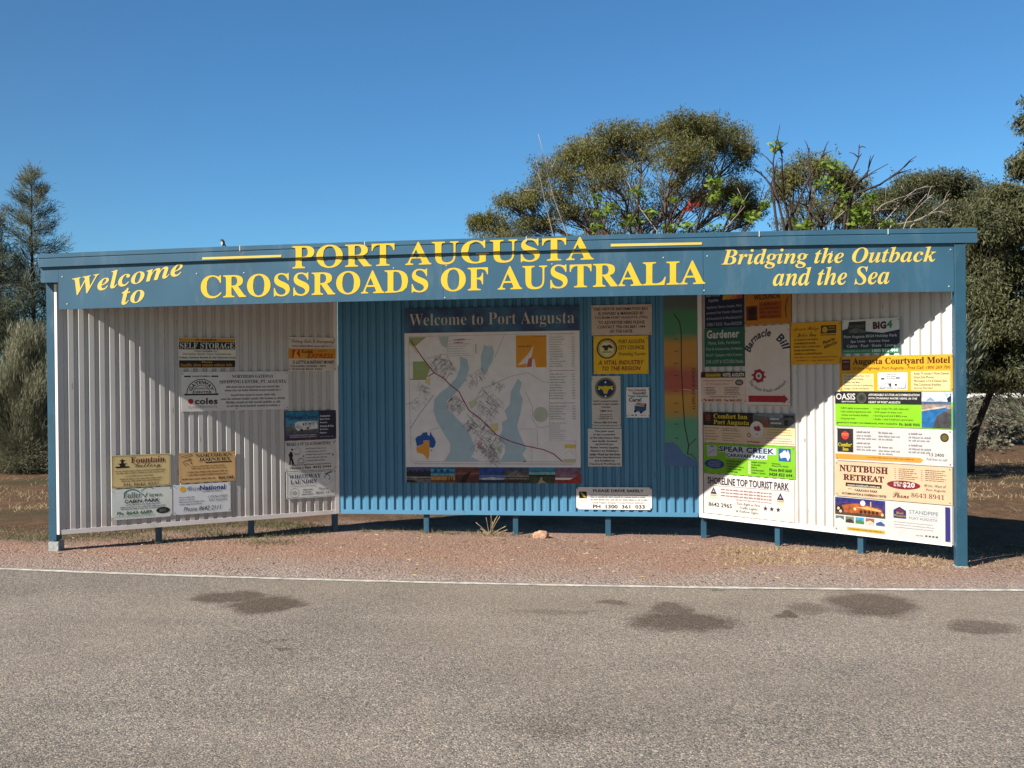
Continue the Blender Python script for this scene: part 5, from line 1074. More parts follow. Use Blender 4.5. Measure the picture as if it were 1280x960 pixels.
g.poly([A(275, 278), A(350, 278), A(335, 360), A(300, 340)], '#a6b3ac', 'park', 2).poly([A(70, 280), A(192, 280), A(110, 345), A(70, 330)], '#8f9a6a', 'park', 2).poly([A(95, 450), A(185, 450), A(217, 500), A(190, 572), A(95, 572)], '#8c9c68', 'park', 2)
g.poly([A(180, 575), A(220, 565), A(215, 620), A(180, 600)], '#c7bd86', 'park', 2).poly([B_(635, 225), B_(690, 215), B_(692, 270), B_(650, 275)], '#c4bb84', 'park', 2).poly([B_(480, 70), B_(540, 50), B_(540, 95), B_(500, 115)], '#b6bd96', 'park', 2).poly([B_(540, 355), B_(580, 350), B_(572, 405), B_(545, 390)], '#c79a98', 'park', 2).poly([B_(680, 380), B_(715, 370), B_(712, 430), B_(685, 425)], '#aab79c', 'park', 2).disc(*B_(985, 158), .042, '#aab0a2', 'park', 2)
rr = random.Random(5)
def grid(cx, cy, w, h, ang, n, top):
    fn = A if top else B_
    for k in range(int(n*2.1)):
        x, y = rr.uniform(-w, w)/2, rr.uniform(-h, h)/2; d = rr.choice((0, 90)); ln = rr.uniform(12, 42); a = math.radians(ang+d)
        c, s_ = math.cos(math.radians(ang)), math.sin(math.radians(ang)); X, Y = cx+x*c-y*s_, cy+x*s_+y*c
        g.line([fn(X, Y), fn(X+ln*math.cos(a), Y+ln*math.sin(a))], .0028, '#7d7b7a', 'street_grid', 3)
for a in ((300, 480, 170, 120, 40, 60, True), (160, 640, 90, 60, 20, 14, True), (540, 560, 70, 170, 60, 26, True), (400, 80, 120, 90, 35, 44, False), (620, 60, 190, 120, 40, 50, False), (560, 190, 120, 200, 40, 46, False),
          (620, 340, 170, 180, 30, 80, False), (640, 430, 130, 70, 45, 40, False), (490, 220, 60, 90, 40, 14, False), (680, 620, 90, 50, 30, 12, True), (130, 60, 60, 120, 60, 10, False)): grid(*a)
g.line([A(190, 430), A(330, 400), A(390, 520)], .004, '#77736f', 'street_grid').line([A(740, 270), A(670, 430)], .004, '#8a8886', 'street_grid').line([A(600, 640), A(780, 560), A(900, 535), A(1000, 600), A(1040, 605)], .004, '#8a8886', 'street_grid').line([B_(70, 255), B_(140, 150), B_(240, 20)], .005, '#77736f', 'street_grid').line([B_(880, 0), B_(930, 110), B_(925, 190), B_(965, 250), B_(1040, 240)], .004, '#8a8886', 'street_grid').line([B_(830, 258), B_(960, 258), B_(960, 380)], .003, '#8a8886', 'street_grid').line([B_(920, 370), B_(920, 480)], .003, '#8a8886', 'street_grid').line([B_(470, 150), B_(560, 250), B_(680, 300)], .004, '#6f6d6c', 'street_grid').line([B_(220, 262), B_(280, 245)], .004, '#8a8886', 'street_grid')
g.line([A(80, 300), A(160, 420), A(245, 530), A(320, 575), A(350, 610), A(420, 665), B_(440, 40), B_(470, 95), B_(490, 130), B_(560, 180), B_(630, 250), B_(680, 300), B_(780, 345), B_(880, 375), B_(1000, 400), B_(1070, 430), B_(1130, 482)], .010, '#8c1a28', 'highway', 4).line([A(200, 556), A(245, 530)], .009, '#8c1a28', 'highway', 4).line([A(72, 575), A(190, 575)], .008, '#a06040', 'highway', 4).line([A(75, 320), A(125, 390)], .010, '#c9b060', 'highway', 3)
g.line([A(68, 275), A(68, 668), B_(75, 484), B_(1135, 484)], .003, '#8a8886', 'drawing').line([A(68, 275), A(1040, 268)], .003, '#9a9896', 'drawing')
g.line([A(340, 310), A(520, 300), A(522, 410), A(340, 415), A(340, 310)], .003, '#8a8886', 'drawing').small(*A(345, 320), *A(515, 405), 5, '#9a9896', 'legend', ragged=.4, fill=.3).small(*A(385, 290), *A(470, 330), 2, '#8a3038', 'legend', ragged=.3, fill=.4).line([A(540, 330), A(540, 398)], .006, '#3a3a3a')
g.rect(*A(818, 278), *A(1027, 500), '#c98a28', 'inset_map', 2).poly([A(940, 350), A(930, 400), A(920, 440), A(945, 445), A(955, 500), A(885, 500), A(893, 470), A(830, 485), A(860, 450), A(900, 410)], '#cfcac4', 'inset_map', 3).poly([A(905, 440), A(930, 430), A(925, 495), A(890, 498)], '#a85a40', 'inset_map', 4).small(*A(835, 345), *A(925, 365), 1, '#5a3418', 'inset_map', ragged=0, fill=.5).small(*A(930, 280), *A(1020, 295), 1, '#7a5418', 'inset_map', ragged=0, fill=.4)
for (y0, y1, n, c, f_) in ((262, 276, 1, '#96353a', A), (284, 500, 13, '#6f6d6c', A), (515, 530, 1, '#96353a', A), (538, 668, 7, '#6f6d6c', A), (0, 55, 3, '#6f6d6c', B_), (70, 85, 1, '#96353a', B_), (92, 195, 6, '#6f6d6c', B_), (210, 330, 9, '#8a8886', B_)):
    x1 = 1225 if n < 2 else 1165; g.small(*f_(1048, y0), *f_(x1, y1), n, c, 'legend', ragged=.45 if n > 1 else .1, fill=.32)
    if n > 2 and c == '#6f6d6c': g.small(*f_(1200, y0), *f_(1225, y1), n, c, 'legend', ragged=0, fill=.32)
g.line([B_(1045, 0), B_(1045, 340), B_(1222, 340), B_(1222, 480)], .003, '#8a8886').rect(*B_(1145, 365), *B_(1220, 392), '#c6b24a', 'legend', 2).rect(*B_(1135, 465), *B_(1220, 490), '#b5b08c', 'legend', 2).line([B_(1145, 430), B_(1180, 405), B_(1210, 432)], .003, '#7a8aa8').small(*B_(90, 488), *B_(1210, 508), 1, '#9a9896', 'legend', ragged=0, fill=.3).line([B_(862, 482), B_(880, 482)], .010, '#333333')
g.poly([B_(107, 325), B_(122, 308), B_(148, 300), B_(160, 283), B_(190, 278), B_(195, 298), B_(208, 306), B_(216, 275), B_(226, 302), B_(240, 318), B_(252, 345), B_(245, 378), B_(230, 390), B_(207, 385), B_(207, 336), B_(165, 336), B_(163, 362), B_(118, 378)], '#1f4f9a', 'inset_map', 3)
g.poly([B_(165, 338), B_(206, 338), B_(207, 400), B_(204, 440), B_(194, 474), B_(182, 455), B_(160, 432), B_(118, 420), B_(113, 385), B_(163, 364)], '#cf9230', 'inset_map', 3).poly([B_(215, 402), B_(228, 402), B_(222, 414)], '#1f4f9a', 'inset_map', 3)
tiles = (40, 215, 385, 555, 727, 900, 1080, 1255)
pics = [[(0, .45, '#4a4a78'), (.3, .55, '#23242e'), (.5, 1, '#2a2b2e'), (.62, .70, '#9a9a98'), (.75, .82, '#77777a')], [(0, .62, '#1f6a96'), (.12, .28, '#3f9cbc'), (.42, .55, '#6aa0a0'), (.6, 1, '#b98a3e'), (.82, 1, '#7a4a28')],
        [(0, .4, '#5d3a38'), (.25, .6, '#6e3f3a'), (.55, 1, '#5a3230'), (.35, .45, '#8a5a50')], [(0, .72, '#2a4a8c'), (.5, .72, '#4f74aa'), (.70, .80, '#a8b0b4'), (.78, 1, '#22304a')],
        [(0, .3, '#3a4a66'), (.22, .55, '#55504c'), (.52, .62, '#8a8680'), (.62, 1, '#3a3430')], [(0, .48, '#3a84a0'), (.3, .48, '#7fb4b8'), (.46, .6, '#27362e'), (.58, 1, '#3e4636')], [(0, .6, '#7a5f78'), (.45, .65, '#94686a'), (.78, 1, '#8a3a34')]]
for i, bands in enumerate(pics):
    x0 = A(tiles[i], 0)[0]; x1 = A(tiles[i+1], 0)[0]; y0 = B_(0, 523)[1]; y1 = 1.0
    for k, (a, b, c) in enumerate(bands): g.rect(x0, y0+(y1-y0)*a, x1, y0+(y1-y0)*b, c, 'photo_strip', 1+.4*k)
    X = lambda f: x0+(x1-x0)*f
    Y = lambda f: y0+(y1-y0)*f
    if i == 0:
        for f_ in (.1, .3, .5, .72, .85): g.rect(X(f_), Y(.22), X(f_+.1), Y(.55), '#23242e', 'photo_strip', 4)
        g.poly([(X(0), Y(.62)), (X(1), Y(.85)), (X(1), Y(1)), (X(.5), Y(1))], '#6f6f70', 'photo_strip', 4)
    if i == 1:
        for f_ in (.68, .80, .88): g.rect(X(f_), Y(.62), X(f_+.04), Y(.92), '#2a1c18', 'photo_strip', 4)
        for f_ in (.2, .45, .7): g.disc(X(f_), Y(.25), .010, '#12456e', 'photo_strip', 4)
    if i == 2: g.poly([(X(.2), Y(1)), (X(.35), Y(.5)), (X(.7), Y(.25)), (X(.55), Y(.6)), (X(.45), Y(1))], '#211718', 'photo_strip', 4)
    if i == 3: g.poly([(X(.1), Y(.72)), (X(.5), Y(.62)), (X(.9), Y(.72)), (X(.9), Y(.80)), (X(.1), Y(.80))], '#c2c6c8', 'photo_strip', 4)
    if i == 4: g.poly([(X(.1), Y(.5)), (X(.5), Y(.18)), (X(.85), Y(.5))], '#6e6a68', 'photo_strip', 4); g.small(X(0), Y(.65), X(1), Y(.8), 1, '#a8a5a0', 'photo_strip', ragged=0)
    if i == 5: g.poly([(X(.35), Y(1)), (X(.45), Y(.62)), (X(.52), Y(.62)), (X(.5), Y(.8)), (X(.7), Y(1))], '#b8a284', 'photo_strip', 4)
    if i == 6: g.poly([(X(.3), Y(1)), (X(.6), Y(.75)), (X(1), Y(.4)), (X(1), Y(1))], '#9a3a34', 'photo_strip', 4)
g.done()

# --- back wall: the other signs ------------------------------------------------------------------------------
g = Sign(BW, [(739, 381), (814.5, 381), (815, 418.7), (739.7, 419)], 'notice_sign', 'beige notice of six lines of capitals, directly above the yellow council sign', '#b9a99a')
for i, (s_, a, b) in enumerate((('THIS VISITOR INFORMATION BAY', .035, .945), ('IS OWNED & MANAGED BY', .115, .875), ('TOURISM PORT AUGUSTA (TPA)', .055, .93), ('TO ADVERTISE HERE PLEASE', .11, .885), ('CONTACT TPA ON 8641 1444', .10, .89), ('AT THE HATB.', .31, .685))): g.t(s_, 'sans', a, .085+i*.148, b, .185+i*.148, '#282522', 'wording', off=.012)
g.screws(); g.done()
g = Sign(BW, [(742, 420), (810.3, 419.7), (810.7, 467.2), (742, 467.5)], 'council_sign', 'bright yellow council sign with a round seal, under the beige notice', '#d6ad1e')
g.disc(.245, .33, .185, '#b7a878').ring(.245, .33, .165, .187, '#8d8458').disc(.245, .33, .125, '#c8bd8a', l=3).poly([(.14, .28), (.18, .24), (.24, .25), (.30, .22), (.36, .30), (.33, .33), (.27, .30), (.26, .38), (.20, .38), (.19, .31)], '#2a2c20', l=4).rect(.16, .40, .33, .44, '#7a8a50', 'emblem', 4).arc('CITY OF PORT AUGUSTA', 'bold', .245, .33, .135, .155, 200, -20, '#4a4a30', 'emblem')
g.t('PORT AUGUSTA', 'sans', .46, .10, .935, .20, '#3a2f12', off=.012).t('CITY COUNCIL', 'sans', .455, .255, .935, .36, '#3a2f12', off=.012).t('Promoting Tourism', 'it', .46, .43, .945, .55, '#3a2f12').t('A VITAL INDUSTRY', 'boldit', .085, .64, .92, .76, '#8a3a12').t('TO THE REGION', 'boldit', .15, .80, .86, .91, '#8a3a12').screws(); g.done()
g = Sign(BW, [(739.5, 470), (775.8, 470), (776, 535), (740, 535)], 'rescue_sign', 'narrow grey coast guard sign with yellow wings in a round emblem', '#b9b4ac')
g.disc(.48, .235, .37, '#77744e').disc(.48, .235, .315, '#1f2a52', l=3).ring(.48, .235, .30, .32, '#5a6a42', l=4).poly([(.20, .19), (.40, .20), (.48, .185), (.56, .20), (.76, .19), (.70, .235), (.58, .265), (.53, .34), (.43, .34), (.38, .265), (.26, .235)], '#c2ac1e', l=4)
for c in ((.48, .12), (.25, .25), (.71, .25), (.48, .39)): g.disc(*c, .032, '#c8cad0', l=5)
for i, (s_, a, b) in enumerate((('PORT AUGUSTA BASE', .06, .90), ('UNITED COAST GUARD', .05, .92), ('STATION', .34, .64))): g.t(s_, 'bold', a, .47+i*.058, b, .50+i*.058, '#34302c', 'wording')
g.t('VMR 515', 'bold', .28, .655, .70, .69, '#2a2826').small(.16, .725, .84, .84, 3, '#4c4844', ragged=.35, center=True).t('Phone 086 410 865', 'bold', .08, .875, .88, .91, '#2a2826', 'wording').small(.08, .935, .90, .975, 1, '#55514c', ragged=0); g.screws(); g.done()
g = Sign(BW, [(782.8, 484.2), (811.7, 484.2), (811.7, 522), (782.8, 522)], 'safety_sign', 'small white poster about care with a little blue cart, beside the coast guard sign', '#d2d2cf')
g.t('Got Valuable', 'bold', .10, .055, .86, .125, '#a03848').t('Goods?', 'bold', .28, .14, .86, .235, '#2b2f6a').t('Take Valuable', 'bold', .08, .255, .94, .325, '#2f6a58').t('Care!', 'bold', .11, .345, .66, .475, '#26242a')
g.poly([(.38, .585), (.46, .49), (.72, .52), (.84, .52), (.75, .63)], '#c79a8e', 'picture').poly([(.36, .60), (.76, .64), (.87, .55), (.86, .75), (.70, .82), (.36, .78)], '#38507e', 'picture', 1.5).disc(.39, .79, .06, '#1f2c4c', 'picture', 3).disc(.64, .82, .06, '#1f2c4c', 'picture', 3).poly([(.76, .63), (.84, .52), (.88, .60)], '#1c2236', 'picture', 3)
g.rect(.22, .90, .32, .94, '#55565c', 'emblem').disc(.42, .92, .04, '#55565c').rect(.10, .89, .13, .95, '#8a8c90', 'emblem').small(.58, .89, .92, .96, 1, '#8a8c90', ragged=0); g.screws(); g.done()
g = Sign(BW, [(735, 535.8), (777.2, 535.8), (777.2, 583), (735, 583)], 'thanks_sign', 'pale grey notice of eleven centred lines, directly below the coast guard sign', '#bdbcb8')
for i, (s_, a, b) in enumerate((('The paint used', .21, .77), ('in the re-painting', .17, .82), ('of the Information Bays', .06, .93), ('was kindly donated', .12, .86), ('by DULUX and', .24, .75), ('Builder Homes Supplies.', .07, .92), ('Painting by Skillshare', .09, .90), ('under Work for the Dole', .05, .95), ('and Signs manufactured', .04, .95), ('and installed by', .19, .79), ('Transigns & WorkPoint SA', .03, .96))): g.t(s_, 'bold', a, .045+i*.0865, b, .105+i*.0865, '#26282a', 'wording')
g.done()
g = Sign(BW, [(720, 609), (815, 609), (815, 637), (720.7, 637)], 'road_safety_sign', 'wide white rounded safe driving sign, lowest on the blue wall', '#d4d2ce', round_=.03)
g.rect(.04, .20, .14, .50, '#1e1d1a', 'emblem', 2).poly([(.055, .24), (.075, .24), (.13, .42), (.13, .48), (.10, .46)], '#b39a2c', l=3).t('PLEASE DRIVE SAFELY', 'sans', .225, .095, .895, .22, '#1e1e22', off=.026).rect(.185, .345, .955, .375, '#4a4a4c', 'emblem', 2).small(.19, .385, .95, .62, 2, '#8d8a86', ragged=.03).t('NORTHERN ROAD CONDITIONS REPORT', 'sans', .215, .66, .905, .735, '#85827e', 'fine_print').t('PH  1300  361  033', 'sans', .22, .775, .905, .945, '#43362b', off=.022).small(.04, .56, .14, .70, 2, '#b8b6b2', ragged=.1); g.screws(); g.done()
# strip map running up behind the fascia
g = Sign(BW, [(830, 366), (871.7, 366), (871.7, 583), (831, 583)], 'route_map_sign', 'tall narrow strip map in green, orange and red bands with a black route', '#3b4a44', cat='map sign')
rm = bpy.data.materials.new('route_bands'); rm.use_nodes = True; rn = rm.node_tree
_g = nd(rn, 'ShaderNodeNewGeometry'); _s = nd(rn, 'ShaderNodeSeparateXYZ'); rn.links.new(_g.outputs['Position'], _s.inputs[0])
_n = nd(rn, 'ShaderNodeTexNoise'); _n.inputs['Scale'].default_value = 6; rn.links.new(_g.outputs['Position'], _n.inputs['Vector'])
_ma = nd(rn, 'ShaderNodeMath', operation='MULTIPLY_ADD'); _ma.inputs[1].default_value = 0.10; rn.links.new(_n.outputs[0], _ma.inputs[0]); rn.links.new(_s.outputs[2], _ma.inputs[2])
zt_, zb_ = BW.uz(850, 366)[1], BW.uz(850, 583)[1]
_mr = nd(rn, 'ShaderNodeMapRange'); _mr.inputs[1].default_value = zt_+.05; _mr.inputs[2].default_value = zb_+.05; rn.links.new(_ma.outputs[0], _mr.inputs[0])
_cr = nd(rn, 'ShaderNodeValToRGB'); el = _cr.color_ramp.elements
stops = [(.0, '#4a5650'), (.08, '#4a5650'), (.12, '#37734c'), (.24, '#37734c'), (.29, '#a87624'), (.40, '#a87624'), (.46, '#98462f'), (.55, '#98462f'), (.60, '#ac8026'), (.68, '#a47a26'), (.74, '#468868'), (.88, '#4c886c'), (1.0, '#4c886c')]
el[0].position, el[0].color = stops[0][0], (*lin(stops[0][1]), 1); el[1].position, el[1].color = 1.0, (*lin(stops[-1][1]), 1)
for p_, c_ in stops[1:-1]: e = el.new(p_); e.color = (*lin(c_), 1)
rn.links.new(_mr.outputs[0], _cr.inputs[0]); rn.links.new(_cr.outputs[0], rn.nodes['Principled BSDF'].inputs['Base Color']); rn.nodes['Principled BSDF'].inputs['Roughness'].default_value = .5
_M['route_bands'] = rm
g.rect(0, 0, 1, 1, 'route_bands', 'map_panel', 1).poly([(0, .865), (.25, .86), (.42, .885), (.55, .925), (.8, .95), (1, .975), (1, 1), (0, 1)], '#4a6a92', 'sea', 2)
g.line([(.30, .12), (.48, .17), (.52, .22), (.52, .45), (.56, .62), (.60, .76), (.68, .84), (.72, .88), (.68, .93)], .010, '#2a2a22', 'route').line([(.72, .88), (.95, .84)], .008, '#2a2a22', 'route').line([(.68, .93), (.80, .93), (.95, .96)], .008, '#2a3a2a', 'route').line([(.55, .555), (1.0, .565)], .007, '#b8a898', 'route')
for y in (.26, .33, .40, .47, .56, .63, .68, .75, .83): g.small(.30, y, .48, y+.012, 1, '#3a3222', 'legend', ragged=.3)
def vt(a, b): return (.97-.10*b, .66-.22*a)
g.t('GAWLER RANGES', 'serifit', 0, 0, 0, 0, '#4a2c18', 'legend', fn=lambda a, b: (.93-.10*b, .67-.24*a)); g.screws(); g.done()

# --- right wing ------------------------------------------------------------------------------------------------
g = Sign(RW, [(881.5, 361), (930.5, 359), (930.5, 408.2), (881.2, 410.5)], 'solar_sign', 'navy sign of pale wording partly hidden by the fascia, above the gardening sign', '#1c2440')
for i, (s_, a, b) in enumerate((('Solar Homes', .03, .40), ('Supplies', .10, .36))): g.t(s_, 'bold', a, .10+.15*i, b, .20+.15*i, '#8f959c')
for k, c in enumerate(('#b39a2a', '#b88a30', '#b5702e', '#a8402e')): g.poly([(.48+k*.12, .14), (.60+k*.12, .11), (.60+k*.12, .28), (.46+k*.12, .31)], c, 'emblem', 2)
for i, (s_, b) in enumerate((('Appliances, Battery Systems, Wind', .94), ('powered Hot Washing Electrical', .95), ('& Household & Manufacturing', .96), ('OPEN 7 DAYS  Phone 86422200', .95))): g.t(s_, 'bold', .05, .43+i*.145, b, .52+i*.145, '#7f878f', 'wording')
g.done()
g = Sign(RW, [(881, 410.8), (931, 408.4), (931, 457), (881, 459.2)], 'garden_sign', 'dark green gardening sign with a bold pale heading', '#245448')
g.t('Gardener', 'bold', .065, .05, .88, .27, '#b5b9b0')
for i, (s_, a, b) in enumerate((('Plants, Soils, Fertilizers', .10, .90), ('Pots & Accessories, Irrigation', .05, .95), ('OLGY Camping Hire Centre', .04, .95), ('CNR LOXY & VICTORIA Parade', .04, .97))): g.t(s_, 'bold', a, .34+i*.16, b, .44+i*.16, '#7f9a8a', 'wording')
g.done()
g = Sign(RW, [(931.5, 357), (989, 355), (989.3, 404.2), (931.8, 406.6)], 'outback_sign', 'orange brown sign with a dark picture patch, directly above the seafood sign', '#a8701c')
g.rect(.02, .02, .98, .19, '#3a2416').t('ARKAROOLA', 'bold', .04, .06, .60, .16, '#a8701c').t('WILDUNOR', 'bold', .20, .23, .78, .37, '#4a2412').rect(.03, .51, .28, .88, '#6a2c1a', 'picture').disc(.16, .66, .09, '#241a20', 'picture').poly([(.06, .88), (.12, .74), (.22, .72), (.27, .88)], '#3a1c18', 'picture', 3)
g.rect(.31, .42, .80, .86, '#8f4a1c', 'panel', 1)
g.small(.33, .44, .79, .85, 4, '#5a2412', ragged=.2, fill=.45).line([(.93, .35), (.88, .60), (.90, .85)], .012, '#5a3a14'); g.screws(); g.done()
g = Sign(RW, [(931.9, 408.8), (987.3, 405.2), (988, 508.6), (932, 508)], 'seafood_sign', 'tall white seafood sign with arched lettering, a red ship wheel and a red arrow', '#c4bbb2')
g.arc('Barnacle', 'boldit', .50, .38, .38, .53, 168, 78, '#2c3348').arc('Bill', 'boldit', .50, .38, .37, .54, 58, 16, '#2c3348')
g.ring(.31, .62, .065, .125, '#8c1f30').ring(.31, .62, .03, .065, '#bdb4ae').disc(.31, .62, .03, '#35606a', l=3)
for k in range(8): t = math.radians(45*k+10); g.line([(.31+.11*math.cos(t), .62+.11*.53*math.sin(t)), (.31+.165*math.cos(t), .62+.165*.53*math.sin(t))], .018, '#8c1f30', 'emblem')
def under(a, b): t = math.radians(204+132*a); r = .475-.085*b; return (.50+r*math.cos(t), .60-r*.46*math.sin(t))
g.t('The best fresh seafood', 'it', 0, 0, 0, 0, '#2c2c34', 'wording', fn=under)
g.poly([(.07, .865), (.86, .865), (.86, .845), (.96, .905), (.86, .965), (.86, .945), (.07, .945)], '#93202c', 'arrow').line([(.02, .985), (.98, .985)], .006, '#8d857c'); g.screws(); g.done()
g = Sign(RW, [(988.8, 404.6), (1051.5, 400.4), (1052, 454.2), (988.8, 456.8)], 'motor_inn_sign', 'yellow motor inn sign with brown script heading, beside the tall seafood sign', '#c79417')
g.t('Acacia Ridge', 'script', .07, .10, .57, .22, '#5a4418').t('Motor Inn', 'script', .13, .24, .52, .34, '#5a4418').rect(.61, .09, .91, .28, '#3a2c18', 'emblem').disc(.69, .19, .055, '#b58a1c', l=3).rect(.76, .12, .89, .15, '#8a6a1c', 'emblem', 3).rect(.76, .18, .89, .21, '#8a6a1c', 'emblem', 3).small(.61, .29, .91, .34, 1, '#5a4418', ragged=0)
for i, (s_, b) in enumerate((('33 QUALITY AIR UNITS', .55), ('CONFERENCE ROOM', .50), ('FAMILY UNITS, 2 SPAS & BBQ', .60), ('SOLAR HEATED POOL', .50), ('LICENSED A LA CARTE RESTAURANT', .64))): g.t(s_, 'bold', .07, .39+i*.083, b, .435+i*.083, '#52401a', 'wording')
g.t('Phone for', 'boldit', 0, 0, 0, 0, '#4a3a18', 'wording', fn=lambda a, b: (.66+.24*a-.02*b, .54-.10*a-.08*b)).t('RESERVATION', 'boldit', 0, 0, 0, 0, '#4a3a18', 'wording', fn=lambda a, b: (.68+.25*a-.02*b, .64-.11*a-.07*b))
g.t('1800 800 (TOLL FREE) RESERVATIONS', 'bold', .07, .815, .93, .855, '#9a4a1c', 'wording').t('HIGHWAY 1 - TEL. (08) 8642 3377', 'bold', .11, .89, .86, .93, '#9a4a1c', 'wording'); g.screws(); g.done()
g = Sign(RW, [(1053.3, 400.6), (1124.8, 396.4), (1124.8, 439.6), (1053.5, 443.2)], 'holiday_park_sign', 'dark slate holiday park sign with pale top and green lower band', '#26303a')
g.poly([(0, 0), (1, 0), (1, .34), (.72, .42), (.42, .36), (.42, .05), (.12, .08), (.10, .25), (0, .30)], '#bfc3bf', 'panel', 1).rect(.12, .06, .42, .40, '#2a2e2c', 'picture', 2).rect(.12, .16, .42, .24, '#474c46', 'picture', 3).poly([(.12, .30), (.25, .24), (.42, .34), (.42, .40), (.12, .40)], '#5a5c56', 'picture', 3)
g.t('BIG', 'bold', .545, .09, .78, .31, '#4a2030', off=.03).t('4', 'bold', .785, .07, .88, .29, '#2f7a4a', off=.02)
g.t('Port Augusta BIG4 Holiday Park', 'sans', .03, .46, .96, .565, '#b5bcc0', 'wording', off=.008).t('Spa Units · Ensuite Sites', 'sans', .15, .61, .83, .70, '#b5bcc0', 'wording', off=.008).t('Cabins · Pool · Shade · Lawns', 'sans', .08, .735, .93, .82, '#b5bcc0', 'wording', off=.008).rect(0, .87, 1, 1, '#2f7a56', 'panel', 1).small(.03, .89, .50, .97, 1, '#7ab094', ragged=0).t('1800 833 444', 'bold', .53, .885, .97, .975, '#c6dacb', 'wording'); g.screws(); g.done()
g = Sign(RW, [(876.9, 465.6), (931.7, 464.2), (932.2, 503.4), (876.4, 503.4)], 'hotel_sign', 'small cream hotel sign with black and gold header, below the gardening sign', '#c6b3a2')
g.rect(0, 0, 1, .185, '#221d1a').rect(.02, .03, .08, .17, '#8a2c24', 'emblem').rect(.10, .03, .47, .165, '#6a5a1c', 'panel', 2).t('Hannahville', 'serif', .12, .05, .45, .145, '#c4a838').t('HOTEL AUGUSTA', 'bold', .51, .035, .985, .155, '#cfc9bd').disc(.87, .345, .09, '#26282a', ry=.095).disc(.87, .345, .065, '#7a7c7e', ry=.06, l=3)
g.t('Newly Renovated and Superb', 'it', .07, .26, .74, .32, '#9a4a3a', 'wording').t('for the Largest Views!', 'it', .12, .365, .65, .425, '#9a4a3a', 'wording').small(.08, .48, .46, .75, 5, '#5a4c42', ragged=.4, bullets=True).small(.51, .48, .93, .75, 5, '#5a4c42', ragged=.25, bullets=True).small(.20, .77, .85, .84, 1, '#7a5f50', ragged=0).t('Ph: 8642 2435', 'bold', .06, .88, .47, .96, '#6a2820').t('Fax: 8642 4701', 'bold', .54, .88, .92, .96, '#6a2820'); g.screws(); g.done()
g = Sign(RW, [(879.7, 515.2), (994, 517), (994.5, 557), (879.9, 553.4)], 'inn_sign', 'wide inn sign with yellow wording on black and a white roundel', '#cdb79c', sun_dim=0.85)
g.rect(0, 0, .56, .44, '#1d1a16').disc(.055, .16, .032, '#7a2f22').rect(.025, .27, .09, .29, '#8a6a3c', 'emblem').rect(.05, .33, .07, .35, '#8a8a80', 'emblem').t('Comfort Inn', 'serif', .12, .05, .50, .205, '#c9b432', off=.01).t('Port Augusta', 'serif', .12, .245, .52, .435, '#c9b432', off=.01)
g.rect(.56, 0, 1, .45, '#5a5f60', 'picture').poly([(.56, .05), (.70, 0), (1, 0), (1, .12), (.74, .12)], '#76808a', 'picture', 2).poly([(.58, .30), (.66, .17), (.74, .22), (.73, .45), (.60, .45)], '#7a4f42', 'picture', 2).rect(.74, .14, .84, .20, '#b5b8b4', 'picture', 2).rect(.75, .28, .86, .33, '#b9bab2', 'picture', 2).rect(.88, .05, .99, .12, '#2b2c2c', 'picture', 2).rect(.89, .20, .93, .38, '#2b2c2c', 'picture', 2)
g.disc(.60, .52, .075, '#cfc9c2', l=3).poly([(.565, .47), (.585, .40), (.60, .44), (.62, .38), (.635, .44), (.645, .54), (.62, .58), (.58, .55)], '#8a3444', l=4).rect(.59, .66, .615, .68, '#55504c', 'emblem', 4)
g.small(.01, .47, .19, .93, 5, '#7a6a58', ragged=.35, fill=.32).small(.21, .50, .42, .62, 2, '#5a4c40', ragged=.3, fill=.4).small(.22, .64, .48, .95, 4, '#7a6a58', ragged=.5, fill=.32).ring(.515, .71, .012, .020, '#5a6a3c').t('by Premium', 'bold', .50, .89, .63, .96, '#7a2c2c', 'wording').rect(.70, .45, 1, .70, '#d0bd8c', 'panel', 1).small(.71, .47, .98, .70, 3, '#8a7448', ragged=.1, fill=.35).small(.70, .74, .98, .96, 3, '#8a8478', ragged=.1, fill=.3); g.screws(); g.done()
g = Sign(RW, [(879.9, 554), (994.5, 557.6), (994.5, 598), (880, 591.6)], 'caravan_park_sign', 'lime green caravan park sign with blue capitals and a white continent emblem', '#78b81e', sun_dim=0.7)
g.poly([(.035, .08), (.155, .07), (.16, .42), (.05, .46)], '#b9bccb').line([(.06, .36), (.09, .28), (.13, .22)], .006, '#6a6c8c').rect(.08, .10, .12, .13, '#33365a', 'emblem', 3)
g.rect(.185, .075, .805, .285, '#c9d6d8', 'panel', 1).rect(.26, .285, .71, .455, '#c9d6d8', 'panel', 1).t('SPEAR CREEK', 'bold', .185, .09, .785, .265, '#1d2a5c', l=5).t('CARAVAN PARK', 'bold', .265, .315, .70, .43, '#1d2a5c', l=5)
g.disc(.125, .69, .115, '#1f3f86', ry=.155).small(.05, .58, .205, .80, 4, '#a9b6d8', ragged=.3, center=True)
for i, s_ in enumerate(('POWERED SITES', 'BUNKHOUSE', 'CAMPING HALL', 'CABINS & SHOWERS', 'CAMP KITCHEN')): g.t(s_, 'bold', .265, .545+i*.085, (.43, .40, .46, .43, .39)[i], .595+i*.085, '#2c4a1c', 'wording')
for i, s_ in enumerate(('SHEEP STATION', 'CLEANED', 'BBQ', 'LAUNDROMAT', 'OPEN 7 DAYS')): g.t(s_, 'bold', .54, .53+i*.085, (.70, .64, .60, .68, .69)[i], .58+i*.085, '#2c4a1c', 'wording'); g.rect(.505, .525+i*.085, .53, .59+i*.085, '#c3d6a0', 'emblem')
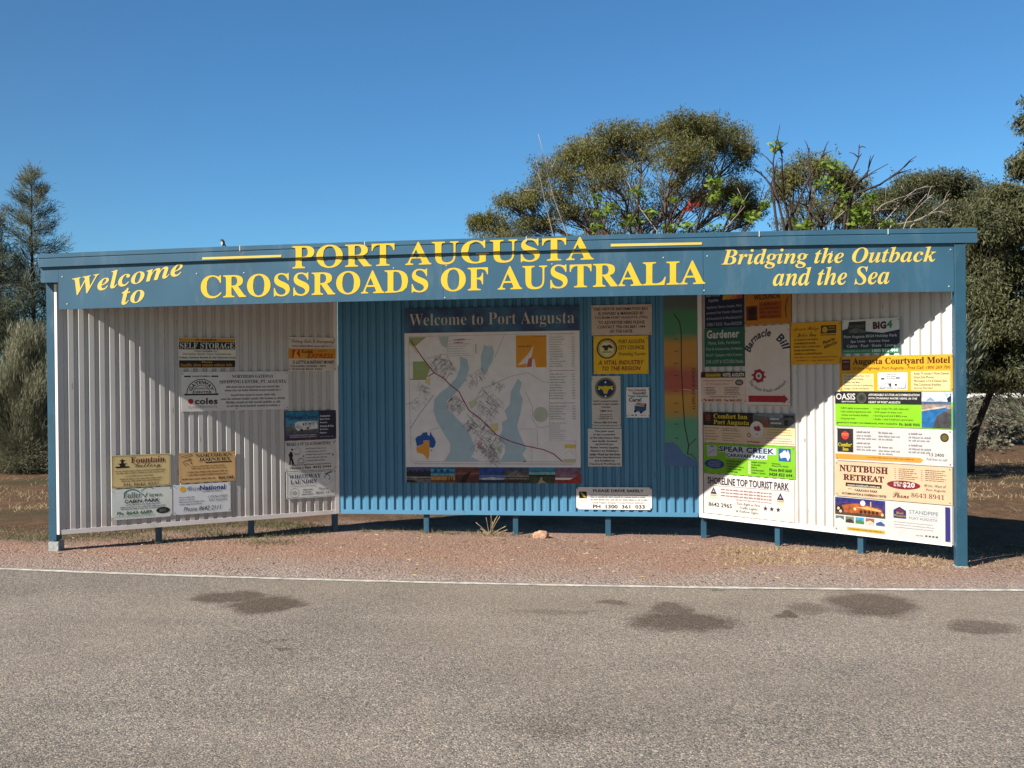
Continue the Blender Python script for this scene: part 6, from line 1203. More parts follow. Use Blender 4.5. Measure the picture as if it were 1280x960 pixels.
g.rect(.83, .07, .955, .47, '#1c5a9a', 'emblem', 1).poly([(.84, .25), (.855, .21), (.87, .19), (.88, .14), (.90, .12), (.908, .16), (.918, .17), (.925, .10), (.935, .16), (.945, .25), (.948, .32), (.94, .38), (.93, .44), (.92, .43), (.915, .37), (.90, .34), (.88, .35), (.855, .38), (.848, .33)], '#d5cbd0', l=3)
g.t('Reservations', 'bold', .76, .535, .85, .575, '#2c4a1c', 'wording').t('Phone & Fax Service', 'bold', .76, .60, .93, .645, '#2c4a1c', 'wording').t('Phone 8643 6668', 'boldit', .73, .70, .965, .80, '#22401a', 'wording').t('0428 822 644', 'boldit', .73, .84, .97, .94, '#22401a', 'wording'); g.screws(); g.done()
g = Sign(RW, [(880.2, 592.4), (994.3, 599.2), (992.8, 653.8), (880.4, 640.4)], 'tourist_park_sign', 'large white tourist park sign with tall navy capitals and three stars', '#d2ccc6', sun_dim=0.72)
g.t('SHORELINE TOP TOURIST PARK', 'sans', .045, .08, .945, .255, '#1c2038', off=.024).line([(.06, .29), (.95, .27)], .005, '#8d8a94')
for cx in (.115, .855): g.poly([(cx-.038, .50), (cx, .33), (cx+.038, .50)], '#2a2c4a').poly([(cx-.012, .45), (cx, .40), (cx+.012, .45)], '#c8b4b4', l=3).rect(cx-.035, .515, cx+.035, .55, '#b99a4a', 'emblem', 2).rect(cx-.045, .565, cx+.04, .60, '#cfc08c', 'emblem', 2)
for y in (.345, .42, .495): g.small(.20, y, .77, y+.055, 1, '#96545c', ragged=.02, fill=.6)
g.small(.37, .57, .77, .615, 1, '#b59498', ragged=0).t('8642 2965', 'sans', .055, .71, .325, .815, '#26262e', off=.012).t('Turn Right at First', 'it', .38, .655, .64, .73, '#4a4a55', 'wording').t('Traffic Lights', 'it', .41, .75, .61, .82, '#4a4a55', 'wording').t('& Follow Signs', 'it', .37, .84, .62, .91, '#4a4a55', 'wording')
for k in range(3): g.star(.695+k*.068, .735, .026, '#20223c')
g.done()
g = Sign(RW, [(1050, 446.5), (1194, 441.8), (1193.4, 488.6), (1050, 490)], 'courtyard_motel_sign', 'broad golden yellow motel sign with two cream lists around a courtyard sketch', '#dba01c', sun_dim=0.72)
g.rect(.02, .085, .10, .40, '#4a2622', 'emblem').rect(.03, .13, .09, .18, '#8a6a5c', 'emblem', 3).rect(.03, .24, .09, .36, '#6a3c34', 'emblem', 3).t('Augusta Courtyard Motel', 'serif', .125, .055, .965, .285, '#3a200c', off=.010).t('10 Eyre Highway, Port Augusta - Free Call: 1800 269 700', 'it', .125, .30, .965, .41, '#5a4420', 'wording')
g.rect(.025, .50, .315, .985, '#d9c992', 'panel').rect(.35, .47, .61, .96, '#d6d5d0', 'panel').rect(.64, .44, .965, .97, '#d9c992', 'panel')
for i, s_ in enumerate(('18 Large Ground Floor Units', '3.5 Star AAA Rating', 'Queen Size Beds', 'Reverse Cycle Air Conditioning', 'Budget, Standard & Deluxe')): g.t(s_, 'sans', .045, .535+i*.09, (.28, .22, .19, .305, .27)[i], .595+i*.09, '#4a4434', 'wording')
for i, s_ in enumerate(('Austar TV includes 7 Movie Channels', 'Direct Dial Phones', 'Microwaves in Kit & Deluxe Units', 'Free Continental Breakfast', 'Security Patrolled')): g.t(s_, 'sans', .665, .475+i*.10, (.955, .83, .94, .89, .82)[i], .54+i*.10, '#4a4434', 'wording')
g.line([(.37, .88), (.42, .78), (.48, .70), (.55, .76), (.60, .86)], .004, '#9a9ca8').rect(.38, .62, .41, .67, '#55566a', 'drawing', 3).rect(.51, .60, .545, .65, '#77788a', 'drawing', 3).poly([(.44, .78), (.47, .77), (.47, .88), (.455, .86)], '#3a3b4a', 'drawing').rect(.50, .79, .52, .84, '#2c2c38', 'drawing', 3).line([(.36, .80), (.36, .92), (.40, .93)], .005, '#6a6c7c').line([(.59, .70), (.595, .90), (.56, .92)], .005, '#6a6c7c').small(.43, .50, .55, .66, 3, '#80829a', 'drawing', ragged=.6).small(.37, .86, .60, .95, 1, '#8a8c9c', 'drawing', ragged=0); g.screws(); g.done()
g = Sign(RW, [(1044.4, 490.4), (1192, 489), (1191.9, 535.5), (1044.4, 533)], 'apartments_sign', 'lime green apartments sign with a black header and a swimming pool photograph', '#86c81e', sun_dim=0.66)
g.rect(0, 0, .75, .355, '#1c1b1c').t('OASIS', 'sans', .01, .05, .185, .235, '#d6d5d0', off=.02).t('apartments', 'bold', .06, .26, .185, .325, '#bdbcb8', 'wording').disc(.24, .18, .043, '#55534a').disc(.24, .18, .034, '#3a3a36', l=3).disc(.24, .18, .018, '#1f2a1e', l=4)
for i, (s_, b) in enumerate((('AFFORDABLE 4.5 STAR ACCOMMODATION', .735), ('WITH STUNNING WATER VIEWS, IN THE', .715), ('HEART OF PORT AUGUSTA', .575))): g.t(s_, 'boldit', .30, .055+i*.105, b, .12+i*.105, '#d6d5d0', 'wording')
for i, (s_, b, o) in enumerate((('• NEW nightly accommodation', .305, 0), ('• Self contained apartments with', .325, 0), ('kitchen and laundry facilities', .30, .015), ('• King size beds', .18, 0))): g.t(s_, 'sans', .045+o, .455+i*.10, b, .515+i*.10, '#2c3c14', 'wording')
for i, (s_, b, o) in enumerate((('• Large screen TVs with cable and', .64, 0), ('DVD players in every room', .59, .015), ('• Stunning pool and 4 BBQ areas', .63, 0), ('• Studio, 1 and 2 bedroom apartments', .68, 0))): g.t(s_, 'sans', .34+o, .455+i*.10, b, .515+i*.10, '#2c3c14', 'wording')
g.t('MARRYATT STREET (WATERFRONT), PORT AUGUSTA', 'bold', .015, .885, .55, .93, '#2c3c14', 'wording').t('Ph: 8648 9000', 'sans', .565, .87, .735, .95, '#22300e', 'wording', off=.008)
g.rect(.75, 0, 1, .27, '#b9c8d6', 'picture', 1).rect(.75, .26, .985, .985, '#4f4a4c', 'picture', 1).rect(.75, .27, .985, .34, '#4a5a78', 'picture', 2).rect(.75, .34, .985, .46, '#8a7a6e', 'picture', 2).poly([(.75, .52), (.93, .42), (.955, .44), (.93, .60), (.84, .95), (.75, .98)], '#1f5f94', 'picture', 3).poly([(.75, .48), (.94, .38), (.94, .42), (.75, .53)], '#b9a898', 'picture', 4).poly([(.78, .24), (.82, .14), (.86, .24)], '#7a8a9a', 'picture', 2).poly([(.95, .18), (.985, .08), (.985, .27), (.96, .27)], '#232a33', 'picture', 2).poly([(.87, .66), (.93, .52), (.985, .60), (.985, .985), (.84, .985)], '#3c3a3e', 'picture', 4).rect(.985, .40, 1, .98, '#6fae5c', 'panel', 1); g.screws(); g.done()
g = Sign(RW, [(1044.8, 533.6), (1191.8, 536.2), (1191.2, 583.2), (1044.2, 575.6)], 'inn_list_sign', 'white list of inns with a red sun emblem and an orange arrow below', '#d3d1cf', sun_dim=0.6)
g.rect(.02, .06, .165, .745, '#2a2426', 'emblem', 1).disc(.092, .26, .034, '#c43a34').rect(.058, .20, .126, .225, '#d88a3a', 'emblem', 3).rect(.058, .245, .126, .265, '#d8783a', 'emblem', 3).t('Comfort', 'serif', .028, .475, .158, .585, '#d0c030', off=.015).t('Inn', 'serif', .068, .61, .122, .70, '#d0c030', off=.015)
for x0, ys in ((.195, (.12, .44)), (.39, (.12, .53)), (.645, (.12, .44))):
    for y in ys: g.small(x0, y, x0+.13, y+.07, 1, '#6a6a72', ragged=.1, fill=.6).small(x0, y+.09, x0+.19, y+.26, 2, '#8a898e', ragged=.3, fill=.5)
g.disc(.935, .22, .034, '#2c281c').disc(.935, .22, .024, '#6a5a22', l=3).t('13 2400', 'sans', .815, .655, .93, .74, '#58565c', off=.008).t('Toll free to call', 'it', .79, .795, .955, .855, '#77757e', 'wording').poly([(0, .80), (.74, .80), (.765, .86), (.74, .94), (0, .955)], '#d59a3c', 'arrow').small(.29, .835, .69, .895, 1, '#8a5a28', ragged=0, fill=.6); g.screws(); g.done()
g = Sign(RW, [(1044, 576.2), (1191.1, 584), (1190.9, 630.8), (1043.8, 620.2)], 'retreat_sign', 'pale peach sign with dark red serif heading and a dark red oval price', '#d4b896', sun_dim=0.66)
g.t('NUTTBUSH', 'serif', .045, .10, .475, .29, '#541418', off=.018).t('RETREAT', 'serif', .08, .36, .44, .53, '#541418', off=.018).rect(.10, .60, .42, .705, '#2a2320').t('www.nuttbush.com.au', 'bold', .115, .63, .405, .69, '#c9c2b4', 'wording').t('*** · CARAVAN PARK', 'bold', .12, .76, .385, .83, '#4a3c34', 'wording').t('ACCOMMODATION & CONFERENCE CENTRE', 'bold', .065, .88, .46, .945, '#4a3c34', 'wording')
g.small(.53, .09, .73, .41, 6, '#7a6654', ragged=.3, fill=.42, bullets=True).small(.75, .09, .96, .41, 6, '#7a6654', ragged=.3, fill=.42, bullets=True).disc(.605, .555, .14, '#7a1c2c', ry=.12).small(.525, .475, .595, .62, 2, '#d6d0c8', ragged=0, fill=.75).t('$20', 'bold', .60, .47, .70, .63, '#d6d0c8', l=5).t('40 km. West of', 'it', .775, .485, .95, .56, '#5a4c44', 'wording').t('Port Augusta', 'it', .79, .60, .945, .685, '#5a4c44', 'wording').t('Phone', 'script', .515, .76, .65, .915, '#6a2a24').t('8643 8941', 'serifit', .67, .745, .935, .865, '#6a2a24', off=-.012); g.screws(); g.done()
g = Sign(RW, [(1043.6, 621), (1190.9, 631.6), (1190.8, 680), (1042.6, 662)], 'golf_motel_sign', 'white sign with a dusk building photograph above a row of thumbnails', '#d6d5d3', sun_dim=0.58)
g.rect(.01, .02, .455, .52, '#3a2f66', 'picture', 1).rect(.01, .02, .455, .14, '#2a2a66', 'picture', 1.5).poly([(.01, .30), (.08, .18), (.15, .22), (.15, .36), (.01, .44)], '#2a2434', 'picture', 2).poly([(.07, .24), (.20, .16), (.30, .20), (.42, .26), (.44, .40), (.40, .50), (.10, .46)], '#9a4f2a', 'picture', 2.5).poly([(.20, .27), (.30, .22), (.42, .30), (.42, .34), (.26, .30)], '#c49a5a', 'picture', 3).rect(.01, .44, .455, .52, '#4a3a2a', 'picture', 2.8).disc(.26, .14, .022, '#d8d2d8', 'picture', 3).rect(.325, .08, .335, .22, '#c8a878', 'picture', 3)
for k in range(5): g.disc(.245+k*.035, .385, .014, '#3a2418', 'picture', 4, ry=.05)
for c in ((.04, .34), (.06, .42), (.19, .32), (.43, .42)): g.disc(*c, .012, '#d8b878', 'picture', 4)
for k, (c, c2) in enumerate((('#5a6a66', '#b9c2bc'), ('#6a6a5a', '#35382c'), ('#3a86b4', '#3f6f3a'), ('#8a5a4c', '#c2b8a8'), ('#a8bcd0', '#3a4a78'))):
    x0 = .015+k*.09; g.rect(x0, .555, x0+.075, .735, c, 'thumbnail', 1).poly([(x0, .66), (x0+.04, .61), (x0+.075, .68), (x0+.075, .735), (x0, .735)], c2, 'thumbnail', 2)
g.rect(.12, .86, .45, .955, '#d0a838', 'panel', 1).small(.14, .88, .43, .935, 1, '#8a6a28', ragged=0)
g.poly([(.525, .24), (.575, .14), (.63, .24), (.63, .46), (.525, .46)], '#2c2f6c').poly([(.545, .26), (.577, .19), (.61, .26), (.61, .30), (.545, .30)], '#7a2240', l=3).t('Best', 'serif', .55, .285, .61, .345, '#c8a83a', l=5).t('Western', 'serif', .53, .36, .625, .42, '#c8a83a', l=5)
g.t('STANDPIPE', 'sans', .655, .20, .89, .30, '#8792a0', off=.006).line([(.65, .345), (.89, .345)], .003, '#b9bec4').t('PORT AUGUSTA', 'sans', .655, .39, .885, .46, '#8c96a2', 'wording').small(.53, .52, .88, .74, 3, '#a3a2a6', ragged=.1, fill=.22).small(.71, .86, .77, .91, 1, '#a8a6a8', ragged=0)
for k in range(4): g.rect(.785+k*.028, .855, .803+k*.028, .90, '#4a4a4e', 'emblem')
g.rect(.945, .04, .985, .97, '#34307a', 'panel', 1); g.screws(); g.done()

set_type([(q[0], q[1], q[2]) for s in SIGNS for q in s.todo])
for s in SIGNS: s.finish()

# ------------------------------------------------------------------ vegetation
BARK = pmat('grey_brown_bark', (0.13, 0.095, 0.075), rough=0.95, var=0.4, scale=9, bump=0.6, bscale=25, spec=0.1)
DARKBARK = pmat('dark_bark', (0.050, 0.036, 0.032), rough=0.95, var=0.4, scale=9, bump=0.6, bscale=25, spec=0.1)
PALEBARK = pmat('bleached_twigs', (0.30, 0.255, 0.21), rough=0.9, var=0.25, scale=9, spec=0.1)
EUCA = leafmat('eucalypt_leaf', (0.046, 0.056, 0.016), (0.215, 0.198, 0.060))
EUCB = leafmat('dark_eucalypt_leaf', (0.042, 0.052, 0.023), (0.149, 0.149, 0.067))
CASU = leafmat('casuarina_needle', (0.066, 0.080, 0.050), (0.195, 0.210, 0.135), trans=0.42)
GREY = leafmat('grey_green_shrub', (0.105, 0.108, 0.066), (0.27, 0.265, 0.165), trans=0.25)
LIME = leafmat('fresh_green_leaf', (0.085, 0.15, 0.015), (0.24, 0.33, 0.045), trans=0.45)
REDF = leafmat('red_blossom', (0.16, 0.010, 0.010), (0.30, 0.03, 0.02), trans=0.3)
SALTB = leafmat('saltbush_leaf', (0.065, 0.068, 0.045), (0.16, 0.15, 0.105), trans=0.15)
STRAW = leafmat('straw', (0.22, 0.15, 0.08), (0.46, 0.36, 0.21), trans=0.25)
GREENG = leafmat('short_green_grass', (0.06, 0.075, 0.03), (0.18, 0.17, 0.08), trans=0.3)

def curve(p, q, sag, n=6, wob=0.05):
    p, q = np.array(p, float), np.array(q, float); L = np.linalg.norm(q-p); out = []
    ph = RNG.uniform(0, 6, 2)
    for i in range(n+1):
        t = i/n; a = p*(1-t)+q*t; e = math.sin(math.pi*t)
        a = a+np.array([0, 0, sag*L*e])+np.array([math.sin(ph[0]+5*t), math.cos(ph[1]+4*t), 0])*wob*L*e; out.append(a)
    return out
def blob_points(c, r, n, top=0.6, subs=26):
    """points of a leafy clump: tufts set over the outer shell, thicker above, with gaps between"""
    d = RNG.normal(size=(subs, 3)); d /= np.linalg.norm(d, axis=1, keepdims=True)
    d[:, 2] = np.where((d[:, 2] < 0) & (RNG.random(subs) < top), -d[:, 2], d[:, 2])
    rad = RNG.uniform(0.45, 1.0, (subs, 1)); ctr = np.array(c)+d*rad*np.array(r)
    k = RNG.integers(0, subs, n); sig = np.array(r)*0.19
    return ctr[k]+np.clip(RNG.normal(size=(n, 3)), -1.7, 1.7)*sig, ctr
def tree(name, label, cat, base, fork, clumps, mat, bark, r0, leaf=(0.10, 0.028), droop=0.6, group=None, twigs=3, trunk_pts=None, part='crown'):
    """clumps: (centre, radii, leaf count)"""
    root = empty(name, tuple(base)); tag(root, label, cat, group)
    base = np.array(base, float); fork = np.array(fork, float); mb = MB()
    tp = trunk_pts or curve(base-np.array([0, 0, .15]), fork, 0, 5, .04); n = len(tp)
    mb.tube([p-base for p in tp], [r0*(1-.45*i/(n-1)) for i in range(n)], bark, 8)
    PP = []; DD = []
    for (c, r, cnt) in clumps:
        c = np.array(c, float); s = fork if RNG.random() < .6 else np.array(tp[-2])
        b = curve(s, c-np.array([0, 0, r[2]*.35]), RNG.uniform(-.06, .03), 7, .06); L = np.linalg.norm(c-s); rb = r0*.42*min(1, .35+L*.12)
        mb.tube([p-base for p in b], [rb*(1-.75*i/7)+.006 for i in range(8)], bark, 5)
        S_ = 9; P, ctr = blob_points(c, r, max(cnt//S_, 4)); dv = RNG.normal(size=P.shape); dv[:, 2] -= droop*1.8; dv /= np.linalg.norm(dv, axis=1, keepdims=True)
        DD.append(np.repeat(dv, S_, 0)+RNG.normal(size=(len(P)*S_, 3))*.38); PP.append(np.repeat(P, S_, 0)+np.repeat(dv, S_, 0)*RNG.uniform(-.09, .09, (len(P)*S_, 1))+RNG.normal(size=(len(P)*S_, 3))*.032)
        for t in ctr[RNG.random(len(ctr)) < twigs*.2]:
            s2 = b[RNG.integers(4, 8)]; tw = curve(s2, t, -.04, 4, .07); mb.tube([p-base for p in tw], [.014, .012, .010, .007, .004], bark, 4)
    tr = mb.build('trunk', root, smooth=True)
    P = np.concatenate(PP)-base; d = np.concatenate(DD)
    leaves(part, P, d, leaf[0], leaf[1], mat, root)
    return root
def B3(px, py, d, rx, ry, n, depth=None):
    """clump given by where it stands (survey), its radii in survey pixels at distance d"""
    k = d/FPX; return (at(px, py, d), (rx*k, (depth or max(rx, ry)*.8)*k, ry*k), n)

# big domed gum behind the shelter
d = 22.0; bs = ground_at(812, 560, -0.05); bs = at(812, 470, d); bs[2] = -0.05
cl = []
for (px, py, rx, ry, n, dd) in ((800, 178, 62, 28, 5200, 0), (868, 168, 52, 26, 4200, -.6), (735, 205, 46, 30, 4200, .5), (915, 192, 36, 32, 3200, .2), (845, 205, 60, 30, 3600, -1.2), (775, 230, 55, 26, 1900, -1), (695, 232, 36, 34, 2900, .4),
                                (648, 258, 34, 20, 2200, .3), (612, 278, 26, 14, 1400, .5), (905, 250, 42, 28, 3600, 1.2), (935, 270, 25, 25, 1500, 1.2), (850, 255, 50, 25, 1300, .6), (720, 270, 45, 18, 1100, .5), (800, 275, 45, 18, 1000, .8), (670, 285, 40, 12, 900, .4), (760, 300, 60, 14, 800, .4), (880, 300, 50, 14, 900, .9), (640, 300, 40, 14, 900, .3)):
    cl.append(B3(px, py, d+dd, rx, ry, int(n*(2.5 if py < 262 else 3.6))))
tree('gum_tree', 'largest domed gum tree, olive crowned, rising behind the yellow roof lettering', 'tree', bs, at(810, 330, d), cl, EUCA, BARK, .16, leaf=(.070, .017), droop=.8, group='gum trees behind the shelter', twigs=5)
d = 21.0; bs = at(1015, 470, d); bs[2] = -0.05
tree('gum_tree', 'slim airy gum tree with gaps in its crown, behind the bare dark branches', 'tree', bs, at(1015, 320, d),
     [B3(*a) for a in ((1012, 218, d, 42, 24, 4680), (1052, 236, d+.4, 34, 26, 4320), (985, 240, d, 26, 24, 1980), (1030, 262, d-.3, 40, 20, 1980), (1068, 268, d, 30, 20, 2700), (990, 285, d, 30, 14, 1080), (1040, 300, d, 44, 12, 1440))], EUCA, BARK, .10, leaf=(.085, .020), droop=.8, group='gum trees behind the shelter', twigs=4)
d = 23.0; bs = at(1160, 470, d); bs[2] = -0.05
tree('gum_tree', 'low dense dark olive gum tree just above one end of the roof', 'tree', bs, at(1160, 330, d),
     [B3(*a) for a in ((1150, 240, d, 52, 26, 8280), (1205, 246, d, 42, 26, 6840), (1112, 262, d+.4, 36, 24, 4680), (1085, 285, d, 30, 20, 2880), (1180, 278, d-.5, 60, 26, 6840), (1130, 292, d-.5, 50, 18, 3960), (1235, 275, d, 34, 30, 5040), (1228, 268, d-.4, 40, 34, 5200), (1200, 290, d-.8, 50, 30, 4200), (1150, 330, d, 90, 30, 2700))], EUCB, BARK, .14, leaf=(.085, .021), droop=.8, group='gum trees behind the shelter')
# gum on the right with a leaning dark trunk
bs = ground_at(1212, 588, -0.05); d = float((bs-CAM)@FWD)
tp = [bs-np.array([0, 0, .15]), at(1214, 560, d), at(1220, 535, d), at(1231, 508, d), at(1243, 478, d), at(1252, 445, d)]
tree('gum_tree', 'spreading gum tree with a leaning dark trunk beside the shelter', 'tree', bs, at(1252, 445, d),
     [B3(*a) for a in ((1240, 300, d, 42, 44, 8840), (1275, 350, d+.3, 50, 50, 9520), (1228, 390, d-.2, 30, 50, 7820), (1262, 420, d-.4, 46, 44, 8160), (1230, 455, d, 26, 30, 4420), (1300, 430, d, 50, 60, 6460), (1255, 478, d-.3, 40, 20, 3230), (1285, 275, d+.4, 45, 38, 6120), (1340, 330, d, 60, 80, 7650), (1215, 330, d+.6, 24, 50, 4420), (1350, 440, d+.4, 60, 60, 5100), (1262, 300, d+1.6, 60, 70, 7000), (1262, 400, d+1.6, 60, 80, 8000), (1222, 350, d+1.2, 30, 80, 5000), (1290, 470, d+1.2, 60, 26, 2600), (1255, 250, d+.5, 22, 20, 2550))], EUCB, DARKBARK, .075, leaf=(.085, .024), droop=.7, twigs=3, trunk_pts=tp, group='gum trees right of the shelter')
d = 19.5; bs = at(1330, 470, d); bs[2] = -0.05
tree('gum_tree', 'tall gum tree with a thin top behind the leaning gum', 'tree', bs, at(1325, 300, d),
     [B3(*a) for a in ((1292, 158, d, 20, 20, 1600), (1285, 212, d, 26, 22, 2400), (1325, 130, d, 40, 30, 3520), (1340, 200, d, 60, 50, 5440), (1300, 255, d, 40, 24, 2400))], EUCB, BARK, .15, group='gum trees right of the shelter')
# casuarinas on the left
bs = ground_at(26, 590, -0.05); d = float((bs-CAM)@FWD)+1.5; bs = at(40, 590, d); bs[2] = -.05
def wispy(name, label, base, top, spread, nb, mat, bark, low):
    """a leader with many rising side branches, each carrying needles along its outer part"""
    root = empty(name, tuple(base)); tag(root, label, 'tree'); base = np.array(base, float); top = np.array(top, float); mb = MB(); PP = []; DD = []
    ld = curve(base-np.array([0, 0, .15]), top, 0, 12, .012); mb.tube([p-base for p in ld], [.085*(1-k/12.6) for k in range(13)], bark, 7)
    H = float(top[2]-base[2])
    for k in range(nb):
        t = .18+.80*(k/nb)**.85; f = t*12; a = ld[int(f)]+(ld[min(int(f)+1, 12)]-ld[int(f)])*(f-int(f)); az = RNG.uniform(0, 6.283)
        L = (spread*(1-t)**.8+.10)*RNG.uniform(.55, 1.15); up = RNG.uniform(.15, .75)
        dv = np.array([math.cos(az), math.sin(az), up]); dv /= np.linalg.norm(dv); e = a+dv*L; br = curve(a, e, -.05, 5, .05)
        mb.tube([p-base for p in br], [.016*(1-t)+.005]+[.010*(1-t)+.004]*4+[.002], bark, 4)
        n = int(60+150*L); s = RNG.uniform(.25, 1, n); q = a+np.outer(s, e-a)+np.array([0, 0, 1])*(-.05*L*np.sin(np.pi*s))[:, None]+RNG.normal(size=(n, 3))*.045*(1+L*.5)
        PP.append(q); DD.append(dv*.8+np.array([0, 0, .25])+RNG.normal(size=(n, 3))*.5)
    for (c, r, n) in low:
        P, ctr = blob_points(c, r, n, .4, 34); PP.append(P); d_ = RNG.normal(size=(n, 3)); d_[:, 2] += .5; DD.append(d_)
    mb.build('trunk', root, smooth=True); leaves('crown', np.concatenate(PP)-base, np.concatenate(DD), .15, .010, mat, root); return root
tp_ = at(40, 206, d)
wispy('casuarina_tree', 'tall pointed casuarina tree with a feathery spire', bs, tp_, 1.55, 120, CASU, DARKBARK,
      [B3(8, 362, d+.6, 30, 30, 1500), B3(56, 368, d+.6, 24, 26, 1100), B3(30, 345, d+.7, 24, 22, 700), B3(30, 420, d, 50, 30, 1600), B3(20, 395, d+.5, 46, 36, 1500), B3(30, 470, d+.8, 60, 60, 3000), B3(-10, 540, d+.8, 60, 50, 2200), B3(50, 545, d+.8, 40, 40, 1800)])
d2 = d-.5; bs = at(-18, 590, d2); bs[2] = -.05
tree('casuarina_tree', 'dark blunt casuarina tree beside the pointed one, cut by the picture edge', 'tree', bs, at(-18, 400, d2),
     [B3(-2, 282, d2, 12, 18, 420), B3(-10, 310, d2, 22, 22, 900), B3(-5, 350, d2, 30, 30, 1800), B3(2, 395, d2, 32, 34, 2400), B3(-30, 440, d2, 50, 50, 2400), B3(-30, 340, d2, 34, 40, 1500)], CASU, DARKBARK, .10, leaf=(.20, .013), droop=-.2, twigs=4)
d3 = float((ground_at(30, 588)-CAM)@FWD); bs = at(30, 588, d3); bs[2] = -.05
def feather(name, label, base, clumps, mat, leaf):
    root = empty(name, tuple(base)); tag(root, label, 'shrub'); base = np.array(base); mb = MB(); PP = []; DD = []
    for (c, r, n) in clumps:
        b = curve(base-np.array([0, 0, .1]), np.array(c), .02, 6, .05); mb.tube([p-base for p in b], [.03, .026, .022, .018, .013, .009, .005], DARKBARK, 5)
        P, ctr = blob_points(c, r, n, .3, 34); PP.append(P)
        dd = P-(np.array(base)+np.array([0, 0, .4])); dd /= np.linalg.norm(dd, axis=1, keepdims=True); dd += RNG.normal(size=dd.shape)*.35; dd[:, 2] += .35; DD.append(dd)
    mb.build('stem', root, smooth=True); leaves('foliage', np.concatenate(PP)-base, np.concatenate(DD), leaf[0], leaf[1], mat, root); return root
feather('feathery_shrub', 'rounded grey green feathery shrub below the casuarina trees', bs,
        [B3(30, 480, d3, 34, 44, 9750), B3(12, 510, d3, 34, 44, 8250), B3(44, 520, d3, 26, 44, 7500), B3(34, 440, d3, 26, 34, 5400), B3(20, 555, d3, 34, 26, 4800), B3(50, 450, d3, 16, 34, 3600), B3(-20, 520, d3, 40, 50, 6750), B3(64, 500, d3, 22, 50, 4800), B3(15, 572, d3-.1, 40, 20, 3900), B3(50, 570, d3-.1, 36, 22, 3900), B3(-25, 570, d3, 40, 22, 3000)], GREY, (.13, .009))
# dark understorey shrubs along the back so that no bare horizon shows between the trees
for i, (px, dd, h, w) in enumerate(((-60, 24, 2.0, 2.2), (90, 25, 1.9, 2.4), (250, 26, 1.6, 2.4), (420, 27, 1.7, 2.4), (600, 26, 2.0, 2.6), (900, 26, 2.0, 2.4), (1330, 24, 2.2, 2.6), (1125, 16.2, 3.0, 1.7))):  # the last one is unseen, added to throw shade on the ground
    bs = at(px, 470, dd); bs[2] = -.05
    lab = ('low dark shrub behind the casuarina trees, beyond the frame edge', 'low dark shrub hidden behind the fountain sign end of the shelter', 'low dark shrub hidden behind the shopping centre sign', 'low dark shrub hidden behind the welcome map', 'low dark shrub at the foot of the big gum, behind the map', 'low dark shrub at the foot of the big gum, behind the gardening sign', 'low dark shrub beyond the leaning gum trunk', 'added unseen taller dark shrub behind the motel sign, shading the ground by the leaning gum')[i]
    feather('low_shrub', lab, bs, [((bs[0]+ox*w*.4, bs[1]+oy, h*.5), (w*.35, w*.35, h*.42), 1100) for ox, oy in ((-1, 0), (0, -.4), (1, .2), (.3, .6))], CASU, (.2, .03))['group'] = 'low dark shrubs along the back'

# leafy coral shrubs with bare branches just behind the shelter
def Z5(x, y): return (920+x/3.556, 110+y/3.556)
def Z4(x, y): return (560+x/2.909, 110+y/2.909)
def coral(label, dist, basepx, dark, pale, tufts, reds=()):
    bs = at(basepx, 470, dist); bs[2] = -.06; root = empty('coral_shrub', tuple(bs)); tag(root, label, 'shrub', 'leafy shrubs with bare branches behind the roof'); base = np.array(bs)
    mb = MB()
    for pts, r, m in [(p, .028, DARKBARK) for p in dark]+[(p, .013, PALEBARK) for p in pale]:
        dz = RNG.uniform(-.7, .7); W_ = [at(*p, dist+dz*(i+1)/len(pts)) for i, p in enumerate(pts)]
        if m is DARKBARK or RNG.random() < 2: W_ = [base+np.array([RNG.uniform(-.15, .15), RNG.uniform(-.1, .1), 0])]+[base*.45+W_[0]*.55+np.array([0, 0, .05])]+W_
        n = len(W_); mb.tube([p-base for p in W_], [r*(1-.72*i/(n-1)) for i in range(n)], m, 5)
        for k in range(2, n-1):
            for q in range(2):
                e = W_[k]+(W_[k+1]-W_[k])*RNG.random(); v = (W_[k+1]-W_[k]); v = v/np.linalg.norm(v)*RNG.uniform(.08, .24)+RNG.normal(size=3)*.10
                mb.tube([e-base, e+v*.5-base+np.array([0, 0, .02]), e+v-base], [r*.35, r*.25, .004], m, 4)
    mb.build('branch', root, smooth=True)
    P = []; 
    for (px, py, rx, ry, n) in tufts:
        c = at(px, py, dist+RNG.uniform(-.5, .5)); k = dist/FPX; n = int(n*1.6); P.append(c+np.clip(RNG.normal(size=(n, 3)), -1.8, 1.8)*np.array([rx, rx, ry])*k*.5)
        s = np.array([c[0]+RNG.uniform(-.1, .1), c[1], c[2]-.5])
    P = np.concatenate(P)-base; dd = RNG.normal(size=P.shape); dd[:, 2] *= .6
    leaves('foliage', P, dd, .085, .048, LIME, root)
    if reds:
        P = np.concatenate([at(px, py, dist)+RNG.normal(size=(16, 3))*np.array([7, 7, 3])*dist/FPX*.5 for px, py in reds])-base
        leaves('blossom', P, RNG.normal(size=P.shape), .10, .035, REDF, root)
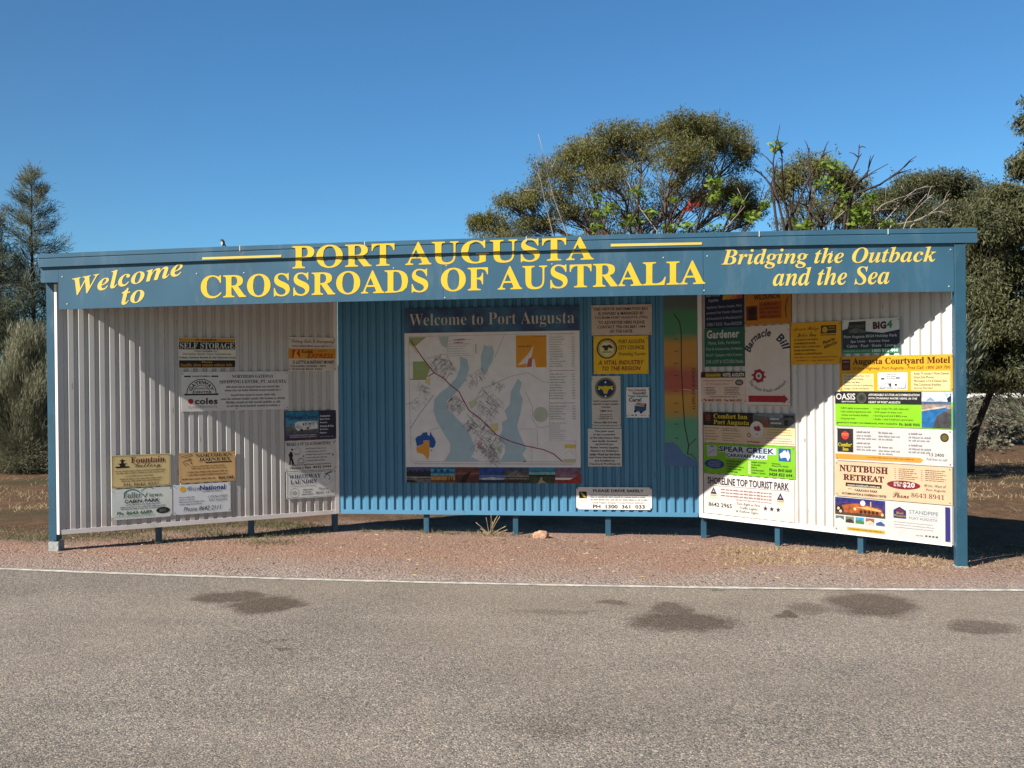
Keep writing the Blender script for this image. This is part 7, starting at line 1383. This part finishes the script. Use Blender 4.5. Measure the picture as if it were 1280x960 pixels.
tf = [(*Z4(x, y), rx, ry, n) for x, y, rx, ry, n in ((965, 345, 11, 9, 46), (690, 390, 10, 7, 36), (540, 400, 6, 6, 16), (590, 440, 10, 8, 30), (670, 485, 10, 8, 36), (545, 460, 8, 6, 20), (1050, 410, 9, 6, 26), (1030, 470, 8, 5, 20), (820, 405, 7, 4, 14), (535, 505, 9, 6, 26), (960, 400, 6, 6, 14), (1100, 465, 8, 5, 18), (1150, 420, 7, 5, 18), (870, 500, 12, 6, 26), (740, 450, 9, 6, 18), (975, 508, 9, 4, 16), (800, 510, 9, 4, 18), (640, 500, 8, 4, 14), (985, 380, 5, 5, 10))]
coral('shrub of scattered bright green tufts and one red blossom before the big gum', 15.5, 810,
      [[Z4(700, 520), Z4(660, 400), Z4(640, 330)], [Z4(790, 520), Z4(830, 420), Z4(870, 380)], [Z4(900, 520), Z4(930, 430), Z4(965, 350)], [Z4(560, 520), Z4(580, 460), Z4(590, 430)], [Z4(1000, 520), Z4(1030, 450), Z4(1050, 410)], [Z4(640, 520), Z4(690, 440), Z4(690, 390)], [Z4(1080, 520), Z4(1130, 450), Z4(1150, 410)]],
      [[Z4(760, 520), Z4(700, 440), Z4(650, 335)], [Z4(1000, 520), Z4(1080, 430), Z4(1060, 400)], [Z4(380, 525), Z4(350, 400), Z4(335, 320), Z4(320, 260)], [Z4(430, 525), Z4(385, 400), Z4(360, 300), Z4(355, 255)]], tf, [Z4(870, 440), Z4(882, 434)])
tf = [(*Z5(x, y), rx, ry, n) for x, y, rx, ry, n in ((172, 264, 8, 5, 34), (410, 335, 15, 4, 22), (455, 350, 12, 5, 20), (545, 550, 13, 9, 44), (490, 475, 9, 5, 18), (570, 575, 12, 8, 34), (300, 613, 12, 5, 30), (390, 415, 12, 6, 20), (70, 570, 9, 5, 16), (20, 505, 7, 5, 12), (600, 480, 7, 5, 16), (660, 602, 8, 5, 18), (530, 600, 10, 5, 24), (450, 440, 8, 5, 14), (490, 545, 10, 5, 16), (130, 520, 8, 6, 12))]
coral('leggy shrub with dark bare upright branches and few bright leaves', 15.0, 1010,
      [[Z5(215, 620), Z5(170, 430), Z5(165, 330), Z5(174, 270)], [Z5(225, 615), Z5(260, 540), Z5(330, 390), Z5(380, 310), Z5(397, 268)], [Z5(380, 615), Z5(440, 510), Z5(500, 410), Z5(545, 310), Z5(548, 252)], [Z5(520, 445), Z5(550, 410), Z5(582, 385), Z5(592, 345)], [Z5(500, 480), Z5(560, 460), Z5(640, 430), Z5(725, 370), Z5(757, 343)], [Z5(240, 600), Z5(210, 480), Z5(205, 360), Z5(205, 305)], [Z5(160, 440), Z5(130, 400), Z5(75, 350)], [Z5(400, 620), Z5(330, 560), Z5(290, 480)], [Z5(330, 390), Z5(322, 330), Z5(325, 275)]],
      [[Z5(640, 615), Z5(690, 560), Z5(740, 505), Z5(800, 448)], [Z5(780, 612), Z5(880, 545), Z5(945, 495)], [Z5(760, 585), Z5(810, 530), Z5(872, 474)], [Z5(600, 570), Z5(650, 520), Z5(720, 490), Z5(830, 460)], [Z5(400, 620), Z5(480, 550), Z5(560, 480)], [Z5(690, 610), Z5(800, 590), Z5(880, 550), Z5(970, 545)]], tf)

# saltbush flat on the right and far scrub
N = 900; xx = RNG.uniform(6, 45, N); yy = RNG.uniform(13.5, 55, N); keep = (xx > 4+0.25*yy) | (RNG.random(N) < .25); xx, yy = xx[keep], yy[keep]
PP = []
for x, y in zip(xx, yy):
    r = RNG.uniform(.25, .6); n = 110; d_ = RNG.normal(size=(n, 3)); d_ /= np.linalg.norm(d_, axis=1, keepdims=True); d_[:, 2] = np.abs(d_[:, 2])
    PP.append(np.array([x, y, 0])+d_*np.array([r, r, r*.75]))
P = np.concatenate(PP); tag(leaves('saltbush_flat', P, RNG.normal(size=P.shape), .10, .05, SALTB), kind='stuff')
PP = []
for a in np.linspace(-1.3, 1.3, 240):
    rr_ = RNG.uniform(75, 110); h = RNG.uniform(1.6, 3.0) if abs(math.degrees(a)-20) > 7 else RNG.uniform(.4, .9); n = 120; d_ = RNG.normal(size=(n, 3)); d_ /= np.linalg.norm(d_, axis=1, keepdims=True); d_[:, 2] = np.abs(d_[:, 2])
    PP.append(np.array([rr_*math.sin(a)+CAM[0], rr_*math.cos(a)+CAM[1], 0])+d_*np.array([h*1.5, h*1.5, h]))
P = np.concatenate(PP); tag(leaves('far_scrub', P, RNG.normal(size=P.shape), .7, .5, CASU), kind='stuff')

# dry grass, green fringe, gravel
def blades(name, X, Y, length, width, mat, lean=.5):
    Z = np.array([gz(x, y) for x, y in zip(X, Y)])-.005; P = np.stack([X, Y, Z], 1); d_ = np.stack([RNG.normal(size=len(X))*lean, RNG.normal(size=len(X))*lean, np.ones(len(X))], 1)
    return tag(leaves(name, P, d_, length, width, mat), kind='stuff')
def patches(n, box, k, s):
    cx = RNG.uniform(box[0], box[1], k); cy = RNG.uniform(box[2], box[3], k); i = RNG.integers(0, k, n)
    return cx[i]+RNG.normal(size=n)*s, cy[i]+RNG.normal(size=n)*s*.7
X, Y = patches(26000, (-12, 14, 3.2, 14), 420, .22); blades('dry_grass', X, Y, RNG.uniform(.03, .10, len(X)), .006, STRAW, .9)
X1, Y1 = patches(9000, (-10, -4.2, .5, 1.6), 60, .25); X2, Y2 = patches(7000, (-4.0, -2.0, .55, 2.2), 40, .18); X3, Y3 = patches(4500, (4.2, 8, -.1, 1.3), 40, .2); X4, Y4 = patches(700, (-1.8, 2.2, 1.85, 2.5), 40, .12); X5, Y5 = patches(900, (-1.8, .2, 1.62, 1.9), 26, .07)
X, Y = np.concatenate([X1, X2, X3, X4, X5]), np.concatenate([Y1, Y2, Y3, Y4, Y5]); blades('green_grass', X, Y, RNG.uniform(.02, .06, len(X)), .005, GREENG, .8)
X, Y = patches(5500, (2.2, 4.3, -.15, 1.0), 60, .15); keep = Y > -.2; blades('straw_litter', X[keep], Y[keep], RNG.uniform(.03, .07, keep.sum()), .005, STRAW, 2.2)
X = RNG.uniform(-4.5, 4.8, 900); Y = RNG.uniform(-.9, 1.7, 900); P = np.stack([X, Y, np.array([gz(a, b) for a, b in zip(X, Y)])+.004], 1); dd = np.stack([RNG.normal(size=900), RNG.normal(size=900), RNG.normal(size=900)*.12], 1)
tag(leaves('leaf_litter', P, dd, .05, .012, STRAW), kind='stuff')
def stones(name, n, box, smin, smax, mat):
    X = RNG.uniform(box[0], box[1], n); Y = RNG.uniform(box[2], box[3], n); S = smin+(smax-smin)*RNG.random(n)**3
    base = np.array([(1, 0, 0), (.3, .95, 0), (-.8, .6, 0), (-.8, -.6, 0), (.3, -.95, 0), (.2, .1, .75), (0, 0, -.5)], float)
    F0 = np.array([(0, 1, 5), (1, 2, 5), (2, 3, 5), (3, 4, 5), (4, 0, 5)])
    V = np.empty((n, 7, 3))
    for i in range(n):
        a = RNG.uniform(0, 6.3); c, s = math.cos(a), math.sin(a); v = base*S[i]*RNG.uniform(.7, 1.2, (7, 3)); V[i] = np.stack([v[:, 0]*c-v[:, 1]*s+X[i], v[:, 0]*s+v[:, 1]*c+Y[i], v[:, 2]+gz(X[i], Y[i])+S[i]*.1], 1)
    F = (F0[None]+7*np.arange(n)[:, None, None]).reshape(-1, 3)
    me = bpy.data.meshes.new(name); me.from_pydata(V.reshape(-1, 3).tolist(), [], F.tolist()); me.materials.append(mat); me.update()
    o = bpy.data.objects.new(name, me); COL.objects.link(o); tag(o, kind='stuff')
STONE = leafmat('gravel_stone', (0.140, 0.085, 0.062), (0.300, 0.215, 0.170), trans=0.0, rough=.95)
stones('gravel', 9000, (-7, 7, -1.05, 1.6), .003, .014, STONE)
stones('road_grit', 2200, (-7, 7, -1.9, -.95), .003, .009, STONE)
stones('gravel_spill', 2600, (-7, 7, -1.32, -1.0), .003, .011, STONE)
stones('loose_chips', 900, (-5, 6, -6.5, -1.5), .002, .007, STONE)

# loose rock and the dry tuft in front of the back wall
q = ground_at(677, 671, -.045); bm = bmesh.new(); bmesh.ops.create_icosphere(bm, subdivisions=3, radius=1)
for v in bm.verts:
    p = v.co.copy(); f = 1+.22*mnoise.noise(p*1.6)+.10*mnoise.noise(p*4); v.co = Vector((p.x*.088*f, p.y*.06*f, max(p.z, -.5)*.055*f+.02))
me = bpy.data.meshes.new('rock'); bm.to_mesh(me); bm.free(); me.materials.append(pmat('red_sandstone', (0.44, 0.26, 0.17), rough=.9, var=.4, scale=25, bump=.7, bscale=60))
rk = bpy.data.objects.new('rock', me); COL.objects.link(rk); rk.location = (q[0], q[1]-.02, gz(q[0], q[1])); tag(rk, 'fist sized orange brown rock lying under the back wall near a blue leg', 'rock')
q = ground_at(613, 669, -.045); root = empty('grass_tuft', (q[0], q[1], gz(q[0], q[1]))); tag(root, 'dry straw coloured grass tuft growing under the map wall', 'grass tuft')
mb = MB(); sm = pmat('dry_stalk', (0.42, 0.33, 0.19), rough=.9, var=.3, scale=30)
for k in range(11):
    a = RNG.uniform(-1.1, 1.1); l = RNG.uniform(.10, .24); x0 = RNG.normal()*.03; pts = [(x0+math.sin(a)*l*t+.02*math.sin(a)*t*t, RNG.normal()*.004, math.cos(a)*l*t-.03*abs(math.sin(a))*t*t) for t in (0, .35, .7, 1)]
    mb.tube(pts, [.003, .0026, .002, .0035], sm, 4)
mb.build('stalk', root)
n = 160; P = np.stack([RNG.normal(size=n)*.09, RNG.normal(size=n)*.03, np.zeros(n)], 1); dd = np.stack([RNG.normal(size=n)*.8, RNG.normal(size=n)*.6, np.ones(n)], 1); leaves('blade', P, dd, .06, .006, STRAW, root)

# small bird on the gutter
p = on_front(278.3, 307, YG+.03); root = empty('small_bird', (p[0], YG+.035, zg1(p[0])+.010)); tag(root, 'tiny dark bird with a pale breast perched on the gutter', 'bird')
bd = pmat('black_plumage', (0.012, 0.013, 0.02), rough=.6, var=.2, scale=40); bw = pmat('pale_breast', (0.45, 0.43, 0.45), rough=.8, var=.2, scale=40)
bm = bmesh.new(); bmesh.ops.create_icosphere(bm, subdivisions=3, radius=1)
for v in bm.verts:
    x, y, z = v.co; h = max(z-.35, 0)                       # egg shaped body drawn up into a head with a short beak
    k = 1-.35*max(z, 0)+.12*math.exp(-((z-.75)/.2)**2)
    v.co = Vector((x*.019*k-(.006 if z > .5 else 0)-.010*max(-x-.9, 0)*(z > .5), y*.017*k, z*.034+.036))
bm.normal_update(); me = bpy.data.meshes.new('body'); bm.to_mesh(me); bm.free(); me.materials.append(bd); me.materials.append(bw)
for f in me.polygons:
    c = f.center
    if c.z < .040 and c.y < -.004 and c.x < .006: f.material_index = 1
me.polygons.foreach_set('use_smooth', [True]*len(me.polygons)); o = bpy.data.objects.new('body', me); COL.objects.link(o); o.parent = root
mb = MB(); mb.tube([(.012, 0, .025), (.024, .002, .006), (.032, .003, -.008)], [.007, .006, .003], bd, 6); mb.build('tail', root)
mb = MB(); mb.tube([(-.020, 0, .062), (-.032, 0, .060)], [.004, .0008], bd, 6); mb.build('beak', root)
for s in (-.006, .006): mb = MB(); mb.tube([(-.002, s, .012), (-.003, s, -.010)], [.0016, .0014], bd, 5); mb.build('leg', root)
